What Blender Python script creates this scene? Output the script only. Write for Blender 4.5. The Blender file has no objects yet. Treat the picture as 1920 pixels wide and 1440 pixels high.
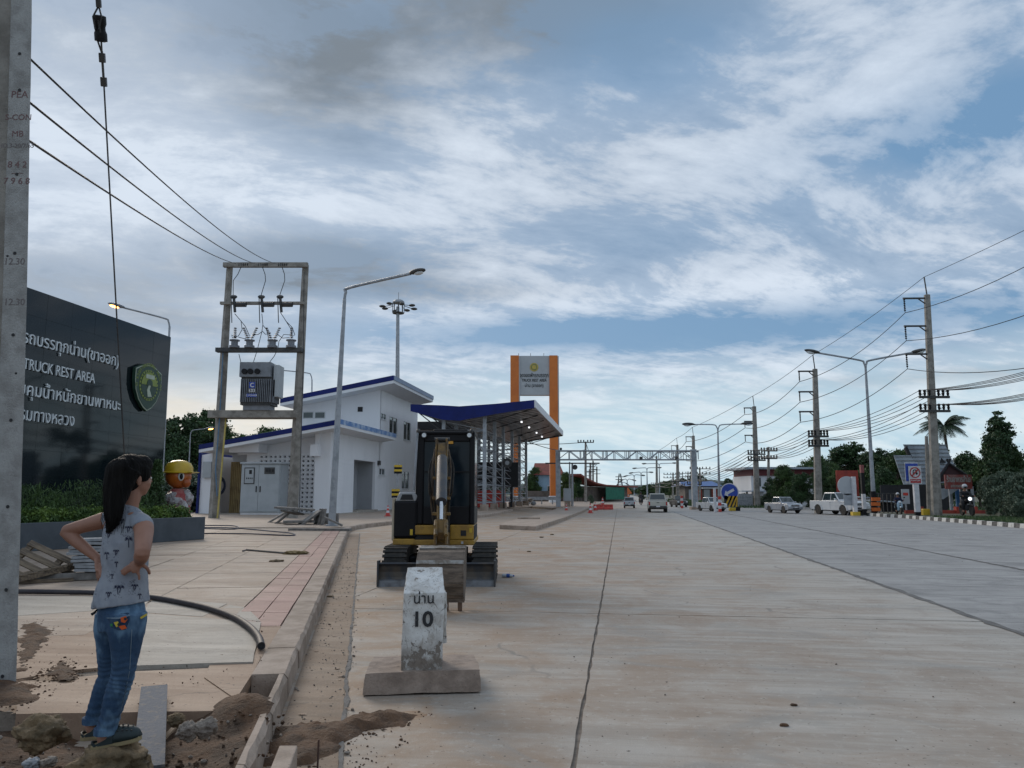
import bpy, math, random, unicodedata
import numpy as np
from mathutils import Vector, Matrix, noise
from mathutils.bvhtree import BVHTree
S = bpy.context.scene
COL = S.collection
R = math.radians
# ---------------------------------------------------------------- camera
PITCH = math.atan(205/1450); H = 1.55; F = 1450.0; TH = math.atan(.138)
cd = bpy.data.cameras.new('camera'); cam = bpy.data.objects.new('camera', cd); COL.objects.link(cam)
cd.sensor_width = 36; cd.lens = 36*F/1920; cd.clip_start = .05; cd.clip_end = 6000
cam.location = (0, 0, H); cam.rotation_euler = (math.pi/2+PITCH, 0, 0)
S.camera = cam
S.view_settings.view_transform = 'Standard'; S.view_settings.look = 'None'
S.view_settings.exposure = .36; S.view_settings.gamma = 1; S.view_settings.use_curve_mapping = False
S.render.resolution_x = 1024; S.render.resolution_y = 768
# measuring helpers: where a sight line of the photo meets the ground, a depth or an upright plane
def ray(x, y):
    u = (x-960)/F; v = (720-y)/F
    return u, math.cos(PITCH)-v*math.sin(PITCH), math.sin(PITCH)+v*math.cos(PITCH)
def G(x, y, z=0):
    u, Y, Z = ray(x, y); k = (z-H)/Z
    return Vector((u*k, Y*k, z))
def at(x, y, D):
    u, Y, Z = ray(x, y); k = D/Y
    return Vector((u*k, D, H+Z*k))
def hit(x, y, O, ang):
    """along, height on the upright plane through O whose horizontal direction is ang"""
    u, Y, Z = ray(x, y); dx, dy = math.cos(ang), math.sin(ang)
    # k*u = Ox + s dx ; k*Y = Oy + s dy
    det = u*(-dy) - Y*(-dx)
    k = (O[0]*(-dy) - O[1]*(-dx))/det
    s = (k*u-O[0])*dx + (k*Y-O[1])*dy
    return s, H+Z*k
E_ANG = math.pi/2-TH           # direction of the road
def RF(t, s, z=0): return Vector((t*math.cos(TH)+s*math.sin(TH), -t*math.sin(TH)+s*math.cos(TH), z))

# ---------------------------------------------------------------- node helper
class NT:
    def __init__(s, nt): s.nt = nt
    def n(s, typ, ins=None, **kw):
        nd = s.nt.nodes.new(typ)
        for k, v in kw.items(): setattr(nd, k, v)
        if ins:
            for k, v in ins.items():
                sk = nd.inputs[k]
                if hasattr(v, 'is_output') or isinstance(v, bpy.types.NodeSocket): s.nt.links.new(v, sk)
                else: sk.default_value = v
        return nd
    def m(s, op, a, b=None, c=None, clamp=False):
        ins = {0: a}
        if b is not None: ins[1] = b
        if c is not None: ins[2] = c
        nd = s.n('ShaderNodeMath', ins, operation=op); nd.use_clamp = clamp
        return nd.outputs[0]
    def mix(s, f, a, b, blend='MIX'):
        nd = s.n('ShaderNodeMix', data_type='RGBA', blend_type=blend)
        for i, v in ((0, f), (6, a), (7, b)):
            if isinstance(v, bpy.types.NodeSocket): s.nt.links.new(v, nd.inputs[i])
            else: nd.inputs[i].default_value = v if i == 0 else (tuple(v)+(1,))[:4]
        return nd.outputs[2]
    def noise(s, vec, scale, detail=4, rough=.55, dist=0):
        return s.n('ShaderNodeTexNoise', {'Vector': vec, 'Scale': scale, 'Detail': detail, 'Roughness': rough, 'Distortion': dist}).outputs[0]
    def ramp(s, f, lo, hi):
        return s.n('ShaderNodeMapRange', {0: f, 1: lo, 2: hi, 3: 0., 4: 1.}, interpolation_type='SMOOTHSTEP').outputs[0]
    def mapping(s, vec, sc=(1, 1, 1), rot=(0, 0, 0), loc=(0, 0, 0)):
        return s.n('ShaderNodeMapping', {'Vector': vec, 'Scale': sc, 'Rotation': rot, 'Location': loc}).outputs[0]

# ---------------------------------------------------------------- world: evening sky with broken cloud
w = bpy.data.worlds.new('World'); S.world = w; w.use_nodes = True
nt = w.node_tree; nt.nodes.clear(); N = NT(nt)
SUN_EL, SUN_AZ = R(26), R(-30)        # low, ahead and to the left
sky = N.n('ShaderNodeTexSky', sky_type='NISHITA', sun_disc=False, sun_elevation=SUN_EL, sun_rotation=SUN_AZ)
d = N.n('ShaderNodeTexCoord').outputs['Generated']
sx = N.n('ShaderNodeSeparateXYZ', {0: d})
dx, dy, dz = sx.outputs[0], sx.outputs[1], sx.outputs[2]
zz = N.m('ADD', N.m('MAXIMUM', dz, 0.0), .24)
pv = N.n('ShaderNodeCombineXYZ', {0: N.m('DIVIDE', dx, zz), 1: N.m('DIVIDE', dy, zz), 2: 0.}).outputs[0]
pm = N.mapping(pv, (1.0, 1.15, 1), (0, 0, R(-22)))
warp = N.n('ShaderNodeTexNoise', {'Vector': pm, 'Scale': .8, 'Detail': 3}).outputs['Color']
pw = N.n('ShaderNodeVectorMath', {0: pm, 1: N.n('ShaderNodeVectorMath', {0: warp, 1: (.5, .5, 0)}, operation='MULTIPLY').outputs[0]}, operation='ADD').outputs[0]
n1 = N.noise(pw, 2.7, 9, .56)
n2 = N.noise(N.mapping(pw, (.75, 1.5, 1), (0, 0, R(14)), (3, 1, 0)), 3.3, 10, .62)
n3 = N.noise(N.mapping(pw, (1, 1.3, 1), (0, 0, 0), (9, 4, 2)), 11, 8, .64)
az = N.m('ARCTAN2', dx, dy); el = N.m('ARCSINE', dz)
def blob(px, py, wx, wy, jag=.35):
    u, Y, Z = ray(px, py); a0 = math.atan2(u, Y); e0 = math.asin(Z/math.sqrt(u*u+Y*Y+Z*Z))
    a = N.m('DIVIDE', N.m('SUBTRACT', az, a0), wx/1450)
    e = N.m('DIVIDE', N.m('SUBTRACT', el, e0), wy/1450)
    r = N.m('ADD', N.m('MULTIPLY', a, a), N.m('MULTIPLY', e, e))
    r = N.m('ADD', r, N.m('MULTIPLY', N.m('SUBTRACT', n1, .5), jag*8))
    return N.m('EXPONENT', N.m('MULTIPLY', N.m('MAXIMUM', r, 0.), -1.))
def add(*xs):
    r = xs[0]
    for x in xs[1:]: r = N.m('ADD', r, x)
    return r
def sc(x, k): return N.m('MULTIPLY', x, k)
blue = add(sc(blob(1480, 612, 560, 40, .15), .95), sc(blob(1010, 625, 320, 24, .3), .55), sc(blob(1880, 160, 230, 120), .42),
           sc(blob(1230, 110, 220, 80), .28), sc(blob(1680, 265, 330, 60), .3), sc(blob(1420, 420, 380, 70), .12), sc(blob(900, 640, 200, 25), .3))
dark = add(sc(blob(620, 120, 190, 110, .5), .95), sc(blob(930, 20, 380, 85, .5), .95), sc(blob(600, 495, 240, 50, .5), .75), sc(blob(150, 530, 260, 50), .45),
           sc(blob(370, 690, 170, 28), .5), sc(blob(330, 600, 220, 26), .35), sc(blob(760, 545, 260, 22), .4), sc(blob(1790, 705, 200, 12, .2), .5), sc(blob(1120, 330, 300, 140), .1), sc(blob(200, 60, 400, 120), .2))
brt = add(sc(blob(230, 330, 420, 170), .5), sc(blob(1250, 560, 500, 40), .4), sc(blob(900, 250, 500, 160), .14), sc(blob(1150, 690, 600, 60, .1), .22), sc(blob(1650, 330, 350, 80), .1), sc(blob(470, 590, 260, 30), .45))
cover = N.m('SUBTRACT', N.m('MAXIMUM', N.ramp(add(sc(n1, .5), sc(n2, .55), sc(N.m('SUBTRACT', n3, .5), .4)), .34, .60), .60), sc(blue, 1.1))
cover = N.m('MAXIMUM', N.m('MINIMUM', cover, 1.), 0.)
# shade of the cloud itself
lum = add(sc(N.m('SUBTRACT', n2, .5), 1.6), sc(N.m('SUBTRACT', n1, .5), 1.1), sc(N.m('SUBTRACT', n3, .5), 1.0), brt, sc(dark, -.8), .48)
lum = N.m('MINIMUM', N.m('MAXIMUM', lum, 0.), 1.)
cloud = N.mix(lum, (2.5, 3.15, 4.1), (5.5, 6.15, 7.0))
dk = N.m('MINIMUM', dark, 1.)
cloud = N.mix(sc(dk, .85), cloud, (1.5, 1.75, 2.0))
gap = N.mix(.88, sky.outputs[0], (1.3, 2.45, 3.95))
colr = N.mix(cover, gap, cloud)
# pale band above the horizon, warm to the left where the sun went down
hz = N.m('SUBTRACT', 1., N.ramp(N.m('ADD', el, N.m('MULTIPLY', N.m('SUBTRACT', n2, .5), .10)), .07, .20))
hz = N.m('MULTIPLY', hz, N.m('ADD', .62, N.m('MULTIPLY', N.ramp(az, -.25, .1), .3)))
hcol = N.mix(N.ramp(n2, .35, .65), (4.1, 5.5, 6.3), (5.7, 6.6, 7.0))
warm = blob(300, 790, 420, 90, .3)
hcol = N.mix(warm, hcol, (8.2, 7.3, 5.8))
colr = N.mix(hz, colr, hcol)
bg = N.n('ShaderNodeBackground', {'Color': colr, 'Strength': .1})
N.n('ShaderNodeOutputWorld', {'Surface': bg.outputs[0]})
# soft sun behind cloud
sl = bpy.data.lights.new('sun', 'SUN'); so = bpy.data.objects.new('sun', sl); COL.objects.link(so)
sl.energy = 1.3; sl.angle = R(24); sl.color = (1, .88, .74)
sd = Vector((math.sin(SUN_AZ)*math.cos(SUN_EL), math.cos(SUN_AZ)*math.cos(SUN_EL), math.sin(SUN_EL)))
so.rotation_euler = sd.to_track_quat('Z', 'Y').to_euler()

# ---------------------------------------------------------------- materials
def srgb(*c): return tuple(((x/255+.055)/1.055)**2.4 if x > 10 else x/255/12.92 for x in c)
MATS = {}
def mat(name, col, col2=None, rough=.8, metal=0, scale=3, var=.35, lo=.4, hi=.65, bump=.15, bscale=40, spots=None, spot_scale=14, spot_lo=.62, coord='Object', sc3=(1, 1, 1), rot=0, emit=0, spec=.5, fine=0):
    m = bpy.data.materials.new(name); m.use_nodes = True; t = m.node_tree; t.nodes.clear(); n = NT(t)
    tc = n.n('ShaderNodeTexCoord').outputs['Object'] if coord == 'Object' else n.n('ShaderNodeNewGeometry').outputs['Position']
    v = n.mapping(tc, sc3, (0, 0, rot))
    a = tuple(col); b = tuple(col2) if col2 else tuple(x*(1-var) for x in col)
    c = n.mix(n.ramp(n.noise(v, scale, 6, .6), lo, hi), a, b)
    if fine: c = n.mix(n.m('MULTIPLY', n.ramp(n.noise(v, scale*9, 5, .7), .4, .7), fine), c, tuple(x*.55 for x in col))
    if spots: c = n.mix(n.ramp(n.noise(v, spot_scale, 5, .7), spot_lo, spot_lo+.04), c, spots)
    ins = {'Base Color': c, 'Roughness': rough, 'Metallic': metal, 'Specular IOR Level': spec}
    if bump: ins['Normal'] = n.n('ShaderNodeBump', {'Height': n.noise(v, bscale, 5, .6), 'Strength': bump, 'Distance': .02}).outputs[0]
    p = n.n('ShaderNodeBsdfPrincipled', ins)
    if emit: p.inputs['Emission Color'].default_value = tuple(col)+(1,); p.inputs['Emission Strength'].default_value = emit
    n.n('ShaderNodeOutputMaterial', {0: p.outputs[0]})
    MATS[name] = m; return m
def simple(name, col, rough=.5, metal=0, **k): return mat(name, col, rough=rough, metal=metal, var=.18, bump=.03, **k)

M = {}
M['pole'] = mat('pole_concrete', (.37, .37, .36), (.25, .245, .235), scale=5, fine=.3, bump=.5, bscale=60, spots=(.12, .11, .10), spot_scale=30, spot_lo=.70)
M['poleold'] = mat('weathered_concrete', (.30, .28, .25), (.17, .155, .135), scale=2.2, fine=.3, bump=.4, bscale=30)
M['kerb'] = mat('kerb_concrete', (.42, .33, .265), (.27, .205, .155), scale=2.2, fine=.35, bump=.4, bscale=50, coord='P', spots=(.16, .12, .09), spot_scale=22, spot_lo=.66)
M['bed'] = mat('joint_filler', (.15, .12, .095), (.24, .195, .155), scale=6, bump=.5, coord='P')
M['soilc'] = mat('red_brown_soil', (.125, .062, .028), (.050, .026, .012), scale=5, fine=.6, bump=1, bscale=45, coord='P', spots=(.24, .17, .12), spot_scale=42, spot_lo=.70)
M['white'] = mat('white_wall_paint', (.78, .785, .81), (.70, .705, .73), scale=.9, sc3=(1, 1, .3), lo=.4, hi=.9, bump=.08, bscale=12)
M['whites'] = mat('soffit_white', (.74, .745, .76), (.70, .705, .73), scale=1.2, bump=.03)
M['blue'] = mat('deep_blue_cladding', (.006, .016, .135), (.005, .012, .10), scale=.8, spec=.25, rough=.5, bump=.02)
M['film'] = mat('peeling_blue_film', (.10, .22, .48), (.45, .55, .68), scale=1.6, rough=.35, bump=.5, bscale=5)
M['steel'] = mat('galvanised_steel', (.36, .38, .41), (.26, .28, .30), scale=3, rough=.5, metal=.35, bump=.05)
M['dsteel'] = mat('dark_steel', (.045, .047, .05), (.08, .075, .07), scale=4, rough=.55, metal=.3, bump=.2)
M['black'] = simple('black_paint', (.007, .007, .009), rough=.5, spec=.25)
M['rubber'] = mat('black_rubber', (.022, .021, .020), (.05, .043, .036), scale=7, rough=.85, bump=.4)
M['glass'] = mat('window_glass', (.02, .035, .04), (.03, .05, .055), scale=1, rough=.08, bump=0, spec=.8)
M['frame'] = simple('white_window_frame', (.6, .62, .64), rough=.4)
M['orange'] = mat('orange_cladding', (.62, .17, .02), (.55, .14, .015), scale=.5, rough=.45, bump=.02)
M['panelgrey'] = mat('grey_sign_face', (.42, .44, .46), (.38, .40, .42), scale=.6, rough=.5, bump=.02)
M['granite'] = None
M['text'] = simple('brushed_letters', (.62, .66, .68), rough=.35, metal=.2)
M['ink'] = simple('black_lettering', (.02, .02, .022), rough=.7)
M['redink'] = simple('red_stencil', (.17, .10, .10), rough=.8)
M['red'] = mat('red_plastic', (.55, .05, .035), (.42, .04, .03), scale=3, rough=.5, bump=.05)
M['redwall'] = mat('red_painted_wall', (.36, .055, .035), (.24, .04, .03), scale=1.5, bump=.2)
M['carw'] = mat('white_car_paint', (.62, .63, .64), (.55, .56, .57), scale=1, rough=.25, bump=0)
M['cars'] = mat('silver_car_paint', (.40, .42, .45), (.35, .37, .40), scale=1, rough=.25, metal=.3, bump=0)
M['cargold'] = mat('pale_gold_car_paint', (.46, .44, .39), (.40, .385, .34), scale=1, rough=.25, metal=.2, bump=0)
M['lampw'] = simple('headlight_glass', (.75, .78, .8), rough=.15)
M['lampr'] = simple('tail_light_red', (.35, .02, .02), rough=.2)
M['on'] = mat('lit_sodium_lamp', (1., .42, .10), rough=.4, bump=0, emit=7)
M['onw'] = mat('lit_white_lamp', (.95, .97, 1.), rough=.4, bump=0, emit=1.3)
M['headon'] = mat('lit_headlight', (.9, .95, 1.), rough=.2, bump=0, emit=1.2)
M['wood'] = mat('weathered_timber', (.20, .15, .10), (.09, .068, .05), scale=4, sc3=(1, 6, 6), bump=.5, bscale=20)
M['stone'] = mat('grey_stone_slab', (.30, .31, .325), (.20, .21, .22), scale=5, bump=.2)
M['stone2'] = mat('brown_grey_slab', (.22, .205, .19), (.13, .12, .11), scale=5, bump=.2)
M['rock'] = mat('rough_rock', (.22, .15, .08), (.085, .06, .03), scale=9, fine=.5, bump=.9, bscale=28)
M['rock2'] = mat('pale_rock', (.31, .26, .215), (.17, .135, .11), scale=11, fine=.4, bump=.8, bscale=30)
M['pvc'] = mat('black_pipe_plastic', (.022, .018, .024), (.035, .03, .034), scale=8, rough=.6, bump=.05)
M['hose'] = simple('dark_blue_hose', (.02, .028, .06), rough=.5)
M['planter'] = mat('charcoal_planter_wall', (.068, .082, .098), (.05, .062, .075), scale=2, rough=.6, bump=.1)
M['yellow'] = mat('machine_yellow', (.46, .26, .035), (.30, .165, .03), scale=5, rough=.5, bump=.1, fine=.3)
M['arm'] = mat('dirty_yellow_arm', (.20, .115, .028), (.075, .048, .024), scale=9, rough=.6, bump=.2, fine=.6)
M['bucket'] = mat('worn_bucket_steel', (.17, .125, .09), (.07, .05, .036), scale=9, rough=.6, metal=.1, bump=.5, fine=.6, sc3=(.6, 1, 2.5))
M['bladem'] = mat('worn_blade_steel', (.045, .05, .06), (.10, .085, .07), scale=4, rough=.5, metal=.3, bump=.2)
M['bladee'] = mat('scraped_blade_edge', (.19, .20, .215), (.12, .12, .125), scale=6, rough=.5, metal=.3, bump=.2)
M['chrome'] = simple('chrome_rod', (.75, .77, .8), rough=.15, metal=.8)
M['cabglass'] = mat('tinted_cab_glass', (.006, .012, .018), (.010, .018, .025), scale=1.5, rough=.12, bump=0, spec=.22)
M['cable'] = simple('black_cable', (.018, .018, .02), rough=.6)
M['trafo'] = mat('transformer_grey', (.20, .215, .24), (.15, .16, .18), scale=3, rough=.5, bump=.05)
M['cab'] = mat('cabinet_grey', (.40, .43, .45), (.35, .38, .40), scale=1.2, rough=.45, bump=.02)
M['sky_blue'] = simple('blue_sign_face', (.02, .06, .36), rough=.5)
M['wsign'] = simple('white_sign_face', (.6, .6, .62), rough=.5)
M['yel'] = simple('bright_yellow', (.62, .42, .03), rough=.5)
M['skin'] = mat('tanned_skin', (.30, .15, .10), (.25, .12, .078), scale=6, rough=.55, bump=.03)
M['hair'] = mat('black_hair', (.004, .0035, .0035), (.009, .008, .0075), scale=30, sc3=(1, 1, .08), rough=.6, spec=.12, bump=.8, bscale=120)
M['leafhedge'] = mat('hedge_leaf', (.15, .23, .035), (.05, .10, .02), scale=3, lo=.35, hi=.6, rough=.6, bump=0, coord='P')
M['leafdark'] = mat('dark_leaf', (.052, .105, .032), (.022, .052, .018), scale=.9, lo=.35, hi=.62, rough=.65, bump=0, coord='P')
M['leafmid'] = mat('mid_green_leaf', (.08, .145, .035), (.035, .07, .02), scale=.8, lo=.35, hi=.62, rough=.65, bump=0, coord='P')
M['leafgrey'] = mat('grey_green_leaf', (.14, .18, .12), (.055, .085, .05), scale=1.2, lo=.35, hi=.62, rough=.65, bump=0, coord='P')
M['grass'] = mat('grass_blades', (.06, .11, .03), (.03, .06, .018), scale=2, rough=.7, bump=0, coord='P')
M['bark'] = mat('tree_bark', (.10, .08, .06), (.05, .04, .03), scale=6, bump=.5)
M['terrain'] = mat('verge_ground', (.11, .10, .06), (.05, .065, .028), scale=.12, fine=.5, bump=.6, bscale=3, coord='P')
M['roofgrey'] = mat('weathered_roof_metal', (.40, .45, .50), (.27, .31, .35), scale=1.2, rough=.5, bump=.1)
M['roofred'] = mat('red_roof', (.26, .06, .04), (.17, .045, .035), scale=1, bump=.2)
M['roofblue'] = mat('blue_metal_roof', (.07, .15, .36), (.055, .12, .30), scale=1, rough=.5, bump=.05)
M['wallblue'] = mat('pale_blue_wall', (.30, .44, .56), (.26, .38, .48), scale=1, bump=.1)
M['wallold'] = mat('stained_wall', (.17, .14, .12), (.09, .075, .065), scale=.8, bump=.3)
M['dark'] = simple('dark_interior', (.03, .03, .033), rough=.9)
M['greenmesh'] = mat('green_shade_net', (.015, .16, .10), (.01, .11, .07), scale=2, bump=.1)
M['slat'] = mat('yellow_slatted_metal', (.33, .24, .11), (.24, .17, .08), scale=2, bump=.1)
M['ceil'] = mat('bright_foil_ceiling', (.34, .35, .38), (.13, .13, .14), scale=1.2, sc3=(1, .25, 1), rough=.28, metal=.55, bump=.3, bscale=6)
M['plastic'] = mat('clear_plastic_wrap', (.42, .42, .42), (.16, .10, .10), scale=7, rough=.25, bump=.8, bscale=9)

def ground_mat(name, base, alt, tint, tintk, streak=1.0, joints=0):
    """worn concrete: cross-brushed streaks, blotches and brown dust heaviest beside the left kerb"""
    m = bpy.data.materials.new(name); m.use_nodes = True; t = m.node_tree; t.nodes.clear(); n = NT(t)
    P = n.n('ShaderNodeNewGeometry').outputs['Position']
    v = n.mapping(P, (1, 1, 1), (0, 0, TH))          # road frame: x across, y along
    vs = n.mapping(v, (.22, 2.6, 1))
    st = n.noise(vs, 1.1, 8, .66, 1.2); st2 = n.noise(n.mapping(v, (.5, 9, 1)), 1.6, 6, .7)
    big = n.noise(v, .23, 6, .62, .6); mid = n.noise(v, 1.1, 7, .62, .8)
    c = n.mix(n.m('MULTIPLY', n.ramp(st, .34, .66), .85), base, alt)
    c = n.mix(n.m('MULTIPLY', n.ramp(st2, .50, .74), .3*streak), c, tuple(x*.62 for x in alt))
    c = n.mix(n.m('MULTIPLY', n.ramp(mid, .45, .72), .6), c, tuple(x*.66 for x in alt))
    c = n.mix(n.m('MULTIPLY', n.ramp(n.noise(v, 5, 6, .7), .52, .75), .28), c, tuple(min(1, x*1.25) for x in base))
    sxy = n.n('ShaderNodeSeparateXYZ', {0: v})
    # dust: strongest at x (across) < -1, fading by x = 4
    dust = n.n('ShaderNodeMapRange', {0: n.m('ADD', sxy.outputs[0], n.m('MULTIPLY', n.m('SUBTRACT', big, .5), 9.)), 1: 5.5, 2: -3.0, 3: 0., 4: 1.}).outputs[0]
    dust = n.m('MULTIPLY', dust, n.m('ADD', n.m('MULTIPLY', n.ramp(mid, .3, .7), .6), .4))
    c = n.mix(n.m('MULTIPLY', dust, tintk), c, tint)
    blot = n.ramp(n.noise(n.mapping(v, (.8, 1.6, 1)), .55, 8, .68, 1.5), .50, .66)
    c = n.mix(n.m('MULTIPLY', blot, .62), c, tuple(x*.60 for x in base))
    spk = n.ramp(n.noise(v, 26, 2, .5), .69, .72)
    crk = n.n('ShaderNodeTexVoronoi', {'Vector': n.mapping(n.n('ShaderNodeVectorMath', {0: v, 1: n.n('ShaderNodeVectorMath', {0: n.n('ShaderNodeTexNoise', {'Vector': v, 'Scale': 2.2, 'Detail': 5}).outputs['Color'], 1: (.5, .5, 0)}, operation='MULTIPLY').outputs[0]}, operation='ADD').outputs[0], (.5, .8, 1)), 'Scale': .55}, feature='DISTANCE_TO_EDGE').outputs['Distance']
    c = n.mix(n.m('MULTIPLY', n.m('MULTIPLY', n.ramp(crk, .007, .0015), n.ramp(n.noise(v, .5, 2), .52, .6)), .55), c, tuple(x*.3 for x in base))
    grit = n.ramp(n.noise(v, 75, 3, .7), .5, .72)
    c = n.mix(n.m('MULTIPLY', grit, .30), c, tuple(x*.5 for x in base))
    c = n.mix(n.m('MULTIPLY', n.ramp(n.noise(v, 11, 6, .75), .54, .66), .25), c, tuple(min(1, x*1.3) for x in base))
    c = n.mix(n.m('MULTIPLY', spk, .8), c, (.06, .045, .035))
    hgt = n.m('ADD', n.m('MULTIPLY', st2, .6), n.noise(v, 60, 4, .7))
    p = n.n('ShaderNodeBsdfPrincipled', {'Base Color': c, 'Roughness': n.m('ADD', n.m('MULTIPLY', st, .35), .5), 'Specular IOR Level': .35,
            'Normal': n.n('ShaderNodeBump', {'Height': hgt, 'Strength': .35, 'Distance': .012}).outputs[0]})
    n.n('ShaderNodeOutputMaterial', {0: p.outputs[0]})
    return m
M['road'] = ground_mat('pale_road_concrete', (.46, .44, .40), (.31, .285, .25), (.33, .21, .125), 1.0)
M['road2'] = ground_mat('grey_road_concrete', (.37, .36, .345), (.215, .21, .205), (.34, .31, .27), .35, 2.0)
M['pave'] = ground_mat('stamped_paving', (.43, .36, .30), (.32, .26, .21), (.34, .23, .155), .55, .7)
M['pave2'] = ground_mat('smooth_cement', (.43, .395, .345), (.36, .325, .28), (.36, .29, .22), .3, .2)
M['pave3'] = ground_mat('dusty_cement', (.35, .25, .18), (.25, .17, .12), (.28, .17, .105), .6, .9)
M['gutter'] = ground_mat('grimy_gutter_concrete', (.27, .205, .15), (.15, .11, .08), (.23, .145, .085), .8, .8)
M['paver'] = ground_mat('red_paver', (.42, .245, .215), (.34, .19, .165), (.38, .27, .21), .55, .5)

# ---------------------------------------------------------------- mesh helpers
class MB:
    def __init__(s): s.v = []; s.f = []; s.mi = []; s.cur = 0
    def addv(s, pts): b = len(s.v); s.v += [tuple(p) for p in pts]; return b
    def face(s, idx): s.f.append(tuple(idx)); s.mi.append(s.cur)
    def poly(s, pts): b = s.addv(pts); s.face(range(b, b+len(pts))); return s
    def box(s, c, size, rot=None, taper=1.0):
        hx, hy, hz = size[0]/2, size[1]/2, size[2]/2
        P = [(-hx, -hy, -hz), (hx, -hy, -hz), (hx, hy, -hz), (-hx, hy, -hz), (-hx*taper, -hy*taper, hz), (hx*taper, -hy*taper, hz), (hx*taper, hy*taper, hz), (-hx*taper, hy*taper, hz)]
        Mx = rot if rot is not None else Matrix.Identity(3)
        b = s.addv([Mx @ Vector(p)+Vector(c) for p in P])
        for q in ((0, 3, 2, 1), (4, 5, 6, 7), (0, 1, 5, 4), (1, 2, 6, 5), (2, 3, 7, 6), (3, 0, 4, 7)): s.face([b+i for i in q])
        return s
    def b2(s, x0, x1, y0, y1, z0, z1): return s.box(((x0+x1)/2, (y0+y1)/2, (z0+z1)/2), (x1-x0, y1-y0, z1-z0))
    def prism(s, poly, z0, z1, jit=0):
        n = len(poly); b = s.addv([(p[0], p[1], z0) for p in poly]+[(p[0], p[1], z1) for p in poly])
        ar = sum(poly[i][0]*poly[(i+1) % n][1]-poly[(i+1) % n][0]*poly[i][1] for i in range(n))
        o = range(n) if ar > 0 else range(n-1, -1, -1); o = list(o)
        s.face([b+n+i for i in o]); s.face([b+i for i in reversed(o)])
        for k in range(n):
            i, j = o[k], o[(k+1) % n]; s.face([b+i, b+j, b+n+j, b+n+i])
        return s
    def extr(s, poly, axis, a0, a1):
        """extrude a 2D polygon: axis 'x' -> poly is (y,z); 'y' -> poly is (x,z)"""
        n = len(poly)
        mk = (lambda p, a: (a, p[0], p[1])) if axis == 'x' else (lambda p, a: (p[0], a, p[1]))
        b = s.addv([mk(p, a0) for p in poly]+[mk(p, a1) for p in poly])
        s.face([b+i for i in range(n)]); s.face([b+n+i for i in reversed(range(n))])
        for i in range(n): j = (i+1) % n; s.face([b+j, b+i, b+n+i, b+n+j])
        return s
    def tube(s, pts, r, seg=8, cap=True):
        pts = [Vector(p) for p in pts]; n = len(pts)
        rs = r if isinstance(r, (list, tuple)) else [r]*n
        prev = None; rings = []
        for i, p in enumerate(pts):
            t = (pts[min(i+1, n-1)]-pts[max(i-1, 0)]).normalized()
            if prev is None:
                a = Vector((0, 0, 1)) if abs(t.z) < .9 else Vector((1, 0, 0)); u = t.cross(a).normalized()
            else: u = (prev-t*prev.dot(t)).normalized()
            prev = u; v = t.cross(u)
            rings.append(s.addv([p+(u*math.cos(2*math.pi*k/seg)+v*math.sin(2*math.pi*k/seg))*rs[i] for k in range(seg)]))
        for a, b in zip(rings, rings[1:]):
            for k in range(seg): j = (k+1) % seg; s.face([a+k, a+j, b+j, b+k])
        if cap: s.face([rings[0]+k for k in reversed(range(seg))]); s.face([rings[-1]+k for k in range(seg)])
        return s
    def sphere(s, c, r, seg=12, rings=8, rot=None):
        if not isinstance(r, (tuple, list)): r = (r, r, r)
        Mx = rot if rot is not None else Matrix.Identity(3); c = Vector(c)
        top = s.addv([Mx @ Vector((0, 0, r[2]))+c]); prev = None
        for i in range(1, rings):
            ph = math.pi*i/rings
            b = s.addv([Mx @ Vector((r[0]*math.sin(ph)*math.cos(2*math.pi*k/seg), r[1]*math.sin(ph)*math.sin(2*math.pi*k/seg), r[2]*math.cos(ph)))+c for k in range(seg)])
            for k in range(seg):
                j = (k+1) % seg
                if prev is None: s.face([top, b+k, b+j])
                else: s.face([prev+k, b+k, b+j, prev+j])
            prev = b
        bot = s.addv([Mx @ Vector((0, 0, -r[2]))+c])
        for k in range(seg): s.face([prev+k, bot, prev+(k+1) % seg])
        return s
    def lathe(s, prof, c=(0, 0, 0), seg=12, axis='z'):
        rings = []
        for r, z in prof:
            P = []
            for k in range(seg):
                a = 2*math.pi*k/seg; q = (r*math.cos(a), r*math.sin(a), z)
                if axis == 'y': q = (q[0], q[2], q[1])
                if axis == 'x': q = (q[2], q[0], q[1])
                P.append((q[0]+c[0], q[1]+c[1], q[2]+c[2]))
            rings.append(s.addv(P))
        for a, b in zip(rings, rings[1:]):
            for k in range(seg): j = (k+1) % seg; s.face([a+k, a+j, b+j, b+k])
        s.face([rings[0]+k for k in reversed(range(seg))]); s.face([rings[-1]+k for k in range(seg)])
        return s
    def mesh(s, name, mats, smooth=False):
        me = bpy.data.meshes.new(name); me.from_pydata(s.v, [], s.f)
        for m in (mats if isinstance(mats, (list, tuple)) else [mats]): me.materials.append(m)
        if any(s.mi): me.polygons.foreach_set('material_index', s.mi)
        me.validate(); 
        import bmesh as _b
        bm = _b.new(); bm.from_mesh(me); _b.ops.recalc_face_normals(bm, faces=bm.faces); bm.to_mesh(me); bm.free()
        if smooth:
            me.polygons.foreach_set('use_smooth', [True]*len(me.polygons))
            try: me.set_sharp_from_angle(angle=R(40))
            except Exception: pass
        return me
    def build(s, name, mats, parent=None, smooth=False, bevel=0):
        return obj(name, s.mesh(name, mats, smooth), parent, bevel)
def obj(name, me, parent=None, bevel=0):
    o = bpy.data.objects.new(name, me); COL.objects.link(o)
    if parent is not None: o.parent = parent
    if bevel:
        b = o.modifiers.new('bevel', 'BEVEL'); b.width = bevel; b.segments = 2; b.limit_method = 'ANGLE'
    return o
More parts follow.
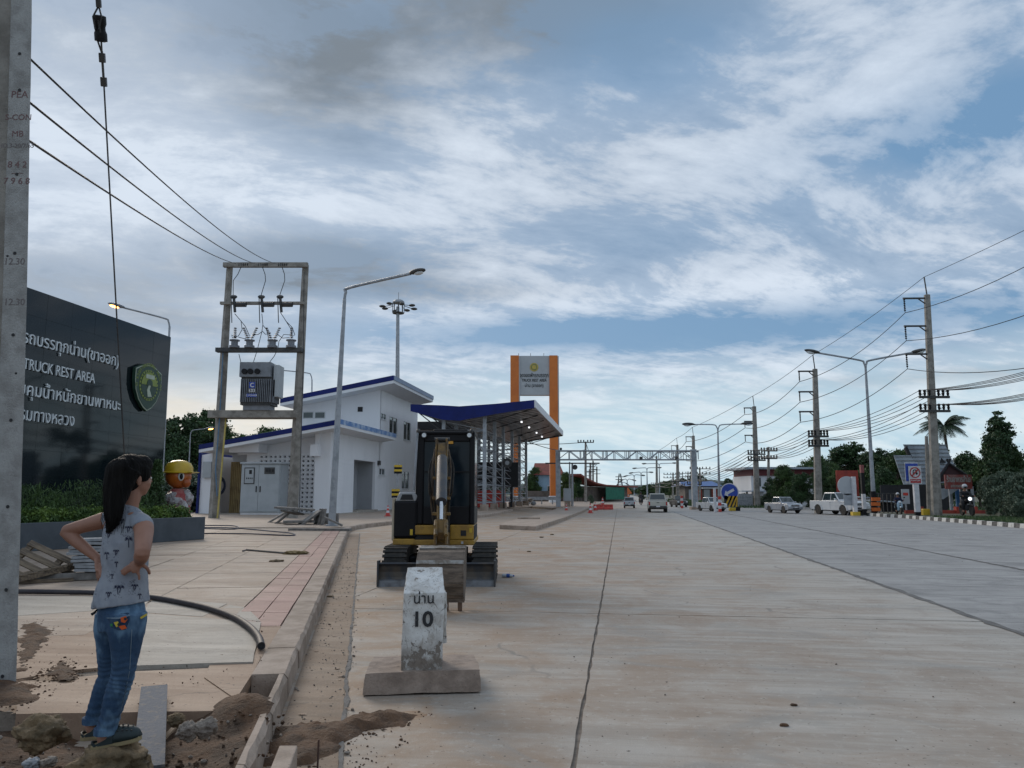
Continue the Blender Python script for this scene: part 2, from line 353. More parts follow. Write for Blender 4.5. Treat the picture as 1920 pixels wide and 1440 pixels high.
def tag(o, label=None, cat=None, group=None, kind=None):
    if label: o['label'] = label
    if cat: o['category'] = cat
    if group: o['group'] = group
    if kind: o['kind'] = kind
    return o
def thing(name, label, cat, loc=(0, 0, 0), rz=0, group=None, scale=1):
    o = bpy.data.objects.new(name, None); COL.objects.link(o); o.empty_display_size = .2
    o.location = loc; o.rotation_euler = (0, 0, rz); o.scale = (scale,)*3 if not isinstance(scale, (tuple, list)) else scale
    return tag(o, label, cat, group)
def dup(root, loc=None, rz=None, label=None, scale=None, group=None):
    def rec(o, par):
        c = o.copy(); COL.objects.link(c)
        if par is not None: c.parent = par
        for ch in CH.get(o.name, []): rec(ch, c)
        return c
    CH = {}
    for o in bpy.data.objects:
        if o.parent: CH.setdefault(o.parent.name, []).append(o)
    r = rec(root, None)
    if loc is not None: r.location = loc
    if rz is not None: r.rotation_euler = (0, 0, rz)
    if label: r['label'] = label
    if group: r['group'] = group
    if scale is not None: r.scale = (scale,)*3 if not isinstance(scale, (tuple, list)) else scale
    return r
def text(name, body, m, parent, loc, rot, width=None, height=None, size=1, extrude=.01, align='LEFT', bold=0, shear=0):
    c = bpy.data.curves.new('t', 'FONT'); c.body = body; c.size = size; c.extrude = 0; c.offset = 0; c.resolution_u = 3; c.shear = shear
    o = bpy.data.objects.new('t', c); COL.objects.link(o); bpy.context.view_layer.update()
    me = bpy.data.meshes.new_from_object(o.evaluated_get(bpy.context.evaluated_depsgraph_get()))
    bpy.data.objects.remove(o)
    n = len(me.vertices); co = np.zeros(n*3, np.float32); me.vertices.foreach_get('co', co); co = co.reshape(-1, 3)
    x0, x1, y0, y1 = co[:, 0].min(), co[:, 0].max(), co[:, 1].min(), co[:, 1].max()
    kx = width/(x1-x0) if width else 1; ky = height/(y1-y0) if height else kx
    if not width: kx = ky
    co[:, 0] = (co[:, 0]-x0)*kx; co[:, 1] *= ky
    wd = (x1-x0)*kx
    if align == 'RIGHT': co[:, 0] -= wd
    if align == 'CENTER': co[:, 0] -= wd/2
    me.vertices.foreach_set('co', co.ravel()); me.materials.clear(); me.materials.append(m); me.name = name
    # thickness and weight
    import bmesh as _b
    bm = _b.new(); bm.from_mesh(me); _b.ops.remove_doubles(bm, verts=bm.verts, dist=1e-5)
    _b.ops.recalc_face_normals(bm, faces=bm.faces)
    if bold:
        b = [e for e in bm.edges if len(e.link_faces) == 1]
        off = {}
        for e in b:
            f = e.link_faces[0]; mid = (e.verts[0].co+e.verts[1].co)/2
            d_ = (e.verts[1].co-e.verts[0].co).normalized(); nn = Vector((d_.y, -d_.x, 0))
            if nn.dot(mid-f.calc_center_median()) < 0: nn = -nn
            for v_ in e.verts: off.setdefault(v_, []).append(nn)
        for v_, ns in off.items():
            s_ = sum(ns, Vector()); 
            if s_.length > .1: v_.co += s_.normalized()*bold
    if extrude:
        r = _b.ops.extrude_face_region(bm, geom=list(bm.faces))
        for v_ in [g for g in r['geom'] if isinstance(g, _b.types.BMVert)]: v_.co.z += extrude
    _b.ops.recalc_face_normals(bm, faces=bm.faces)
    bm.to_mesh(me); bm.free()
    ob = obj(name, me, parent); ob.location = loc; ob.rotation_euler = rot
    return ob
UP = (math.pi/2, 0, 0)
def rock_mesh(name, m, r, seed, sub=3, amp=.28, fr=1.6, flat=1):
    import bmesh as _b
    bm = _b.new(); _b.ops.create_icosphere(bm, subdivisions=sub, radius=1)
    for v in bm.verts:
        p = v.co.copy(); d_ = noise.fractal(p*fr+Vector((seed*7.3, seed*1.7, 0)), 1., 2., 5)
        q = noise.cell(p*2.1+Vector((seed, 0, 0)))
        v.co = p*(1+amp*d_+.10*(q-.5)+.05*noise.fractal(p*6+Vector((seed, 2, 0)), 1., 2., 4)); v.co = Vector((v.co.x*r[0], v.co.y*r[1], v.co.z*r[2]))
    me = bpy.data.meshes.new(name); bm.to_mesh(me); bm.free(); me.materials.append(m)
    me.polygons.foreach_set('use_smooth', [sub > 3]*len(me.polygons))
    return me
def evalmesh(o):
    bpy.context.view_layer.update()
    return bpy.data.meshes.new_from_object(o.evaluated_get(bpy.context.evaluated_depsgraph_get()))
rnd = random.Random(7)
# ================================================================= GROUND
mb = MB(); mb.poly([(-1500, -60, -.14), (1500, -60, -.14), (1500, 3500, -.14), (-1500, 3500, -.14)])
tag(mb.build('ground', M['terrain']), kind='structure')
M['seal'] = mat('tar_stained_concrete', (.11, .105, .10), (.17, .16, .15), scale=4, fine=.4, bump=.4, coord='P')
road = thing('road', None, None); tag(road, kind='structure')
mb = MB(); mb.poly([RF(-24, -9, -.016), RF(24, -9, -.016), RF(24, 84, -.016), RF(-24, 84, -.016)])
mb.build('road_bed', M['bed'], road)
def jagged(a, b, step=.4, j=.007):
    a = Vector(a); b = Vector(b); n = max(1, int((b-a).length/step)); nn = Vector((-(b-a).y, (b-a).x)).normalized()
    return [a+(b-a)*(i/n)+nn*(rnd.uniform(-j, j) if i else 0) for i in range(n)]
def slab(name, corners, z0, z1, m, parent, j=.006, step=.4):
    P = []
    for i in range(len(corners)): P += jagged(corners[i][:2], corners[(i+1) % len(corners)][:2], step, j)
    b = MB(); b.prism([(p.x, p.y) for p in P], z0, z1)
    return b.build(name, m, parent)
tb = [-20, -16, -12, -8, -4, -.3, 4.4, 8.15, 11.9, 15.6, 19.4, 23]
sb = [-8, -.25, 10.45, 21.6, 32, 42.5, 53, 63.5, 74, 84]
for i in range(len(tb)-1):
    for k in range(len(sb)-1):
        g = .010 if i < 5 else .016; t0, t1, s0, s1 = tb[i]+g, tb[i+1]-g, sb[k]+.009, sb[k+1]-.009
        c = [RF(t0, s0), RF(t1, s0), RF(t1, s1), RF(t0, s1)]
        far = sb[k] > 40
        slab('road_slab', c, -.10, rnd.uniform(-.002, .002), M['road'] if tb[i] < 4 else M['road2'], road, j=.0 if far else .008, step=3 if far else .25)
mb = MB(); mb.poly([RF(-6, 84, -.004), RF(8.6, 84, -.004), RF(8.6, 900, -.004), RF(-6, 900, -.004)])
mb.build('far_carriageway', M['road'], road)
mb = MB(); mb.poly([RF(8.6, 84, -.006), RF(26, 84, -.006), RF(26, 150, -.006), RF(17, 150, -.006), RF(17, 900, -.006), RF(16, 900, -.006), RF(12, 100, -.006)])
mb.build('far_carriageway', M['road2'], road)
# dark sealing bands with ragged edges along two long joints
for tt, w0 in ((4.4, .05), (8.15, .06)):
    mb = MB(); prev = None
    for s0 in np.arange(1, 62, .16):
        q = noise.fractal(Vector((s0*1.7, tt, 0)), 1, 2, 4); a_, c_ = tt-w0*(.6+abs(q)*1.5), tt+w0*(.5+abs(noise.noise(Vector((s0*2.3, 9, tt))))*1.6)
        p, r_ = RF(a_, s0, .006), RF(c_, s0, .006)
        if prev: mb.poly([prev[0], prev[1], r_, p])
        prev = (p, r_)
    mb.build('joint_seal', M['seal'], road)
# lane paint
mb = MB()
for t, s0, s1 in [(11.9, 17, 20), (11.9, 29, 32.5), (11.6, 40, 43), (15.6, 24, 26.5), (15.6, 34, 37), (15.6, 45, 48), (8.15, 46, 49), (8.3, 57, 60), (8.2, 68, 71)]:
    mb.poly([RF(t-.06, s0, .004), RF(t+.06, s0, .004), RF(t+.06, s1, .004), RF(t-.06, s1, .004)])
mb.build('lane_mark', mat('worn_lane_paint', (.50, .50, .49), (.25, .25, .25), scale=5, bump=.1, coord='P', lo=.35, hi=.6), road)

# ---- left kerb line
KD = Vector((-.187, .982)).normalized(); KL = Vector((-KD.y, KD.x)); K0 = Vector((-1.75, 6.4))
def KF(a, b, z=0): p = K0+KD*a+KL*b; return Vector((p.x, p.y, z))
line = [KF(-4.3, 0).to_2d(), KF(8, 0).to_2d(), KF(20, 0).to_2d(), KF(24.5, 0).to_2d(), Vector((-6.62, 32.4)), Vector((-6.72, 34)), Vector((-6.55, 36)), Vector((-6.1, 38.6)), Vector((-5.5, 41.5)), Vector((-4.6, 45)), Vector((-3.6, 47.6)), Vector((-2.3, 49.6)), Vector((-1.5, 53)), Vector((-.9, 58)), Vector((-.2, 66)), Vector((.1, 69.5)), Vector((-.9, 71.5)), Vector((-4, 74))]
def resample(P, step):
    out = [P[0]]; 
    for a, b in zip(P, P[1:]):
        n = max(1, round((b-a).length/step)); out += [a+(b-a)*(i/n) for i in range(1, n+1)]
    return out
kp = resample(line, 1.0)
def nrm(P, i):
    t = (P[min(i+1, len(P)-1)]-P[max(i-1, 0)]).normalized(); return Vector((-t.y, t.x))
kerb = thing('kerb', None, None); tag(kerb, kind='structure')
for i in range(len(kp)-1):
    a, b = kp[i], kp[i+1]; na, nb = nrm(kp, i), nrm(kp, i+1); t = (b-a).normalized()*.006
    if i == 0: continue
    w_ = .28 if a.y > 5.35 else .075; top = .18+rnd.uniform(-.004, .004)
    o0, o1, i0, i1 = a+t, b-t, a+na*w_+t, b+nb*w_-t
    k = MB(); jj = lambda s=.004: rnd.uniform(-s, s)
    near = a.y < 16
    n = 5 if near else 2
    L = []
    for q in range(n+1):
        f = q/n; p = o0.lerp(o1, f); r_ = i0.lerp(i1, f); e = .007 if near else 0
        nn = (r_-p).normalized(); 
        L.append([(p.x, p.y, -.08), (p.x+nn.x*.012+jj(e), p.y+nn.y*.012, top-.035+jj(e)), (p.x+nn.x*.04+jj(e), p.y+nn.y*.04, top+jj(e*.6)), (r_.x, r_.y, top+jj(e*.5)), (r_.x, r_.y, -.08)])
    bs = [k.addv(x) for x in L]
    for x, y in zip(bs, bs[1:]):
        for q in range(5): k.face([x+q, x+(q+1) % 5, y+(q+1) % 5, y+q])
    k.face([bs[0]+q for q in range(5)]); k.face([bs[-1]+q for q in reversed(range(5))])
    o = k.build('kerb_stone', M['kerb'], kerb)
# broken, tilted kerb end beside the camera
k = MB(); k.prism([(-1.02, 3.0), (-.94, 3.0), (-1.16, 4.42), (-1.26, 4.42)], -.1, .2); o = k.build('broken_kerb_stone', M['kerb'], kerb, bevel=.008)
# gutter strip and its ragged joint
mb = MB()
for a0 in np.arange(-3, 24, 1.):
    mb.poly([KF(a0, -.02, .004), KF(a0, -.42, .004), KF(a0+1, -.42, .004), KF(a0+1, -.02, .004)])
mb.build('gutter_strip', M['gutter'], road)
mb = MB(); prev = None
for a0 in np.arange(-3, 24.6, .12):
    wv = rnd.uniform(.006, .018)*(1.4 if rnd.random() < .2 else 1); x = -.43+.02*noise.noise(Vector((a0*1.3, 0, 0)))
    p, q = KF(a0, x-wv, .008), KF(a0, x+wv, .008)
    if prev: mb.poly([prev[0], prev[1], q, p])
    prev = (p, q)
mb.build('joint_filler', M['seal'], road)

# ---- pavement base
pave = thing('pavement', None, None); tag(pave, kind='structure')
inn = [kp[i]+nrm(kp, i)*.285 for i in range(len(kp)) if kp[i].y > 5.35]
poly = [(inn[0].x, inn[0].y)]
poly = [(-1.86, 5.24)]+[(p.x, p.y) for p in inn]+[(-30, 95), (-90, 95), (-90, 5.2), (-14, 5.2)]
mb = MB(); mb.prism(poly, -.1, .155); mb.build('pavement_base', M['bed'], pave)
# distant yard surface (right of and beyond the tiles)
far = [(p.x, p.y) for p in inn if p.y > 32.0]
mb = MB(); mb.prism([(far[0][0], 32.0)]+far[1:]+[(-30, 95), (-90, 95), (-90, 32.0)], .12, .178)
mb.build('yard_surface', M['pave'], pave)
mb = MB(); mb.prism([(-90, 6), (-17.3, 6), (-21.3, 31.98), (-90, 31.98)], .12, .178); mb.build('yard_surface', M['pave'], pave)
# canopy lane kerb island
def island(pts, m, name='island_kerb'):
    b = MB(); b.prism(pts, -.05, .19); return b.build(name, m, kerb, bevel=.03)
isl = [(-.58, 34.5), (.95, 33.4), (1.35, 35.2)]
island([(-.55, 34.4), (1.0, 32.9), (1.75, 37.4), (-.3, 38.2)], M['kerb'])
for (a, b) in zip([(1.77, 37.45, -.28, 38.25), (3.0, 45, .9, 45.6), (4.35, 54, 2.2, 54.6), (5.7, 63, 3.2, 63.5), (6.95, 72, 4.2, 72.4)], [(2.98, 44.9, .88, 45.5), (4.33, 53.9, 2.18, 54.5), (5.68, 62.9, 3.18, 63.4), (6.93, 71.9, 4.18, 72.3), (8.3, 82, 2, 83)]):
    island([(a[2], a[3]), (a[0], a[1]), (b[0], b[1]), (b[2], b[3])], M['pave'])
mb = MB(); mb.box((.9, 42.2, .23), (1.2, .5, .09)); mb.build('loose_kerb_piece', M['kerb'], kerb, bevel=.01)
mb = MB(); mb.prism([(2, 83), (8.3, 82.5), (16, 135), (-60, 135), (-60, 95.2), (-28, 95.2), (-2.5, 75)], -.1, .16); mb.build('yard_surface', M['pave'], pave)

# ---- stamped paving slabs in the kerb frame, red strip along the kerb
def in_plant(a, b): return False
cw, rl = 1.25, 1.02
n_t = 0
for j in range(9):
    b0 = .86+j*cw; off = (j % 2)*rl*.5
    for i in range(-1, 25):
        a0 = 2.35+off+i*rl*1.06
        if j > 6 and a0 > 15: continue
        if a0 < 1.4 or a0 > 24.6: continue
        if n_t > 295: break
        sk = .35; g = .007
        c = [KF(a0+sk*(b0-.86)*.12+g, b0+g), KF(a0+rl*1.06+sk*(b0-.86)*.12-g, b0+g), KF(a0+rl*1.06+sk*(b0+cw-.86)*.12-g, b0+cw-g), KF(a0+sk*(b0+cw-.86)*.12+g, b0+cw-g)]
        slab('paving_slab', c, .10, .180+rnd.uniform(-.004, .004), M['pave'], pave, j=.006 if a0 < 14 else 0, step=.3 if a0 < 14 else 2)
        n_t += 1
mb = MB(); mb.prism([KF(1.5, 12.2).to_2d(), KF(1.5, 16).to_2d(), KF(24.8, 16).to_2d(), KF(24.8, 10).to_2d(), KF(15, 10).to_2d(), KF(14.8, 12.2).to_2d()], .12, .178); mb.build('yard_surface', M['pave'], pave)
for i in range(25):
    a0 = 2.05+i*.92
    for b0, b1 in ((.30, .57), (.58, .85)):
        s_ = .1 if b0 > .5 else 0
        slab('red_paver', [KF(a0+.006+s_, b0), KF(a0+.91+s_, b0), KF(a0+.91+s_+.06, b1), KF(a0+.006+s_+.06, b1)], .10, .179+rnd.uniform(-.004, .004), M['paver'], pave, j=.004 if i < 12 else 0, step=.25 if i < 12 else 2)
slab('kerb_margin', [KF(-.9, .285), KF(2.05, .285), KF(2.1, .86), KF(-.2, .62)], .10, .176, M['pave3'], pave, j=.008)
mb = MB(); mb.prism([KF(24.4, .29).to_2d(), KF(24.4, .86).to_2d(), (-8.0, 32.0), (-6.8, 32.0)], .1, .177); mb.build('kerb_margin', M['pave'], pave)
# near slabs: ramp of smooth cement, dusty slab, light tiles
g2 = lambda x, y, z=.18: tuple(G(x, y, z)[:2])
slab('dusty_slab', [g2(30, 1335), g2(436, 1328), g2(470, 1262), g2(505, 1249), g2(480, 1246), g2(240, 1256), g2(150, 1266), g2(30, 1275)], -.1, .168, M['pave3'], pave, j=.01, step=.2)
slab('cement_ramp', [g2(195, 1252), g2(474, 1243), g2(489, 1168), g2(382, 1160), g2(250, 1150), g2(180, 1148)], .10, .19, M['pave2'], pave, j=.006, step=.3)
slab('cement_ramp', [g2(25, 1275), g2(120, 1258), g2(190, 1252), g2(172, 1149), g2(25, 1158)], .10, .182, M['pave3'], pave, j=.014, step=.25)
for c in ([(20, 1156), (172, 1146), (205, 1118), (20, 1119)], [(176, 1146), (262, 1149), (285, 1120), (209, 1118)], [(266, 1149), (380, 1157), (425, 1133), (290, 1121)], [(384, 1158), (489, 1165), (462, 1140), (430, 1134)]):
    slab('pale_tile', [g2(*q) for q in c], .10, .181+rnd.uniform(-.003, .006), M['pave2'], pave, j=.006, step=.3)
slab('pale_tile', [g2(20, 1117), g2(290, 1119), g2(455, 1136), g2(475, 1122), g2(400, 1103), g2(20, 1097)], .10, .176, M['pave2'], pave, j=.006, step=.3)

# cement spatter along the gutter
mb = MB(); rq = random.Random(11)
for _ in range(34):
    p = KF(rq.uniform(-1.5, 9), -rq.uniform(.06, .75)); r_ = rq.uniform(.006, .024); n_ = 9
    mb.poly([(p.x+r_*rq.uniform(.5, 1.2)*1.5*math.cos(6.283*k/n_), p.y+r_*rq.uniform(.5, 1.2)*math.sin(6.283*k/n_), .0095+.0001*_) for k in range(n_)])
tag(mb.build('cement_spatter', M['pave3'], road), kind='stuff')
# ---- open soil in front of the pavement: a height field
def soil_h(x, y):
    z = .045+.035*noise.fractal(Vector((x*1.4, y*1.4, 3)), 1, 2, 3)+.022*noise.fractal(Vector((x*7, y*7, 1)), 1, 2, 4)+.010*noise.noise(Vector((x*26, y*26, 5)))
    z -= .05*math.exp(-((y-5.15)/.35)**2)*(1 if x < -2.2 else max(0, (-1.8-x)/.4))
    z += .20*math.exp(-((x+1.74)**2/.10+(y-5.30)**2/.12)) + .09*math.exp(-((x+1.45)**2/.03+(y-4.7)**2/.4))
    z += .05*math.exp(-((x+3.3)**2/.5+(y-5.0)**2/.12))
    return z
mb = MB(); xs = np.arange(-9, -1.02, .045); ys = np.arange(1.8, 5.9, .045)
idx = {}
for i, x in enumerate(xs):
    for j, y in enumerate(ys):
        xe = x
        idx[i, j] = mb.addv([(xe, y, soil_h(x, y) if y < 5.18 or x > -2.35 else min(soil_h(x, y), .1))])
for i in range(len(xs)-1):
    for j in range(len(ys)-1):
        x, y = xs[i], ys[j]
        if x > K0.x+(y-K0.y)*KD.x/KD.y-(.05 if y < 5.3 else .25): continue
        mb.face([idx[i, j], idx[i+1, j], idx[i+1, j+1], idx[i, j+1]])
tag(mb.build('soil', M['soilc'], smooth=True), kind='structure')
M['dust'] = mat('soil_dust', (.29, .18, .105), (.38, .27, .185), scale=7, fine=.4, bump=.4, coord='P')
# soil patches lying on the slabs and spilled on the road
def patch(name, outline, m, z, hgt, seed, parent=None, cell=.03, label=None, fringe=True):
    from mathutils.geometry import intersect_point_tri_2d
    P = [Vector(p) for p in outline]
    def dist(p):
        ins = False; dmin = 9
        for a, b in zip(P, P[1:]+P[:1]):
            if (a.y > p.y) != (b.y > p.y) and p.x < (b.x-a.x)*(p.y-a.y)/(b.y-a.y)+a.x: ins = not ins
            t = max(0, min(1, (p-a).dot(b-a)/(b-a).length_squared)); dmin = min(dmin, (p-a-(b-a)*t).length)
        return dmin if ins else -dmin
    x0, x1 = min(p.x for p in P)-.2, max(p.x for p in P)+.2; y0, y1 = min(p.y for p in P)-.2, max(p.y for p in P)+.2
    b = MB(); X = np.arange(x0, x1, cell); Y = np.arange(y0, y1, cell); id_ = {}
    for i, x in enumerate(X):
        for j, y in enumerate(Y):
            e = dist(Vector((x, y)))+.10*noise.fractal(Vector((x*5+seed, y*5, 0)), 1, 2, 4)
            h = min(1, max(-.3, e/.12)); q = .5+.5*noise.fractal(Vector((x*9, y*9, seed)), 1, 2, 4)
            if e > -.04: id_[i, j] = b.addv([(x, y, z-.006+(hgt*max(0, h)*(.35+q)+(.006 if h > 0 else h*.02)))])
    for (i, j) in list(id_):
        if (i+1, j) in id_ and (i, j+1) in id_ and (i+1, j+1) in id_: b.face([id_[i, j], id_[i+1, j], id_[i+1, j+1], id_[i, j+1]])
    o = b.build(name, m, parent, smooth=True); tag(o, label, None, None, 'stuff')
    if not fringe: return o
    rr = random.Random(seed); b = MB()
    for _ in range(260):
        i = rr.randrange(len(P)); p = P[i].lerp(P[(i+1) % len(P)], rr.random()); c_ = sum(P, Vector((0, 0)))/len(P); p = p.lerp(c_, rr.uniform(-.12, .35)); s_ = .0035+.010*rr.random()**3
        b.sphere((p.x+rr.gauss(0, .05), p.y+rr.gauss(0, .07), z+s_*.3), (s_, s_*.8, s_*.6), 5, 3)
    tag(b.build('soil_crumbs', m), 'crumbs round the edge of '+label, None, None, 'stuff')
    cc = sum(P, Vector((0, 0)))/len(P); patch('soil_dust', [cc+(p-cc)*1.28 for p in P], M['dust'], z-.0035, .004, seed+40, cell=.05, label='thin dust around '+label, fringe=False)
    return o
patch('spilled_soil', [g2(490, 1440, 0), g2(495, 1368, 0), g2(600, 1358, 0), g2(720, 1338, 0), g2(788, 1340, 0), g2(770, 1356, 0), g2(690, 1372, 0), g2(640, 1395, 0), g2(600, 1440, 0)], M['soilc'], 0, .055, 1, label='dark brown soil spilled across the road by the broken kerb')
patch('spilled_soil', [g2(35, 1262), g2(35, 1172), g2(70, 1166), g2(105, 1186), g2(70, 1225)], M['soilc'], .18, .03, 2, label='brown gravelly soil on the cement beside the concrete pole')
patch('spilled_soil', [g2(-90, 1322), g2(-90, 1268), g2(40, 1272), g2(75, 1290), g2(60, 1318)], M['soilc'], .168, .04, 8, label='brown soil heaped round the foot of the concrete pole')
patch('spilled_soil', [g2(85, 1268), g2(95, 1254), g2(118, 1240), g2(136, 1262), g2(130, 1275)], M['soilc'], .182, .025, 3, label='small patch of brown soil left of the jeans')
# pebbles and crumbs
M['dust'] = mat('soil_dust', (.22, .15, .105), (.30, .225, .17), scale=7, fine=.4, bump=.4, coord='P')
def scatter(name, n, fn, m, smin, smax, label, seed):
    rr = random.Random(seed); b = MB()
    for _ in range(n):
        x, y, z = fn(rr); s_ = rr.uniform(smin, smax)*(1 if rr.random() < .85 else 1.8)
        rot = Matrix.Rotation(rr.uniform(0, 6), 3, (rr.random(), rr.random(), 1))
        b.sphere((x, y, z+s_*.22), (s_, s_*rr.uniform(.6, 1), s_*rr.uniform(.35, .7)), 5, 3, rot)
    return tag(b.build(name, m), label, None, None, 'stuff')
def f_soil(r): x = r.uniform(-6, -1.35); y = r.uniform(2.4, 5.1); return x, y, soil_h(x, y)
scatter('pebbles', 600, f_soil, M['rock2'], .004, .014, 'pale pebbles strewn over the red brown soil', 1)
scatter('soil_clods', 1200, f_soil, M['soilc'], .006, .02, 'soil clods strewn over the red brown soil', 2)
def f_spill(r): p = G(r.triangular(490, 800, 520), r.uniform(1340, 1440), 0); return p.x, p.y, 0
scatter('soil_clods', 260, f_spill, M['soilc'], .003, .009, 'crumbs of soil around the spill on the road', 3)
def f_road(r): p = RF(r.uniform(-4, 8), 4+26*r.random()**1.8); return p.x, p.y, 0.
scatter('road_grit', 260, f_road, M['bed'], .004, .011, 'dark grit and crumbs scattered on the road', 4)
def f_gut(r): p = KF(r.uniform(-2, 16), -r.uniform(.02, .5)); return p.x, p.y, .004
scatter('gutter_grit', 500, f_gut, M['rock2'], .004, .013, 'pale grit lying along the left gutter', 5)
def f_pv(r): p = G(r.uniform(60, 500), r.uniform(1150, 1320), .18); return p.x, p.y, .18
scatter('paving_grit', 130, f_pv, M['soilc'], .003, .009, 'soil crumbs on the near paving slabs', 6)

# ---- right verge with black and white kerb
verge = [RF(18.2, 12), RF(18.05, 37.7), RF(17.9, 45), RF(17.9, 51.9), RF(16.9, 60.6), RF(19, 63), RF(60, 63), RF(60, 12)]
vv = [tuple(p[:2]) for p in verge]
mb = MB(); mb.prism(vv, -.1, .13); tag(mb.build('verge', M['terrain']), kind='structure')
kr = thing('painted_kerb', None, None); tag(kr, kind='structure')
kwhite = mat('worn_white_kerb_paint', (.55, .55, .53), (.35, .34, .32), scale=6, lo=.45, hi=.7, bump=.2, coord='P')
kblack = mat('worn_black_kerb_paint', (.055, .055, .055), (.14, .135, .13), scale=6, lo=.45, hi=.7, bump=.2, coord='P')
kl = resample([RF(18.0, 30).to_2d(), RF(17.82, 37.7).to_2d(), RF(17.75, 45).to_2d(), RF(17.65, 51.9).to_2d(), RF(16.6, 60.5).to_2d()], .52)
for i in range(len(kl)-1):
    a, b = kl[i], kl[i+1]; t = (b-a).normalized()*.004; n_ = Vector((t.y, -t.x)).normalized()*.22
    k = MB(); k.extr([(0, 0), (0, 0), (0, 0)], 'x', 0, 0) if False else None
    P = [(a+t), (b-t), (b-t+n_), (a+t+n_)]
    q = k.addv([(p.x, p.y, -.05) for p in P]+[(P[0].x+n_.x*.15, P[0].y+n_.y*.15, .2), (P[1].x+n_.x*.15, P[1].y+n_.y*.15, .2), (P[2].x, P[2].y, .2), (P[3].x, P[3].y, .2)])
    for f in ((4, 5, 6, 7), (0, 1, 5, 4), (1, 2, 6, 5), (2, 3, 7, 6), (3, 0, 4, 7)): k.face([q+x for x in f])
    k.build('kerb_stone', kwhite if i % 2 else kblack, kr)
# grass strip on the verge, far median
def blades(name, n, fn, m, h, label, seed, wd=.02):
    rr = random.Random(seed); b = MB()
    for _ in range(n):
        x, y, z = fn(rr); a = rr.uniform(0, 6.3); hh = h*rr.uniform(.5, 1.2); lx, ly = rr.uniform(-.35, .35)*hh, rr.uniform(-.35, .35)*hh
        c, s_ = math.cos(a)*wd, math.sin(a)*wd
        b.poly([(x-c, y-s_, z), (x+c, y+s_, z), (x+lx*.5+c*.6, y+ly*.5+s_*.6, z+hh*.6), (x+lx, y+ly, z+hh)])
    return tag(b.build(name, m), label, None, None, 'stuff')
def f_v(r): p = RF(r.uniform(18.3, 26), r.uniform(31, 50)); return p.x, p.y, .13
blades('grass', 9000, f_v, M['grass'], .16, 'short grass on the verge behind the striped kerb', 1, .03)
def f_m(r): p = RF(r.uniform(9, 16), 86+120*r.random()); return p.x, p.y, -.14
blades('grass', 7000, f_m, M['grass'], .45, 'rough grass on the median beyond the gantry', 2, .1)
def f_vr(r): p = RF(r.uniform(27, 60), 40+100*r.random()); return p.x, p.y, .0
blades('grass', 5000, f_vr, M['grass'], .35, 'rough grass under the roadside trees', 3, .08)
# ================================================================= BUILDINGS
# --- black granite sign wall
WO = at(320, 632, 27.5); WO.z = .18
WA = E_ANG
wall = thing('sign_wall', 'tall polished black granite wall with raised silver lettering and a green shield', 'wall', WO, WA)
def gran():
    m = bpy.data.materials.new('polished_black_granite'); m.use_nodes = True; t = m.node_tree; t.nodes.clear(); n = NT(t)
    v = n.n('ShaderNodeTexCoord').outputs['Object']
    c = n.mix(n.ramp(n.noise(v, 30, 4, .7), .45, .7), (.006, .011, .014), (.018, .026, .030))
    oi = n.n('ShaderNodeObjectInfo').outputs['Random']
    c = n.mix(n.m('MULTIPLY', oi, .2), c, (.02, .026, .03))
    p = n.n('ShaderNodeBsdfPrincipled', {'Base Color': c, 'Roughness': .05, 'Specular IOR Level': .36})
    n.n('ShaderNodeOutputMaterial', {0: p.outputs[0]}); return m
M['granite'] = gran()
hw = lambda x, y: hit(x, y, WO, WA)
WTOP = 7.3
WTOP = hw(320, 632)[1]-.18
mb = MB(); mb.b2(-18, -.03, .04, .55, 0, WTOP-.02); mb.build('wall_core', M['dark'], wall)
pw_, ph_ = 1.02, (WTOP-.35)/9
gm = MB(); gm.b2(-pw_+.005, 0, 0, .05, 0, ph_-.005); gme = gm.mesh('granite_panel', M['granite'])
for i in range(17):
    for j in range(9):
        o = obj('granite_panel', gme, wall); o.location = (-i*pw_, rnd.uniform(-.0015, .0015)-.01, .35+j*ph_); 
        o.rotation_euler = (rnd.uniform(-.0015, .0015), 0, rnd.uniform(-.0015, .0015))
def wtext(body, xr, yr, xl, yb, ytop, h, shift=0, extra=None, bold=.006):
    s1, z1 = hw(xr, yr)
    s0, z0 = hw(xl, yb)
    return s1, z1
# lettering lines: measured right end, real-size height; each text is right aligned on its end
def line_(body, body_full, xr, yr, xl, yl, cap, name='lettering'):
    """fit so that 'body' (the part seen) spans xl..xr on the wall, and the hidden start runs on to the left"""
    s1, z1 = hw(xr, yr); s0, z0 = hw(xl, yl)
    c = bpy.data.curves.new('t', 'FONT'); c.body = body; a = bpy.data.objects.new('t', c); COL.objects.link(a)
    c2 = bpy.data.curves.new('t', 'FONT'); c2.body = body_full; b = bpy.data.objects.new('t', c2); COL.objects.link(b)
    bpy.context.view_layer.update(); r = b.dimensions.x/a.dimensions.x; ky = b.dimensions.y
    bpy.data.objects.remove(a); bpy.data.objects.remove(b)
    o = text(name, body_full, M['text'], wall, (s1, -.02, z1-.18), UP, width=(s1-s0)*r, height=cap*ky, extrude=.05, align='RIGHT', bold=0)
    # push toward the viewer: extrude runs along +Z of the text = -Y of the wall
    return o
line_('ถบรรทุกน่าน(ขาออก)', 'จุดจอดพักรถบรรทุกน่าน(ขาออก)', 219, 687, 50, 652, .50)
line_('RUCK REST AREA', 'TRUCK REST AREA', 174, 719, 50, 703, .43)
line_('คุมนํ้าหนักยานพาหนะ', 'จุดควบคุมนํ้าหนักยานพาหนะ', 222, 770, 46, 745, .50)
line_('มทางหลวง', 'กรมทางหลวง', 135, 799, 45, 788, .50)
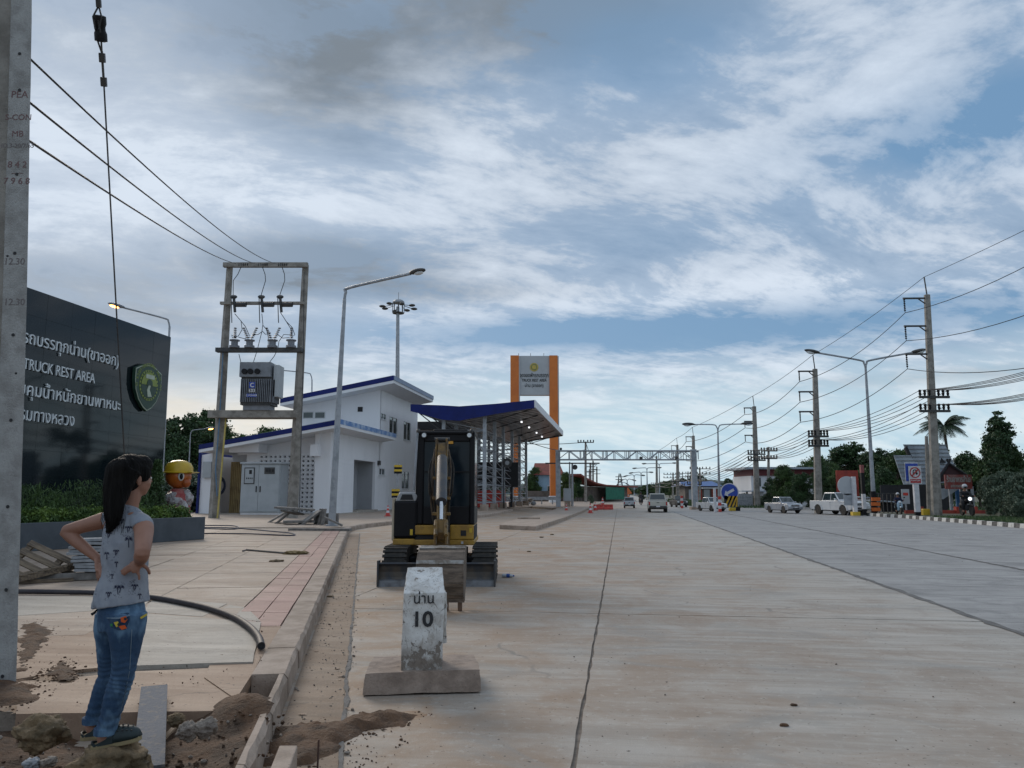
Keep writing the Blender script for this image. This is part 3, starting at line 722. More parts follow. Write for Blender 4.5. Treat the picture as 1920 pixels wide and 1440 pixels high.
# shield
sL, zL = hw(243, 730); sR, zR = hw(294, 730); zT = hw(268, 682)[1]-.18; zB = hw(268, 772)[1]-.18
cx_, wd_ = (sL+sR)/2, (sR-sL); hh_ = zT-zB
def shield(k): 
    P = [(0, .5), (.22, .47), (.5, .36), (.5, .12), (.46, -.08), (.34, -.28), (.16, -.43), (0, -.5)]
    P = P+[(-x, y) for x, y in reversed(P[1:-1])]
    return [(cx_+x*wd_*k, (zT+zB)/2+y*hh_*k) for x, y in P]
em = thing('shield_emblem', None, None); em.parent = wall
gd = simple('emblem_dark_green', (.02, .055, .035), rough=.5); gl = simple('emblem_lime', (.22, .28, .05), rough=.5); gp = simple('emblem_pale', (.42, .48, .38), rough=.5)
MB().extr(shield(1), 'y', -.16, -.06).build('shield_plate', gd, em)
MB().extr(shield(.97), 'y', -.17, -.155).build('shield_rim', gp, em)
MB().extr(shield(.93), 'y', -.18, -.165).build('shield_field', gd, em)
cz_ = (zT+zB)/2+.05*hh_; rr_ = wd_*.33
def disc(cx, cz, rx, rz, y0, y1, n=28, a0=0, a1=2*math.pi):
    return MB().extr([(cx+rx*math.cos(a0+(a1-a0)*i/n), cz+rz*math.sin(a0+(a1-a0)*i/n)) for i in range(n + (0 if a1-a0 > 6.2 else 1))], 'y', y0, y1)
disc(cx_, cz_, rr_*1.06, rr_*1.06, -.19, -.175).build('shield_ring', gl, em)
disc(cx_, cz_, rr_*.9, rr_*.9, -.2, -.185).build('shield_disc', gd, em)
disc(cx_, cz_, rr_*.88, rr_*.88, -.21, -.195, 16, 0, math.pi).build('shield_sky', gl, em)
MB().extr([(cx_-.06, cz_-rr_*.8), (cx_+.16, cz_-rr_*.75), (cx_+.02, cz_-rr_*.3), (cx_+.07, cz_), (cx_-.04, cz_), (cx_-.12, cz_-rr_*.35)], 'y', -.215, -.2).build('shield_road', gp, em)
b = MB(); b.extr([(cx_-.16, cz_), (cx_+.16, cz_), (cx_+.14, cz_+.14), (cx_+.05, cz_+.2), (cx_-.05, cz_+.2), (cx_-.14, cz_+.14)], 'y', -.225, -.21); b.build('shield_truck', gd, em)
b = MB(); b.extr([(cx_-.24, cz_+.22), (cx_+.24, cz_+.22), (cx_+.24, cz_+.36), (cx_-.24, cz_+.36)], 'y', -.225, -.212); b.build('shield_banner', gp, em)
b = MB()   # ring of teeth between disc and field, and small letters round the rim
for i in range(24):
    a = 2*math.pi*i/24; b.extr([(cx_+rr_*1.0*math.cos(a+q)*k, cz_+rr_*1.0*math.sin(a+q)*k) for q, k in ((-.05, .93), (.05, .93), (.05, 1.03), (-.05, 1.03))], 'y', -.2, -.188)
b.build('shield_cog', gd, em)
for i, ch in enumerate('ตำรวจทางหลวงหน่วยบริการ'):
    a = math.pi*(1.02-1.04*i/21); r_ = rr_*1.24
    if i > 21 or unicodedata.category(ch) != 'Lo' or ch == 'ำ': continue
    o = text('shield_letter', ch, gl, em, (cx_+r_*math.cos(a), -.182, cz_+r_*math.sin(a)*1.05), (math.pi/2, -(a-math.pi/2)*1, 0), height=.11, extrude=.006, align='CENTER')

# --- planter and its planting
PO = Vector((G(383, 1011, .18).x, G(383, 1011, .18).y, .18)); PA = math.atan2(1, .44)
pl = thing('planter', 'long charcoal rendered planter wall full of shrubs below the granite sign', 'planter', PO, PA)
ph = hit(383, 969, PO, PA)[1]-.18
mb = MB(); mb.b2(-11, 0, 0, .18, 0, ph); mb.build('front_wall', M['planter'], pl, bevel=.01)
mb = MB(); mb.b2(-.18, -.002, .183, 4.2, 0, ph-.003); mb.build('end_wall', M['planter'], pl, bevel=.01)
mb = MB(); mb.b2(-11, -.19, .19, 4.4, .1, ph-.10); mb.build('planter_soil', M['soilc'], pl)
def leafy(name, n, fn, m, size, seed, asp=.45, up=.35):
    rr = np.random.RandomState(seed); pts = np.array([fn(rr) for _ in range(n)])
    v, f = leaf_arrays(pts, size, rr, asp, up)
    me = bpy.data.meshes.new(name); me.from_pydata(v.tolist(), [], f.tolist()); me.materials.append(m); return me
def leaf_arrays(pts, size, rr, asp=.5, up=.3):
    n = len(pts)
    d_ = rr.normal(size=(n, 3)); d_[:, 2] += up; d_ /= np.linalg.norm(d_, axis=1)[:, None]
    e = rr.normal(size=(n, 3)); s_ = np.cross(d_, e); s_ /= np.linalg.norm(s_, axis=1)[:, None]; nn = np.cross(d_, s_)
    L = (size*rr.uniform(.6, 1.3, n))[:, None]; W = L*asp
    a = pts-d_*L*.5; b = pts+s_*W*.5+nn*W*.12; c = pts+d_*L*.5; e_ = pts-s_*W*.5+nn*W*.12
    v = np.stack([a, b, c, e_], 1).reshape(-1, 3); f = np.arange(n*4).reshape(-1, 4)
    return v, f
# front hedge of bright shrubs
def fh(r):
    x = r.uniform(-11, -.25); k = r.uniform(); q = r.uniform(0, math.pi)
    rad = .36*(.75+.25*noise.noise(Vector((x*1.7, 0, 0)))+.08*r.normal())
    return (x, .55-math.cos(q)*rad*1.1, ph-.08+abs(math.sin(q))*rad*1.15+.05*r.normal())
hd = obj('hedge', leafy('hedge', 21000, fh, M['leafhedge'], .085, 3, .5)); hd.location = PO; hd.rotation_euler = (0, 0, PA)
tag(hd, 'low bright green hedge along the front of the charcoal planter', 'hedge', None, 'stuff')
def ft(r):
    x = r.uniform(-11, -.9); cl = noise.noise(Vector((x*1.2, 7, 0))); h_ = (.95+.4*cl)*r.uniform(.1, 1)
    return (x+r.normal()*.05, r.uniform(.9, 2.4), ph-.1+h_)
tg = obj('tall_plants', leafy('tall_plants', 15000, ft, M['leafmid'], .16, 4, .14, 1.6)); tg.location = PO; tg.rotation_euler = (0, 0, PA)
tag(tg, 'tall thin leaved plants growing between hedge and granite wall', 'plants', None, 'stuff')
P_ = at(292, 930, 25.6)
sh = thing('shrub', 'upright light green shrub between the granite wall and the statue', 'shrub', (P_.x, P_.y, .6))
def fs_(r):
    z = r.uniform(0, 1); rad = .42*(1-z*.75)*math.sqrt(r.uniform()); a = r.uniform(0, 6.3); return (rad*math.cos(a), rad*math.sin(a), .15+z*1.9)
obj('crown', leafy('crown', 2600, fs_, M['leafmid'], .10, 5, .45, .8), sh)
MB().tube([(0, 0, 0), (.02, 0, .9), (0, .02, 1.7)], [.03, .02, .008], 6).build('trunk', M['bark'], sh)

# --- generic hard-hatted statue wrapped in plastic
sp = at(333, 925, 26.8)
st = thing('statue', 'cartoonish statue with orange head and yellow hard hat wrapped in clear plastic', 'statue', (sp.x, sp.y, .3), 0)
zc = at(333, 893, 26.8).z-.3
ORG = simple('statue_orange', (.50, .13, .02), rough=.3)
mb = MB(); mb.sphere((0, 0, zc), (.42, .42, .42), 28, 18); o = mb.build('head', ORG, st, smooth=True)
MB().sphere((.33, -.14, zc-.22), (.15, .16, .17), 16, 12).build('nose', simple('statue_dark_orange', (.36, .08, .015), rough=.35), o, smooth=True)
mb = MB(); mb.lathe([(.52, .10), (.53, .13), (.46, .17), (.455, .30), (.38, .44), (.22, .53), (.02, .56)], (0, 0, zc), 28); h_ = mb.build('hard_hat', simple('hat_yellow', (.55, .36, .02), rough=.3), st, smooth=True)
MB().box((.46, 0, zc+.13), (.26, .62, .03)).build('hat_brim', MATS['hat_yellow'], h_, bevel=.012)
mb = MB(); mb.sphere((.235, -.345, zc-.01), (.10, .05, .155), 14, 10, Matrix.Rotation(.55, 3, 'Z')); e_ = mb.build('eye', simple('statue_white', (.65, .65, .62), rough=.3), st, smooth=True)
MB().sphere((.262, -.385, zc-.02), (.055, .03, .10), 12, 8, Matrix.Rotation(.55, 3, 'Z')).build('pupil', M['black'], e_, smooth=True)
mb = MB(); mb.lathe([(.34, 0), (.42, .35), (.44, .7), (.36, zc-.62), (.20, zc-.42)], (0, 0, 0), 20); mb.build('body', mat('statue_red_uniform', (.28, .05, .05), (.40, .16, .14), scale=4, bump=.3), st, smooth=True)
mb = MB()
for i in range(9):
    a = i*.7; mb.sphere((.30*math.cos(a), .30*math.sin(a), zc-.75-.12*(i % 3)), (.2, .17, .33), 8, 6, Matrix.Rotation(a, 3, 'Y'))
mb.build('plastic_wrap', M['plastic'], st)

# --- office building
C0 = Vector((G(616, 964, .18).x, G(616, 964, .18).y, .18))
bd = thing('office_building', 'white two storey office with blue edged sloping roofs and block screens', 'building', C0, -TH)
FA = -TH; SA = E_ANG          # front plane direction (right), side plane direction (away)
def off(x, y): return Vector((C0.x+x*math.cos(TH)+y*math.sin(TH), C0.y-x*math.sin(TH)+y*math.cos(TH), 0))
def hf(px, py, y=0): s, z = hit(px, py, off(0, y), FA); return s, z-.18
def hs(px, py, x=0): s, z = hit(px, py, off(x, 0), SA); return s, z-.18
# lower roof slab: slopes up to the right
xl, zl = hf(374, 834, -1.5); xr, zr = hf(638, 786, -1.5)
zr2 = hf(638, 786, -1.5)[1]; yend = hs(742, 818, xr)[0]
th_ = .52
def slope_roof(name, xl, zl, xr, zr, y0, y1, th, par):
    b = MB(); b.extr([(xl, zl-th*.96), (xr, zr-th*.96), (xr, zr-.02), (xl, zl-.02)], 'y', y0+.03, y1-.03); r_ = b.build(name, M['whites'], par)
    b = MB(); b.extr([(xl-.02, zl-th*.62), (xr+.02, zr-th*.62), (xr+.02, zr), (xl-.02, zl)], 'y', y0-.03, y0+.02); b.build('blue_fascia', M['blue'], r_)
    b = MB(); b.extr([(xl-.01, zl-th), (xr+.01, zr-th), (xr+.01, zr-th*.6), (xl-.01, zl-th*.6)], 'y', y0-.015, y0+.015); b.build('white_trim', M['whites'], r_)
    b = MB(); b.extr([(xl+.1, zl-.015), (xr-.1, zr-.015), (xr-.1, zr+.03), (xl+.1, zl+.03)], 'y', y0+.1, y1-.1); b.build('roof_sheet', M['roofgrey'], r_)
    return r_
r1 = slope_roof('lower_roof', xl, zl, xr, zr, -1.5, yend, th_, bd)
b = MB(); b.b2(xr+.005, xr+.06, -1.5, yend, zr-th_*.62, zr+.0); b.build('side_fascia', M['film'], r1)
b = MB(); b.b2(xr+.002, xr+.04, -1.5, yend, zr-th_, zr-th_*.62); b.build('side_trim', M['whites'], r1)
def roof_z(x): return zl+(zr-zl)*(x-xl)/(xr-xl)-th_*.97
# upper block
yu = hs(711, 850)[0]; xul = hf(558, 800, yu)[0]
xl2, zl2 = hf(526, 747, yu-1.8); xr2, zr2 = hf(738, 704, yu-1.8); ye2 = hs(812, 750, xr2)[0]
ru = slope_roof('upper_roof', xl2, zl2, xr2, zr2, yu-1.8, ye2, .62, bd)
b = MB(); b.b2(xr2+.005, xr2+.06, yu-1.8, ye2, zr2-.36, zr2); b.build('side_fascia', mat('blue_grey_fascia', (.12, .18, .30), (.08, .13, .24), scale=1, rough=.4), ru)
def roof2_z(x): return zl2+(zr2-zl2)*(x-xl2)/(xr2-xl2)-.6
yb_end = hs(781, 900)[0]
def wallpoly(name, pts, axis, a0, a1, m=M['white'], par=bd): return MB().extr(pts, axis, a0, a1).build(name, m, par)
wallpoly('upper_front_wall', [(xul, 2.5), (-.0, 2.5), (0, roof2_z(0)), (xul, roof2_z(xul))], 'y', yu, yu+.2)
wallpoly('upper_left_wall', [(yu+.2, 2.5), (yb_end, 2.5), (yb_end, roof2_z(xul)), (yu+.2, roof2_z(xul))], 'x', xul, xul+.2)
# side wall x=0 with real openings: build as strips round the openings
def wall_with_holes(name, s0, s1, z1f, holes, thick=.22, m=M['white'], par=bd, x=0):
    """wall in the plane x, from s0 to s1; holes = (s0,s1,z0,z1)"""
    cuts = sorted(set([s0, s1]+[h[0] for h in holes]+[h[1] for h in holes])); b = MB()
    for a, c in zip(cuts, cuts[1:]):
        mid = (a+c)/2; hs_ = sorted([(h[2], h[3]) for h in holes if h[0] <= mid <= h[1]]); z = 0; top = z1f(mid)
        for h0, h1 in hs_:
            if h0 > z: b.b2(x-thick, x, a, c, z, h0)
            z = h1
        if top > z: b.b2(x-thick, x, a, c, z, top)
    return b.build(name, m, par)
def srect(x0, y0, x1, y1, x=0):
    a, zt = hs(x0, y0, x); c, _ = hs(x1, y0, x); _, zb = hs((x0+x1)/2, y1, x); _, zt = hs((x0+x1)/2, y0, x); return (a, c, max(zb, 0.02), zt)
scr = srect(628, 858, 662, 962); rec = srect(664, 864, 704, 959)
w_up = [srect(714, 775, 724, 787), srect(730, 782, 745, 814), srect(757, 791, 770, 826)]
w_lo = [srect(710.5, 878, 721.5, 891), srect(753, 884, 767, 917)]
door = srect(729, 880, 743, 951)
zf = lambda s: (roof_z(0) if s < yu else roof2_z(0))
wall_with_holes('side_wall', 0.0, yb_end, zf, [scr, rec]+w_up+w_lo)
def window(s0, s1, z0, z1, name='window', x=0, n=2, par=bd):
    f = MB(); y = .05
    for (a, c, d0, e) in ((s0, s1, z0, z0+.06), (s0, s1, z1-.06, z1), (s0, s0+.07, z0+.06, z1-.06), (s1-.07, s1, z0+.06, z1-.06)): f.b2(x-.12, x+.02, a, c, d0, e)
    for i in range(1, n): q = s0+(s1-s0)*i/n; f.b2(x-.1, x+.015, q-.035, q+.035, z0+.06, z1-.06)
    fr = f.build(name, M['frame'], par)
    for i in range(n):
        a = s0+(s1-s0)*i/n+.07; c = s0+(s1-s0)*(i+1)/n-.07
        MB().b2(x-.07, x-.05, a, c, z0+.065, z1-.065).build('pane', M['glass'], fr)
    MB().b2(x-.02, x+.06, s0-.05, s1+.05, z0-.06, z0-.002).build('sill', M['frame'], fr)
for q in w_up+w_lo: window(*q)
MB().b2(-.01, .012, door[0], door[1], 0, door[3]).build('door', M['whites'], bd)
s_, z_ = hs(709, 868); MB().box((.08, s_, z_), (.18, .4, .35)).build('wall_lamp', M['dsteel'], bd)
# recess
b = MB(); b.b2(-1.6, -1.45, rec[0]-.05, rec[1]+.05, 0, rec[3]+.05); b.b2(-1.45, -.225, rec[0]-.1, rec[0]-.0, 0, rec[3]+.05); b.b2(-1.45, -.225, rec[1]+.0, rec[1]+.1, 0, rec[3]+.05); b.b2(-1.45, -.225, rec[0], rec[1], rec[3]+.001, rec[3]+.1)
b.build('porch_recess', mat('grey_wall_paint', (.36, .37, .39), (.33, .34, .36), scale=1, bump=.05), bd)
MB().b2(-1.5, .3, rec[0], rec[1], 0, .12).build('porch_step', M['pave2'], bd)
# ventilation screens
def screen(name, w_, h_, nc, nr, dep=.15, fr=.32):
    b = MB(); cw_, ch_ = w_/nc, h_/nr; fx, fz = cw_*fr, ch_*fr
    for i in range(nc):
        for j in range(nr):
            x0, z0 = i*cw_, j*ch_; X = (x0, x0+fx/1.2, x0+cw_-fx/1.2, x0+cw_); Z = (z0, z0+fz/1.2, z0+ch_-fz/1.2, z0+ch_)
            q = b.addv([(X[0], 0, Z[0]), (X[3], 0, Z[0]), (X[3], 0, Z[3]), (X[0], 0, Z[3]), (X[1], 0, Z[1]), (X[2], 0, Z[1]), (X[2], 0, Z[2]), (X[1], 0, Z[2]),
                        (X[1]+.03, dep, Z[1]+.03), (X[2]-.03, dep, Z[1]+.03), (X[2]-.03, dep, Z[2]-.03), (X[1]+.03, dep, Z[2]-.03)])
            for a in range(4):
                c = (a+1) % 4; b.face([q+a, q+c, q+4+c, q+4+a]); b.face([q+4+a, q+4+c, q+8+c, q+8+a])
    return b
def put_screen(b, name, loc, rz):
    o = b.build(name, M['white'], bd); o.location = loc; o.rotation_euler = (0, 0, rz); tag(o, kind='stuff'); return o
x0, zt = hf(486, 853, 1.0); x1, _ = hf(600, 853, 1.0)
put_screen(screen('s', x1-x0, zt, 13, 13, fr=.30), 'front_block_screen', (x0, 1.0, .02), 0)
put_screen(screen('s', scr[1]-scr[0], scr[3]-scr[2], 9, 13, dep=.035, fr=.42), 'side_block_screen', (0, scr[0], scr[2]), math.pi/2)
b = MB(); b.b2(x0, x1, 1.16, 1.19, 0, zt); b.b2(-.06, -.045, scr[0], scr[1], 0, scr[3]); b.build('screen_shade_sheet', M['dark'], bd)  # dark sheets close behind the blocks, painted in for shade in their holes
# front: frieze, columns, porch
W_ = -hf(372, 962)[0]
xa = hf(600, 900, 1.0)[0]
fr_pts = lambda a, c, z0: [(a, z0), (c, z0), (c, roof_z(c)), (a, roof_z(a))]
wallpoly('corner_column', fr_pts(xa, -.222, 0), 'y', 0.0, 1.2)
wallpoly('front_upper_wall', fr_pts(x0-1.6, xa-.002, zt+.02), 'y', 1.0, 1.2)
wallpoly('screen_left_pier', fr_pts(x0-1.6, x0-.002, 0), 'y', 1.003, 1.2) if False else MB().b2(x0-.9, x0-.002, 1.0, 1.2, 0, zt+.018).build('screen_pier', M['white'], bd)
wallpoly('front_left_pier', fr_pts(-W_+.02, -W_+.9, 0), 'y', .0, .25)
wallpoly('left_wall', [(.26, 0), (8, 0), (8, roof_z(-W_)), (.26, roof_z(-W_))], 'x', -W_+.02, -W_+.22)
wallpoly('porch_back_wall', fr_pts(-W_+.9, x0-.9, 0), 'y', 2.6, 2.8, M['whites'])
MB().b2(-W_-.12, -W_+.02, -.15, 8, 0, roof_z(-W_)+.2).build('blue_end_trim', M['blue'], bd)
MB().b2(-W_-.12, -W_+.32, -.17, -.02, roof_z(-W_)-.12, roof_z(-W_)+.02).build('white_end_trim', M['whites'], bd) if False else None
xb0, zb0 = hf(428, 848, -.5); xb1, zb1 = hf(484, 834, -.5)
MB().b2(xb0, xb1, -.4, 2.6, zb0, zb0+.55).build('porch_beam', M['white'], bd)
MB().b2(xb1-.02, x0-.9, .6, 1.0, zb0+.02, roof_z(xb1)-.05).build('porch_lintel', M['white'], bd)
xc0, zc0 = hf(581, 855, -.6); xc1, zc1 = hf(604, 833, -.6)
MB().b2(xc0, xa+.4, -.6, 1.0-.003, zc0, zc1).build('beam_stub', M['white'], bd)
xq = hf(591, 820, -.3)[0]; MB().b2(xq, xq+.28, -.3, .0, zc1+.002, roof_z(xq)+.1).build('short_column', M['white'], bd)
# vents / windows on the upper front
for q in ((568, 772, 588, 785), (590, 772, 610, 785)):
    a, z1_ = hf(q[0], q[1], yu); c, z0_ = hf(q[2], q[3], yu)
    f = MB()
    for (p0, p1, p2, p3) in ((a, c, z0_, z0_+.07), (a, c, z1_-.07, z1_), (a, a+.07, z0_+.07, z1_-.07), (c-.07, c, z0_+.07, z1_-.07)): f.b2(p0, p1, yu-.03, yu+.02, p2, p3)
    fr = f.build('window', M['frame'], bd); MB().b2(a+.07, c-.07, yu-.012, yu-.004, z0_+.07, z1_-.07).build('pane', M['glass'], fr)
a, z1_ = hf(671, 763, yu); c, z0_ = hf(680, 772, yu); v_ = MB().b2(a, c, yu-.03, yu-.005, z0_, z1_).build('vent_grille', M['dark'], bd)
for i in range(4): MB().b2(a, c, yu-.05, yu-.032, z0_+(z1_-z0_)*(i+.3)/4, z0_+(z1_-z0_)*(i+.5)/4).build('louvre', M['dsteel'], v_)
# yellowish slatted folding door inside the porch
xd0, _ = hf(432, 900, 1.6); xd1, _ = hf(452, 900, 1.6); _, zd = hf(440, 866, 1.6)
sd_ = MB().b2(xd0, xd1, 1.62, 1.66, 0, zd).build('folding_door', M['slat'], bd)
for i in range(6): MB().b2(xd0+(xd1-xd0)*(i+.12)/6, xd0+(xd1-xd0)*(i+.7)/6, 1.56, 1.618, .02, zd-.02).build('slat', M['slat'], sd_)
# meter box and coil on the left pier
xm, zm = hf(383, 881, -.02); MB().box((xm+.3, -.12, zm), (.62, .22, 1.1)).build('meter_box', M['cab'], bd, bevel=.02)
xt, zt_ = hf(410, 911, 1.2)
b = MB()
for i in range(5):
    r_ = .66-.04*i; b.tube([(xt+r_*math.cos(a), .9+.03*i, zt_+r_*math.sin(a)*1.05) for a in np.linspace(-2.2, 3.3, 30)], .04, 6)
hc = b.build('hose_coil', M['hose'], None, smooth=True); hc.location = C0; hc.rotation_euler = (0, 0, -TH); tag(hc, 'coil of dark blue hose hung in the porch behind the left concrete pole', 'hose coil')
# building base apron
MB().b2(-W_-.4, .9, -1.2, yb_end, -.12, .015).build('apron', M['pave2'], bd)
# grey block behind
g0 = at(783, 785, 78); g1 = at(829, 800, 78)
b = thing('grey_annex', 'plain grey annex with dark fascia showing behind the blue canopy', 'building', (g0.x, 78, .18), -TH)
MB().b2(0, g1.x-g0.x, 0, 12, 0, g1.z-.5).build('wall', mat('annex_grey', (.23, .22, .22), (.19, .18, .18), scale=.5), b)
MB().b2(-.2, g1.x-g0.x+.3, -.3, 12, g1.z-.498, g1.z+.3).build('roof_slab', M['dark'], b)

# --- electrical cabinet
cp = G(492, 964, .19)
kx = Vector((at(452, 900, 51).x, at(543, 900, 51).x, 0)); 
ca = thing('electrical_cabinet', 'large grey double door electrical cabinet standing before the porch', 'cabinet', (kx[0], 51, .18), -TH*.6)
cwid = at(526, 900, 51).x-kx[0]; chh = at(500, 870, 51).z-.18
MB().b2(0, cwid, 0, 1.5, .12, chh).build('cabinet_body', M['cab'], ca, bevel=.02)
MB().b2(-.08, cwid+.12, -.12, 1.55, chh+.002, chh+.12).build('cabinet_roof', M['cab'], ca, bevel=.02)
MB().b2(.03, cwid-.03, .05, 1.4, 0, .118).build('plinth', M['whites'], ca)
hf_ = cwid*.46
for x_, x2 in ((.03, hf_), (hf_+.02, cwid-.03)):
    d_ = MB().b2(x_, x2, -.035, -.002, .2, chh-.08).build('door', M['cab'], ca, bevel=.008)
    hx = x2-.12 if x_ < .5 else x_+.12
    MB().b2(hx-.03, hx+.03, -.07, -.037, chh*.44, chh*.56).build('handle', M['black'], d_)
b = MB().b2(.22, .92, -.06, -.037, chh*.6, chh*.93).build('meter_window', M['dsteel'], ca)
MB().b2(.28, .86, -.075, -.062, chh*.62, chh*.91).build('meter_glass', M['cab'], b)
for i in range(4): MB().b2(.38+.12*i, .44+.12*i, -.09, -.077, chh*.7, chh*.73).build('indicator', M['ink'], b)
MB().b2(.56, .74, -.09, -.077, chh*.8, chh*.88).build('meter_dial', M['ink'], b)
b = MB().b2(hf_+.38, hf_+1.08, -.06, -.037, chh*.8, chh*.93).build('gauge_panel', M['dsteel'], ca)
for i in range(3): MB().b2(hf_+.48+.2*i, hf_+.62+.2*i, -.075, -.062, chh*.84, chh*.89).build('gauge', M['ink'], b)
MB().b2(cwid+.003, cwid+.03, .25, 1.2, chh*.62, chh*.93).build('side_vent', M['cab'], ca)
MB().b2(cwid+.003, cwid+.03, .25, 1.2, chh*.1, chh*.32).build('side_vent', M['cab'], ca)

# --- canopy over the truck lane
KO = Vector((G(905, 957, .18).x, G(905, 957, .18).y, .18)); KO = Vector((at(905, 940, 62).x, 62, .18))
cn = thing('canopy', 'big butterfly canopy with blue fascia and foil ceiling on lattice columns', 'canopy', KO, -TH)
hk = lambda px, py, y=0: (lambda s, z: (s, z-.18))(*hit(px, py, Vector((KO.x+y*math.sin(TH), KO.y+y*math.cos(TH), 0)), -TH))
top = [hk(*p) for p in ((770, 758), (829, 760), (861, 762), (931, 757), (1002, 750))]
bot = [hk(*p) for p in ((770, 771), (829, 787), (861, 789), (931, 776), (1002, 765))]
LEN = 31
for i in range(4):
    b = MB(); b.extr([bot[i], bot[i+1], top[i+1], top[i]], 'y', -.05, .05); b.build('blue_fascia', M['blue'], cn)
    b = MB(); e0, e1 = bot[i], bot[i+1]
    b.extr([(e0[0]+.02, e0[1]+.25), (e1[0]-.005, e1[1]+.25), (e1[0]-.005, e1[1]+.4), (e0[0]+.02, e0[1]+.4)], 'y', .06, LEN); b.build('roof_deck', M['dark'], cn)
    n_ = 26; b = MB()
    for k in range(n_):
        y0 = .1+(LEN-.2)*k/n_; y1 = y0+(LEN/n_)*.60
        b.extr([(e0[0]+.02, e0[1]+.08), (e1[0]-.02, e1[1]+.08), (e1[0]-.02, e1[1]+.2), (e0[0]+.02, e0[1]+.2)], 'y', y0, y1)
    o = b.build('ceiling_slats', M['ceil'], cn); tag(o, kind='stuff')
b = MB(); z0, z1 = bot[4][1]-.0, top[4][1]; b.b2(top[4][0], top[4][0]+.08, -.05, LEN, z0+.05, z1); b.build('side_fascia', M['whites'], cn)
b = MB(); b.extr([bot[0], bot[1], top[1], top[0]], 'y', LEN-.05, LEN); b.extr([bot[2], bot[4], top[4], top[2]], 'y', LEN, LEN+.05); b.build('rear_fascia', M['dsteel'], cn)
cy = [0.8, 5.8, 11, 17, 23, 29]
def under(x):
    for (a, za), (c, zc_) in zip(bot, bot[1:]):
        if a <= x <= c: return za+(zc_-za)*(x-a)/(c-a)
    return bot[-1][1]
for k, y in enumerate(cy):
    c_ = MB(); zt_ = under(0)
    c_.b2(-.14, .14, y-.14, y+.14, 0, zt_+.1); col_ = c_.build('column', M['steel'], cn)
    MB().b2(-.3, .3, y-.3, y+.3, 0, .5).build('column_footing', M['kerb'], col_)
    c_ = MB(); x2 = -3.4; c_.b2(x2-.14, x2+.14, y-.14, y+.14, 0, under(x2)+.1); col2 = c_.build('column', M['steel'], cn)
    c_ = MB(); nseg = 9
    for j in range(nseg):
        za, zb = .6+j*(zt_-.9)/nseg, .6+(j+1)*(zt_-.9)/nseg
        c_.tube([(0, y, za), (x2, y, za)], .035, 5); c_.tube([(0, y, zb), (x2, y, za)] if j % 2 else [(0, y, za), (x2, y, zb)], .03, 5)
        if k < len(cy)-1: y2 = cy[k+1]; c_.tube([(0, y, za), (0, y2, za)], .035, 5); c_.tube([(0, y, zb), (0, y2, za)], .03, 5)
    o = c_.build('lattice_brace', M['steel'], cn)
    # cantilever brackets under the roof
    c_ = MB()
    xe = bot[4][0]-.3
    c_.tube([(0, y, zt_-.5), (xe, y, under(xe)+.05)], .04, 5); c_.tube([(x2, y, under(x2)-1.0), (bot[0][0]+.4, y, bot[0][1])], .05, 5)
    for q in range(0):
        xx = xe*(q+.6)/5; c_.tube([(xx, y, under(xx)), (xx*.8, y, zt_-1.2+(under(xe)+1.2-zt_)*(q+.6)/5*.8)], .03, 4)
    tag(c_.build('bracket', M['dsteel'], cn), kind='stuff')
for (px, py) in ((938, 809), (955, 820), (972, 829)):
    s_, z_ = hk(px, py, 14); z_ = under(s_)-.05
for i, y in enumerate((9, 15, 22, 28)):
    x_ = bot[3][0]+.9; l_ = MB(); l_.lathe([(.07, -.04), (.08, 0), (.1, .06)], (x_, y, under(x_)), 10); l_.build('ceiling_lamp', M['onw'], cn)
for i, y in enumerate((12, 20)):
    x_ = 1.6; l_ = MB(); l_.tube([(x_, y, under(x_)), (x_, y, under(x_)-.9)], .015, 4); l_.lathe([(.22, -1.0), (.05, -.88)], (x_, y, under(x_)), 10); l_.build('hanging_lamp', M['dsteel'], cn)

# --- orange gateway sign
GD = 120.
gx = [at(x, 800, GD).x for x in (957, 973, 1031, 1046.5)]; gz = at(1000, 666, GD).z-.18
gw = thing('gateway_sign', 'tall gateway of two orange columns carrying a grey sign panel', 'sign', (gx[0], GD, .16))
for a, c in ((gx[0], gx[1]), (gx[2], gx[3])):
    MB().b2(a-gx[0], c-gx[0], 0, 1.9, 1.0, gz).build('orange_column', M['orange'], gw, bevel=.02)
    MB().b2(a-gx[0]+.03, c-gx[0]+.18, .08, 1.8, 1.0, gz-.1).build('column_side', M['panelgrey'], gw)
    MB().b2(a-gx[0]-.15, c-gx[0]+.15, -.15, 2.05, 0, .998).build('column_footing', M['whites'], gw)
z0 = at(1000, 740, GD).z-.16
MB().b2(gx[1]-gx[0]+.003, gx[2]-gx[0]-.003, .3, 1.6, z0, gz-.03).build('sign_panel', M['panelgrey'], gw)
pc = (gx[1]+gx[2])/2-gx[0]; gold = simple('gold_emblem', (.50, .38, .07), rough=.4)
ze = at(1000, 688, GD).z-.16
e_ = MB().extr([(pc+.68*math.cos(a), ze+.68*math.sin(a)) for a in np.linspace(0, 6.28, 25)[:-1]], 'y', .24, .30).build('round_emblem', gold, gw)
MB().extr([(pc+.5*math.cos(a), ze+.5*math.sin(a)) for a in np.linspace(0, 6.28, 25)[:-1]], 'y', .20, .238).build('emblem_ring', simple('emblem_green_dark', (.16, .20, .08)), e_)
MB().extr([(pc+.36*math.cos(a), ze+.36*math.sin(a)) for a in np.linspace(0, 6.28, 25)[:-1]], 'y', .17, .198).build('emblem_disc', gold, e_)
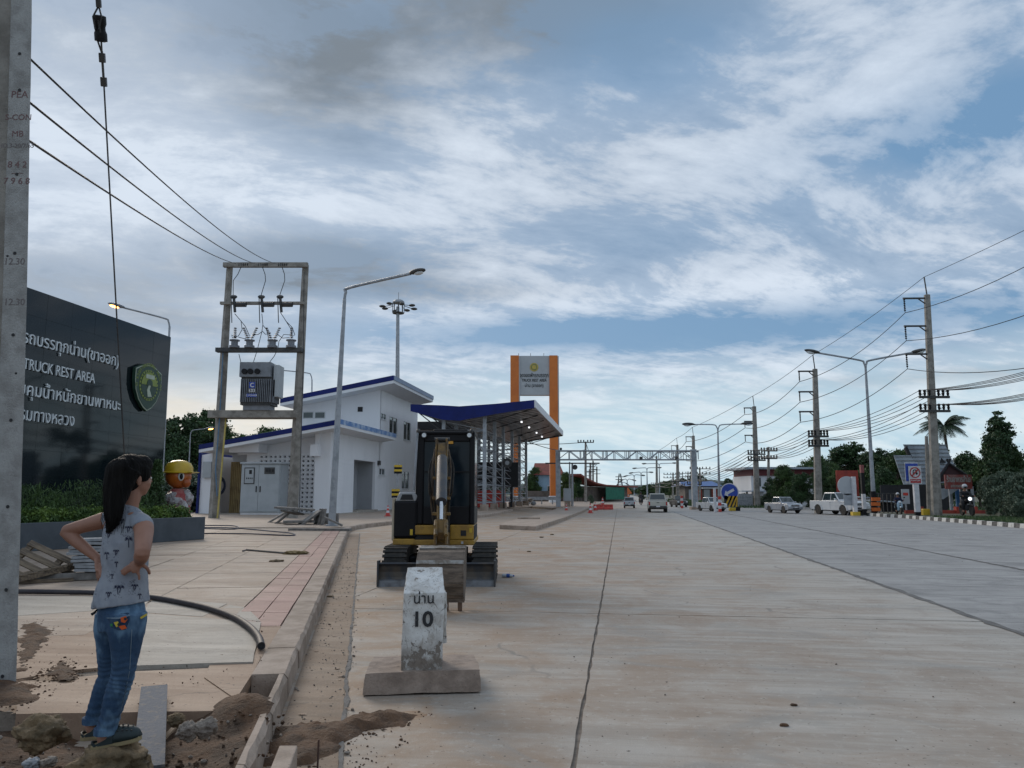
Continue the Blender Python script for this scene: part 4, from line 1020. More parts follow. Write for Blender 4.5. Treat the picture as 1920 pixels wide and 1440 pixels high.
for body, y0, wpx, hpx in (('จุดจอดพักรถบรรทุก', 706.5, 54, 11), ('TRUCK REST AREA', 715, 47, 5.5), ('น่าน (ขาออก)', 725, 35, 9)):
    text('sign_lettering', body, M['ink'], gw, (pc, .295, at(1001, y0, GD).z-.16), UP, width=wpx/1450*GD, height=hpx/1450*GD, extrude=.04, align='CENTER', bold=.008)
for x_ in (.3, 2.2, 4.3): MB().tube([(x_+1, .9, gz-.05), (x_+1, .9, gz+.5)], .04, 5).build('lightning_rod', M['dsteel'], gw)

# --- gantry
ga, gb = at(1046, 850, 76), at(1300, 848, 76)
gt = thing('gantry', 'steel truss gantry spanning the carriageway beside the orange gateway', 'gantry', (ga.x, 76, 0))
gw_ = gb.x-ga.x; gz1, gz0 = at(1170, 845.5, 76).z, at(1170, 862, 76).z
for x_, wd in ((0, .22), (gw_, .26)):
    p_ = MB().b2(x_-wd, x_+wd, -.25, .25, 0, gz1+(.15 if x_ else .1)).build('post', M['steel'], gt)
    MB().b2(x_-wd-.2, x_+wd+.2, -.45, .45, 0, .25).build('post_footing', M['kerb'], p_)
b = MB(); n_ = 12
for yy in (-.5, .5):
    b.tube([(0, yy, gz1), (gw_, yy, gz1)], .062, 6); b.tube([(0, yy, gz0), (gw_, yy, gz0)], .062, 6)
b.build('chord', M['steel'], gt)
for i in range(n_):
    x0_, x1_ = gw_*i/n_, gw_*(i+1)/n_; b = MB()
    for yy in (-.5, .5):
        b.tube([(x0_, yy, gz0 if i % 2 == 0 else gz1), (x1_, yy, gz1 if i % 2 == 0 else gz0)], .038, 5); b.tube([(x1_, yy, gz0), (x1_, yy, gz1)], .038, 5)
        if i % 2: b.tube([(x1_+.35, yy, gz0), (x1_+.35, yy, gz1)], .05, 5)
    b.tube([(x1_, -.5, gz0), (x1_, .5, gz0)], .04, 4); b.build('truss_bay', M['steel'], gt)
for px in (1200, 1266):
    x_ = at(px, 860, 76).x-ga.x; b = MB(); b.box((x_, -.6, gz0+.15), (.25, .5, .2)); b.tube([(x_, -.5, gz0), (x_, -.5, gz0+.3)], .04, 4); b.build('camera_unit', M['dsteel'], gt)
b = MB(); b.sphere((.3, 0, gz1+.2), .13, 8, 6); b.build('beacon', M['dsteel'], gt)
# ================================================================= POLES, LAMPS, WIRES
def catenary(a, b, sag, n=18):
    a = Vector(a); b = Vector(b); return [a.lerp(b, i/n)-Vector((0, 0, 4*sag*(i/n)*(1-i/n))) for i in range(n+1)]
def wire(a, b, sag, r, label, group='power lines', n=18, name='power_line'):
    o = MB().tube(catenary(a, b, sag, n), r, 4).build(name, M['cable']); return tag(o, label, 'wire', group)
# --- near concrete pole, leaning a touch
pb = at(9, 1312, 5.95); PD = 5.95
cpn = thing('concrete_pole', 'thick pitted concrete utility pole with stencilled letters at the left edge', 'utility pole', (at(6, 1312, PD).x, PD, .1))
bx, tx = at(0, 1312, PD).x, 0
def strip(pxs, d0, d1, m, name, zs=None):
    """leaning prism whose front-face edges follow the measured x at four heights"""
    b = MB(); ring = []
    for (y, xa_, xb_) in pxs:
        A, B = at(xa_, y, PD), at(xb_, y, PD); o_ = cpn.location
        dvx, dvy = -.56, .83          # the pole stands square to this side of the kerb
        ring.append(b.addv([(A.x-o_.x+dvx*d0, dvy*d0, A.z-o_.z), (B.x-o_.x+dvx*d0, dvy*d0, B.z-o_.z), (B.x-o_.x+dvx*d1, dvy*d1, B.z-o_.z), (A.x-o_.x+dvx*d1, dvy*d1, A.z-o_.z)]))
    for r0, r1_ in zip(ring, ring[1:]):
        for i in range(4): j = (i+1) % 4; b.face([r0+i, r0+j, r1_+j, r1_+i])
    b.face([ring[0]+i for i in range(4)]); b.face([ring[-1]+i for i in range(4)])
    return b
ys_ = list(range(-500, 1340, 60))+[1345]
def xr_at(y): return 60-9.5*y/560+noise.noise(Vector((y*.021, 0, 0)))*1.0 if y < 560 else 50.5-21*(y-560)/750+noise.noise(Vector((y*.021, 0, 0)))*1.0
def xl_at(y): return 21-16*y/560 if y < 560 else 5-30*(y-560)/750
sh_ = strip([(y, xl_at(y), xr_at(y)) for y in ys_], 0, .26, M['pole'], 's').build('pole_shaft', M['pole'], cpn, bevel=.006)
strip([(y, xl_at(y)-46, xl_at(y)+1) for y in ys_], .05, .21, M['pole'], 's').build('pole_web', M['poleold'], cpn)  # recessed groove gets a darker concrete, its shade put into the colour
strip([(y, xl_at(y)-95, xl_at(y)-44) for y in ys_], 0, .26, M['pole'], 's').build('pole_flange', M['pole'], cpn)
for i, (px, py) in enumerate(((37, 101), (37, 169), (32, 327), (28, 475), (25, 628), (21, 788), (15, 950), (12, 1106), (5, 1268), (30, 700), (14, 480))):
    p = at(px, py, PD); MB().lathe([(.014 if i < 9 else .008, -.004), (.010, .001)], (p.x-cpn.location.x, 0, p.z-cpn.location.z), 8, 'y').build('bolt_hole', M['ink'], cpn)
faint = simple('faded_stencil', (.17, .15, .15), rough=.9)
for body, px, py, hpx, m_ in (('PEA', 37, 183, 14, M['redink']), ('S-CON', 34, 225, 12, M['redink']), ('MB', 33, 256, 12, M['redink']), ('ID.3-20/7/65', 33, 277, 9, faint), ('8 4 2', 32, 314, 13, M['redink']), ('7 9 6 8', 31, 345, 13, M['redink']), ('12.30', 28, 496, 13, faint), ('12.30', 28, 572, 13, faint)):
    p = at(px, py, PD); text('stencil_text', body, m_, cpn, (p.x-cpn.location.x, -.001, p.z-cpn.location.z), UP, height=hpx/1450*PD, extrude=.0008, align='CENTER', bold=.0006)
b = MB().b2(.0, .01, -.002, 0, 0, .001)
p = at(32, 325, PD); MB().box((p.x-cpn.location.x, -.001, p.z-cpn.location.z), (.09, .002, .004)).build('stencil_line', M['redink'], cpn)
# guy wire with insulator
gyT, gyB = at(174, -160, 4.4), at(262, 1180, 7.0)
def gy(py):
    t = None
    for i in range(400):
        q = gyT.lerp(gyB, i/400); 
        v = (q.z-H)/q.y; yy = 720-F*(v*math.cos(PITCH)-math.sin(PITCH))/(math.cos(PITCH)+v*math.sin(PITCH))
        if yy >= py: return q
    return gyB
gb_ = Vector((gyB.x, gyB.y, .15))
guy = thing('guy_wire', 'steel guy wire with black strain insulator hanging down behind the woman', 'guy wire', tuple(gb_))
L_ = lambda p: Vector(p)-gb_
MB().tube([L_(gy(150)), L_(gyB+Vector((0, 0, -.4)))], .0055, 6).build('wire_strand', M['dsteel'], guy)
MB().tube([L_(gyT), L_(gy(8))], .0055, 6).build('wire_strand', M['dsteel'], guy)
q = L_(gy(52)); dr = (gyB-gyT).normalized(); rot_ = (-dr).to_track_quat('Z', 'Y').to_matrix()
b = MB(); b.lathe([(.022, -.082), (.040, -.076), (.040, -.03), (.032, -.01), (.032, .01), (.040, .03), (.040, .076), (.022, .082)], (0, 0, 0), 12)
o = b.build('strain_insulator', M['black'], guy, smooth=True); o.location = q; o.rotation_euler = rot_.to_euler()
for s_ in (-1, 1):
    a_, c_ = L_(gy(8)), L_(gy(60)); o = MB().tube([a_, (a_+c_)/2+Vector((s_*.028, -.03, 0)), c_+Vector((s_*.012, -.043, 0))], .006, 5).build('wire_loop', M['dsteel'], guy)
    a_, c_ = L_(gy(44)), L_(gy(98)); o = MB().tube([a_+Vector((s_*.012, -.043, 0)), (a_+c_)/2+Vector((s_*.016, -.03, 0)), c_], .006, 5).build('wire_loop', M['dsteel'], guy)
MB().tube([L_(gy(94)), L_(gy(150))], .008, 6).build('wire_tail', M['dsteel'], guy)
for y_ in (107, 153):
    o = MB().box((0, 0, 0), (.036, .036, .06)).build('wire_clamp', M['dsteel'], guy, bevel=.004); o.location = L_(gy(y_)); o.rotation_euler = rot_.to_euler()
o = MB().box((0, 0, 0), (.03, .03, .05)).build('wire_clamp', M['dsteel'], guy, bevel=.004); o.location = L_(gy(4)); o.rotation_euler = rot_.to_euler()

# --- transformer frame
TD = 44.
def tz(px, py, D=TD): p = at(px, py, D); return p
pL0, pL1, pR0, pR1 = tz(401, 971), tz(431, 497), tz(548, 962), tz(573, 497)
tf = thing('pole_structure', 'H shaped concrete pole frame carrying crossbars, fuses and arresters', 'pole frame', (pL0.x, TD, .18))
T0 = Vector((pL0.x, TD, .18)); tl = lambda v: Vector(v)-T0
b = MB(); b.tube([tl((pL0.x, TD, .1)), tl(pL1)], [.32, .19], 4); b.build('pole', M['poleold'], tf)
b = MB(); b.tube([tl((pR0.x, TD, .1)), tl(pR1)], [.32, .19], 4); b.build('pole', M['poleold'], tf)
def lerp_at(py):
    f = (py-971)/(497-971); return (T0*0+tl(pL0)).lerp(tl(pL1), f).x, (T0*0+tl(pR0)).lerp(tl(pR1), f).x
def beam(name, py, x0, x1, h_, d0, d1, m):
    z_ = tz(480, py).z-T0.z; a, c = tz(x0, py).x-T0.x, tz(x1, py).x-T0.x
    return MB().b2(a, c, d0, d1, z_-h_/2, z_+h_/2).build(name, m, tf, bevel=.01), z_
beam('top_beam', 500, 423, 580, .27, -.45, -.2, M['poleold']); _, zF = beam('fuse_beam', 571, 417, 573, .16, -.42, -.2, M['poleold'])
_, zA = beam('arrester_beam', 659, 411, 571, .24, -.62, -.2, M['dsteel']); _, zB_ = beam('platform_beam', 778, 397, 560, .42, -.62, -.27, M['poleold'])
z_ = zB_; MB().b2(tz(400, 778).x-T0.x, tz(556, 778).x-T0.x, .25, .55, z_-.2, z_+.2).build('platform_beam', M['poleold'], tf)
def lp(px, py, dy=-.5): p = at(px, py, TD+dy); return p-T0
ins_ = mat('brown_porcelain', (.05, .03, .028), (.03, .02, .02), rough=.35, bump=0)
tops = []
for px, fx in ((457, 438), (494, 490), (531, 525)):
    c_ = lp(px, 497, -.35); r_ = MB(); 
    for k in range(5): r_.lathe([(.10, -.03), (.15, 0), (.10, .03)], (c_.x-.22+.11*k, -.35, c_.z+.06), 8, 'x') if False else r_.sphere((c_.x-.24+.12*k, -.35, c_.z), (.055, .14, .14), 8, 6)
    r_.build('tension_insulator', M['black'], tf, smooth=True)
    f_ = lp(fx, 571, -.5); r_ = MB()
    r_.tube([(f_.x, -.5, f_.z+.35), (f_.x+.1, -.5, f_.z-.45)], .08, 7); r_.tube([(f_.x-.12, -.6, f_.z+.45), (f_.x+.0, -.62, f_.z-1.1)], .028, 5)
    r_.sphere((f_.x-.02, -.5, f_.z+.45), (.22, .1, .12), 7, 5)
    r_.build('drop_fuse', M['dsteel'], tf)
    MB().tube([(f_.x+.15, -.5, f_.z), (f_.x+.72, -.5, f_.z)], .15, 8).build('fuse_bracket', M['dsteel'], tf)
    top_ = c_+Vector((-.1, 0, 0)); bz_ = f_+Vector((-.05, 0, .5))
    mid_ = top_.lerp(bz_, .5)+Vector((.25 if fx > 450 else -.25, 0, 0))
    MB().tube([top_, top_.lerp(mid_, .6)+Vector((.06, 0, 0)), mid_, bz_.lerp(mid_, .3), bz_], .022, 5).build('jumper_wire', M['cable'], tf, smooth=True)
for i, ax in enumerate((440, 468, 511, 546)):
    p = lp(ax, 652, -.55); r_ = MB(); r_.lathe([(.30, .0), (.30, .12), (.2, .16), (.2, .38), (.30, .4), (.3, .46)], (p.x, -.6, zA-.0+.1), 8); r_.build('arrester_base', M['trafo'], tf)
    for k in ((0,) if i in (0, 3) else (-1, 1)):
        r_ = MB(); tilt = k*.16
        for q in range(7): r_.lathe([(.06, 0), (.13-.006*q, .03), (.06, .06)], (p.x+tilt*.6*q/2+k*.08, -.6, zA+.55+.11*q), 8)
        r_.build('arrester', ins_, tf)
def jw(pts, r=.02): MB().tube(pts, r, 5).build('jumper_wire', M['cable'], tf, smooth=True)
P3 = lambda *a: [lp(x, y, -.55) for x, y in a]
jw(P3((440, 588), (452, 602), (454, 618), (447, 630), (441, 632), (434, 628), (436, 634)))
jw(P3((452, 602), (460, 612), (468, 630))); jw(P3((447, 632), (458, 635), (468, 632)))
jw(P3((491, 588), (493, 608), (491, 622), (484, 650), (480, 664), (475, 680), (474, 698)))
jw(P3((493, 610), (500, 618), (503, 632), (503, 648))); jw(P3((491, 622), (484, 627), (475, 628))); jw(P3((491, 620), (498, 627), (508, 624)))
jw(P3((526, 586), (535, 600), (545, 616), (547, 628))); jw(P3((536, 602), (548, 614), (553, 628), (548, 631))); jw(P3((520, 627), (530, 634), (544, 633)))
jw(P3((545, 628), (532, 627), (523, 640), (521, 654), (514, 668), (500, 686), (491, 700)))
jw(P3((448, 664), (452, 680), (456, 692), (463, 700)))
MB().tube([tl((pL0.x+.3, TD-.3, .1)), lp(424, 780, -.3), lp(424, 800, -.3)], .05, 5).build('yellow_conduit', mat('yellow_pvc', (.5, .4, .12), (.4, .32, .1)), tf)
MB().tube([lp(407, 930, -.36), lp(404, 880, -.36), lp(412, 780, -.36), lp(418, 660, -.34)], .035, 5).build('blue_cable', simple('blue_cable_skin', (.10, .20, .32)), tf)
MB().tube([lp(561, 962, -.3), lp(569, 660, -.3), lp(570, 510, -.25)], .025, 5).build('earth_wire', M['dsteel'], tf)
# transformer resting on the platform
tr = thing('transformer', 'grey oil transformer with cooling fins resting on the frame platform', 'transformer', (tz(490, 770).x, TD-.2, zB_+.18+.21))
k_ = TD/1450
wT = 72*k_; 
b = MB(); b.b2(-34*k_, 24*k_, -.75, .75, 1.85, 1.85+28*k_); b.build('terminal_box', M['trafo'], tr, bevel=.02)
MB().b2(27*k_, 37*k_, -.5, .5, .75, 1.85+24*k_).build('side_tank', M['cab'], tr, bevel=.02)
MB().b2(-31*k_, 26*k_, -.62, .62, .28, 1.84).build('tank', M['dsteel'], tr)
for i in range(17): MB().b2(-30*k_+i*.103, -30*k_+i*.103+.035, -.78, -.622, .42, 1.72).build('cooling_fin', M['trafo'], tr)
for i in range(6): MB().b2(26*k_+.002, 26*k_+.13, -.5+i*.19, -.46+i*.19, .42, 1.72).build('cooling_fin', M['trafo'], tr)
MB().b2(-27*k_, 22*k_, -.5, .5, 0, .278).build('skid_base', M['trafo'], tr)
for i, x_ in enumerate((-24, -13, 0)): MB().lathe([(.16, -.86), (.16, -.752)], (x_*k_, 0, 1.85+10*k_), 10, 'y').build('bushing', M['black'], tr)
pl_ = MB().b2(-14*k_, -3*k_, -.80, -.785, 1.2, 1.55).build('brand_plate', M['sky_blue'], tr)
text('brand_letter', 'C', M['wsign'], pl_, (-8.5*k_, -.803, 1.26), UP, height=.24, extrude=.006, align='CENTER', bold=.01)
pl_ = MB().b2(-14*k_, -3*k_, -.80, -.785, .98, 1.16).build('number_plate', M['wsign'], tr); text('number', '315', M['ink'], pl_, (-8.5*k_, -.803, 1.01), UP, height=.12, extrude=.005, align='CENTER', bold=.006)
pl_ = MB().b2(-18*k_, 1*k_, -.80, -.785, .70, .88).build('name_plate', M['sky_blue'], tr); text('plate_text', 'C-POWER', M['wsign'], pl_, (-8.5*k_, -.803, .74), UP, height=.10, extrude=.005, align='CENTER', bold=.004)
# wires from the near pole line to the frame
for i, (a_, b_, lb) in enumerate((((60, 95), 531, 'topmost of the three wires sweeping down to the transformer frame'), ((58, 185), 494, 'middle one of the three wires sweeping down to the transformer frame'), ((55, 265), 457, 'lowest of the three wires sweeping down to the transformer frame'))):
    A = at(a_[0], a_[1], 7.5); Bp = at(b_, 497, TD-.35)
    d_ = (A-Bp); A2 = Bp+d_*1.12+Vector((0, 0, .15)); wire(A2, Bp, (.62, .48, .34)[i], .016, lb, 'wires to the transformer frame', 40)

# --- single arm street lamps
def tubepts(pts, n=6):
    P = [Vector(p) for p in pts]; out = []
    for i in range(len(P)-1):
        p0, p1, p2, p3 = P[max(i-1, 0)], P[i], P[i+1], P[min(i+2, len(P)-1)]
        for k in range(n):
            t = k/n; out.append(.5*((2*p1)+(-p0+p2)*t+(2*p0-5*p1+4*p2-p3)*t*t+(-p0+3*p1-3*p2+p3)*t**3))
    return out+[P[-1]]
def head(parent, p, d, s=1, lit=False, r=None):
    d = Vector(d).normalized(); rot = Matrix(((d.x, -d.y, 0), (d.y, d.x, 0), (0, 0, 1))) @ Matrix.Rotation(-math.asin(d.z) if abs(d.z) < 1 else 0, 3, 'Y')
    b = MB(); b.sphere((.38*s, 0, .03*s), (.46*s, .17*s, .11*s), 12, 8); b.tube([(-.12*s, 0, 0), (.12*s, 0, .01)], .05*s, 8)
    o = b.build('lamp_head', M['dsteel'] if not lit else M['trafo'], parent, smooth=True); o.location = p; o.rotation_euler = rot.to_euler()
    g = MB().sphere((.46*s, 0, -.03*s), (.27*s, .13*s, .11*s), 10, 6).build('lamp_glass', M['on'] if lit else M['lampw'], o, smooth=True)
    return o
def street_lamp(base, top, arms, label, r=.09, s=1, lit=False, group=None, banded=False):
    base = Vector(base); t = thing('street_lamp', label, 'street lamp', base, 0, group); top = Vector(top)-base
    armset = []
    P = [(0, 0, 0), tuple(top*.5), tuple(top)]
    ends = [Vector(a)-base for a in arms]
    MB().tube([Vector(p) for p in P], [r*1.25, r*.95, r*.6], 8).build('post', M['steel'], t, smooth=True)
    MB().lathe([(r*2.2, 0), (r*2.2, .04), (r*1.3, .06)], (0, 0, 0), 8).build('base_plate', M['steel'], t)
    for e in ends:
        mid = top+Vector((0, 0, .25*s)); side = (e-top); side.z = 0; sd_ = side.normalized()
        pts = [top-Vector((0, 0, .05)), top+Vector((0, 0, .28*s))+sd_*.08*s, top+Vector((0, 0, .45*s))+sd_*.35*s, e]
        MB().tube(tubepts(pts, 5), r*.5, 7).build('arm', M['steel'], t, smooth=True)
        dd = (e-Vector(pts[2])).normalized(); head(t, e, dd, s, lit)
    if banded: pass
    return t
D_ = 33.5
t = street_lamp((at(622, 985, D_).x, D_, .18), at(646, 560, D_), [at(770, 513, D_-2.5)], 'tall single arm street lamp beside the pile of broken slabs', .13, 1.0)
D_ = 33; t = street_lamp((at(300, 960, D_).x, D_, -.1), at(318, 612, D_), [at(232, 577, D_-1)], 'lit amber street lamp leaning out above the granite wall', .075, .75, True)
D_ = 60; t = street_lamp((at(352, 935, D_).x, D_, -.1), at(357, 815, D_), [at(386, 804, D_)], 'lit amber street lamp low behind the left concrete pole', .06, .8, True)
D_ = 70; t = street_lamp((at(584, 930, D_).x, D_, -.1), at(585, 712, D_), [at(525, 694, D_)], 'lit amber street lamp behind the two storey roof', .1, 1.4, True)
# high mast
D_ = 118.
bz = at(744, 940, D_); hm = thing('high_mast_light', 'tall mast with a ring of flood lamps behind the office roof', 'mast light', (bz.x, D_, 0))
zt = at(746, 575, D_).z
MB().tube([(0, 0, 0), (at(746, 575, D_).x-bz.x, 0, zt)], [.45, .25], 10).build('mast', M['steel'], hm, smooth=True)
tx_ = at(747, 575, D_).x-bz.x
MB().lathe([(.9, -1.1), (.9, -.95), (.6, -.9)], (tx_, 0, zt), 12).build('lower_ring', M['dsteel'], hm)
MB().lathe([(.9, .55), (.95, .75), (.7, 1.0), (.2, 1.2)], (tx_, 0, zt), 12).build('mast_cap', M['steel'], hm)
for i in range(8): a = i*math.pi/4+.2; MB().tube([(tx_+.9*math.cos(a), .9*math.sin(a), zt-1), (tx_+.9*math.cos(a), .9*math.sin(a), zt+.6)], .05, 4).build('ring_strut', M['dsteel'], hm)
for i in range(8):
    a = i*math.pi/4+.35; c, s_ = math.cos(a), math.sin(a)
    b = MB().tube([(tx_+.9*c, .9*s_, zt+.2), (tx_+2.0*c, 2.0*s_, zt-.1+.1*(i % 2))], .05, 4); b.sphere((tx_+2.5*c, 2.5*s_, zt-.15+.1*(i % 2)), (.55, .45, .2), 8, 5, Matrix.Rotation(a, 3, 'Z')); b.build('flood_lamp', M['dsteel'], hm)
MB().tube([(tx_, 0, zt+1.1), (tx_, 0, zt+2.3)], .03, 4).build('lightning_rod', M['dsteel'], hm)

# --- double arm median lamps
def dlamp(px, pyb, pytop, D, halfpx, lab, r=.1, s=1., armrise=8):
    bx_ = at(px[0], pyb, D); t_ = at(px[1], pytop, D)
    e = [at(px[1]-halfpx*.86, pytop-armrise, D), at(px[1]+halfpx*.86, pytop-armrise-1, D)]
    return street_lamp((bx_.x, D, 0), t_, e, lab, r, s, False, 'double arm lamps along the median')
t = dlamp((1640, 1623), 966, 690, 56, 102, 'nearest double arm street lamp, standing behind the striped kerb', .14, 1.3, 28)
D_ = 56
for z_ in (936, 945, 955):
    p = at(1639.5, z_, D_); MB().box((p.x-t.location.x, -.2, p.z), (.6, .12, .25)).build('orange_band', simple('orange_reflector', (.7, .16, .03)) if z_ == 936 else MATS['orange_reflector'], t)
p = at(1641, 925, D_); MB().lathe([(.2, .05), (.2, 1.7)], (0, 0, 0), 10).build('black_band', M['black'], t)
t = dlamp((1349, 1346), 945, 808, 105, 53, 'second double arm street lamp, right of the gantry post', .16, 1.9, 12)
for i, (x_, y_, D, hp, w_) in enumerate(((1272, 849, 175, 35, 'third'), (1236, 870, 250, 28, 'fourth'), (1213, 878, 320, 22, 'fifth'), (1202, 886, 390, 17, 'sixth'), (1189, 891, 460, 14, 'seventh'), (1176, 899, 560, 10, 'eighth'), (1166, 905, 680, 8, 'ninth'))):
    dlamp((x_+1, x_), 940, y_+4, D, hp, w_+' double arm street lamp down the median, seen under the gantry', .15*D/175, 1.6*D/175*.8, 5-i*.5)

# --- transmission poles
TP = []
def tpole(base, top, armw, lab, levels, D, spike, r=.22, cross=None, crossw=3.1):
    base = Vector(base); top = Vector(top); t = thing('transmission_pole', lab, 'utility pole', base, 0, 'tall transmission poles right of the road'); ax = top-base
    MB().tube([(0, 0, -.1), ax], [r*1.25, r*.75], 6).build('pole_shaft', M['poleold'], t)
    MB().tube([ax, ax+Vector((-.1, 0, spike))], .045, 5).build('lightning_rod', M['dsteel'], t)
    att = []
    for i, f in enumerate(levels):
        c = ax*f; d_ = Vector((-math.cos(TH), math.sin(TH)*.3, 0))
        MB().tube([c, c+d_*armw], .07, 5).build('steel_arm', M['dsteel'], t)
        MB().tube([c+Vector((0, 0, -.5)), c+d_*armw*.4], .045, 5).build('arm_brace', M['dsteel'], t)
        b = MB(); e = c+d_*(armw-.08)
        b.tube([e, e-Vector((0, 0, armw*.62))], .02, 4)
        for q in range(7): b.lathe([(.04, 0), (.14*armw/3, .05), (.04, .09)], (e.x, e.y, e.z-armw*.10-.075*armw*q), 8)
        b.build('insulator_string', M['black'], t); att.append(base+e-Vector((0, 0, armw*.62)))
    cr = []
    for f in cross or []:
        c = ax*f; MB().b2(c.x-crossw/2, c.x+crossw/2, -.4, -.25, c.z-.08, c.z+.08).build('crossarm', M['dsteel'], t)
        L = []
        for q in (-1, -.66, -.33, .33, .66, 1):
            x_ = c.x+q*(crossw/2-.08); MB().lathe([(.05, 0), (.09, .12), (.09, .18), (.06, .22), (.09, .26), (.09, .38), (.03, .42)], (x_, -.32, c.z+.08), 7).build('pin_insulator', M['black'], t); L.append(base+Vector((x_, -.32, c.z+.45)))
        cr.append(L)
    TP.append(dict(att=att, cr=cr, tip=base+ax+Vector((-.1, 0, spike)), base=base)); return t
tpole((at(1757, 970, 51).x, 51, .1), at(1738, 553, 51), 1.62, 'nearest tall transmission pole, standing by the striped kerb', (.985, .855, .725), 51, 1.25, .26, (.525, .462), 2.0)
tpole((at(1535, 963, 61).x, 61, 0), at(1528, 692, 61), 1.35, 'second tall transmission pole, left of the large white pickup', (.985, .84, .70), 61, 1.15, .26, (.525, .46), 1.6)
tpole((at(1420, 955, 88).x, 88, 0), at(1414, 762, 88), 1.2, 'third tall transmission pole, beside the parked silver pickup', (.985, .85, .71), 88, 1.2, .3, (.52, .46), 2.0)
tpole((at(1302, 950, 118).x, 118, 0), at(1300, 817, 118), 1.2, 'fourth tall transmission pole, rising behind the gantry post', (.985, .84, .70), 118, 1.3, .3, (.36, .28), 2.2)
tpole((at(1271, 945, 160).x, 160, 0), at(1270, 834, 160), 1.3, 'fifth tall transmission pole, seen through the gantry truss', (.985, .84), 160, 1.4, .32, (.34, .27), 2.8)
tpole((at(1232, 943, 220).x, 220, 0), at(1231, 855, 220), 1.5, 'sixth tall transmission pole, small under the gantry', (.98,), 220, 1.2, .35, (.34, .27), 3.4)
# strung wires between them
P0 = dict(att=[at(2240, y, 30) for y in (300, 445, 610)], tip=at(2300, 235, 30), cr=[[at(2150+12*q, 622-2*q, 31) for q in range(6)], [at(2150+12*q, 672-2*q, 31) for q in range(6)]])
CH_ = [P0]+TP
nm = ['right frame edge and the nearest pole', 'nearest and second pole', 'second and third pole', 'third and fourth pole', 'fourth and fifth pole', 'fifth and sixth pole']
for i in range(len(CH_)-1):
    A, Bq = CH_[i], CH_[i+1]; D = TP[i]['base'].y; r = .011+.00022*D
    wire(A['tip'], Bq['tip'], .2, r*.8, 'thin earth wire at the pole tips between '+nm[i], 'transmission wires', 10)
    for k in range(min(len(A['att']), len(Bq['att']))):
        wire(A['att'][k], Bq['att'][k], .7 if i else .9, r, ('top', 'middle', 'lowest')[k]+' transmission wire on the arms between '+nm[i], 'transmission wires', 14)
    for lv in range(2):
        for k in ((0, 2, 3, 5) if i else (0, 1, 2, 3, 4, 5)):
            kn = ('outer left', 'second from left', 'inner left', 'inner right', 'second from right', 'outer right')[k]
            if i > 3 and k % 3: continue
            wire(A['cr'][lv][k], Bq['cr'][lv][k], .45+.1*lv+.03*k, r*.85, kn+' wire on the '+('upper', 'lower')[lv]+' crossarms between '+nm[i], 'crossarm wires', 10)
# --- smaller utility poles
def upole(px, pyb, pytop, D, lab, cross=(.97, .88), w_=3, r=.16, m=M['poleold'], lean=0, ins=True, group='smaller utility poles'):
    a = at(px, pyb, D); b_ = at(px+lean, pytop, D); base = Vector((a.x, D, 0)); t = thing('utility_pole', lab, 'utility pole', base, 0, group); ax = b_-base
    MB().tube([(0, 0, -.1), ax], [r*1.2, r*.75], 6).build('pole_shaft', m, t)
    for f in cross:
        c = ax*f; b = MB().b2(c.x-w_/2, c.x+w_/2, -.3, -.18, c.z-.07, c.z+.07); b.build('crossarm', M['dsteel'], t)
        if ins:
            for q in (-.95, -.6, -.25, .25, .6, .95): MB().lathe([(.09, 0), (.10, .3), (.04, .36)], (c.x+q*w_/2, -.24, c.z+.07), 6).build('pin_insulator', M['black'], t)
    return t
upole(1441, 955, 838, 96, 'dark utility pole with two crossarms beside the white corner house', (.93, .80), 2.0, .18)
upole(1312, 945, 876, 150, 'thin utility pole right of the gantry post', (.95, .8), 4, .2)
upole(1262, 942, 886, 200, 'small utility pole under the right end of the gantry', (.93, .8), 5, .25)
upole(1290, 942, 884, 190, 'small utility pole just left of the gantry post', (.93, .82), 4.5, .2)
upole(1098, 943, 828, 125, 'crossarm pole rising behind the gantry truss at its left', (.985,), 2.6, .22)
t = upole(1743, 969, 818, 52.5, 'short leaning concrete pole beside the no U turn sign', (), 1, .14, lean=-6, ins=False)
for i, (x_, y_, D) in enumerate(((1107, 868, 150), (1112, 864, 175), (1119, 875, 200), (1105, 880, 230))):
    upole(x_, 940, y_, D, ('first', 'second', 'third', 'fourth')[i]+' of the crowded thin poles beside the red roofed restaurant', (.9, .78), 1.8, .25, ins=False)
upole(1068, 950, 866, 88, 'grey steel post with a small box left of the far red roof', (), 1, .10, M['steel'], ins=False)
t = upole(1073, 950, 868, 86, 'T shaped steel post carrying a long crossbar', (.99,), 6.0, .14, M['steel'], ins=False)
wire(at(990, 828, 80), at(1098, 843, 125), .6, .04, 'cable from under the canopy to the crossarm pole behind the gantry')
wire(at(1098, 829, 125), at(1119, 876, 200), .6, .05, 'cable from the crossarm pole to the crowded thin poles')
wire(at(1098, 829, 125), at(820, 800, 140), 1.4, .05, 'cable running left behind the orange gateway')
# lattice mast far away
D_ = 700; lm = thing('lattice_tower', 'far lattice transmission tower above the end of the road', 'pylon', (at(1163, 930, D_).x, D_, 0))
zt = at(1163, 888, D_).z
for sx_ in (-1, 1):
    for sy_ in (-1, 1): MB().tube([(sx_*3, sy_*3, 0), (sx_*.6, sy_*.6, zt)], .35, 4).build('leg', M['dsteel'], lm)
for k in range(5): z_ = zt*(k+.5)/5; MB().b2(-3+.4*k, 3-.4*k, -.3, .3, z_-.25, z_+.25).build('lattice_bar', M['dsteel'], lm)
for k in (.72, .85): MB().b2(-4, 4, -.3, .3, zt*k-.3, zt*k+.3).build('crossarm', M['dsteel'], lm)
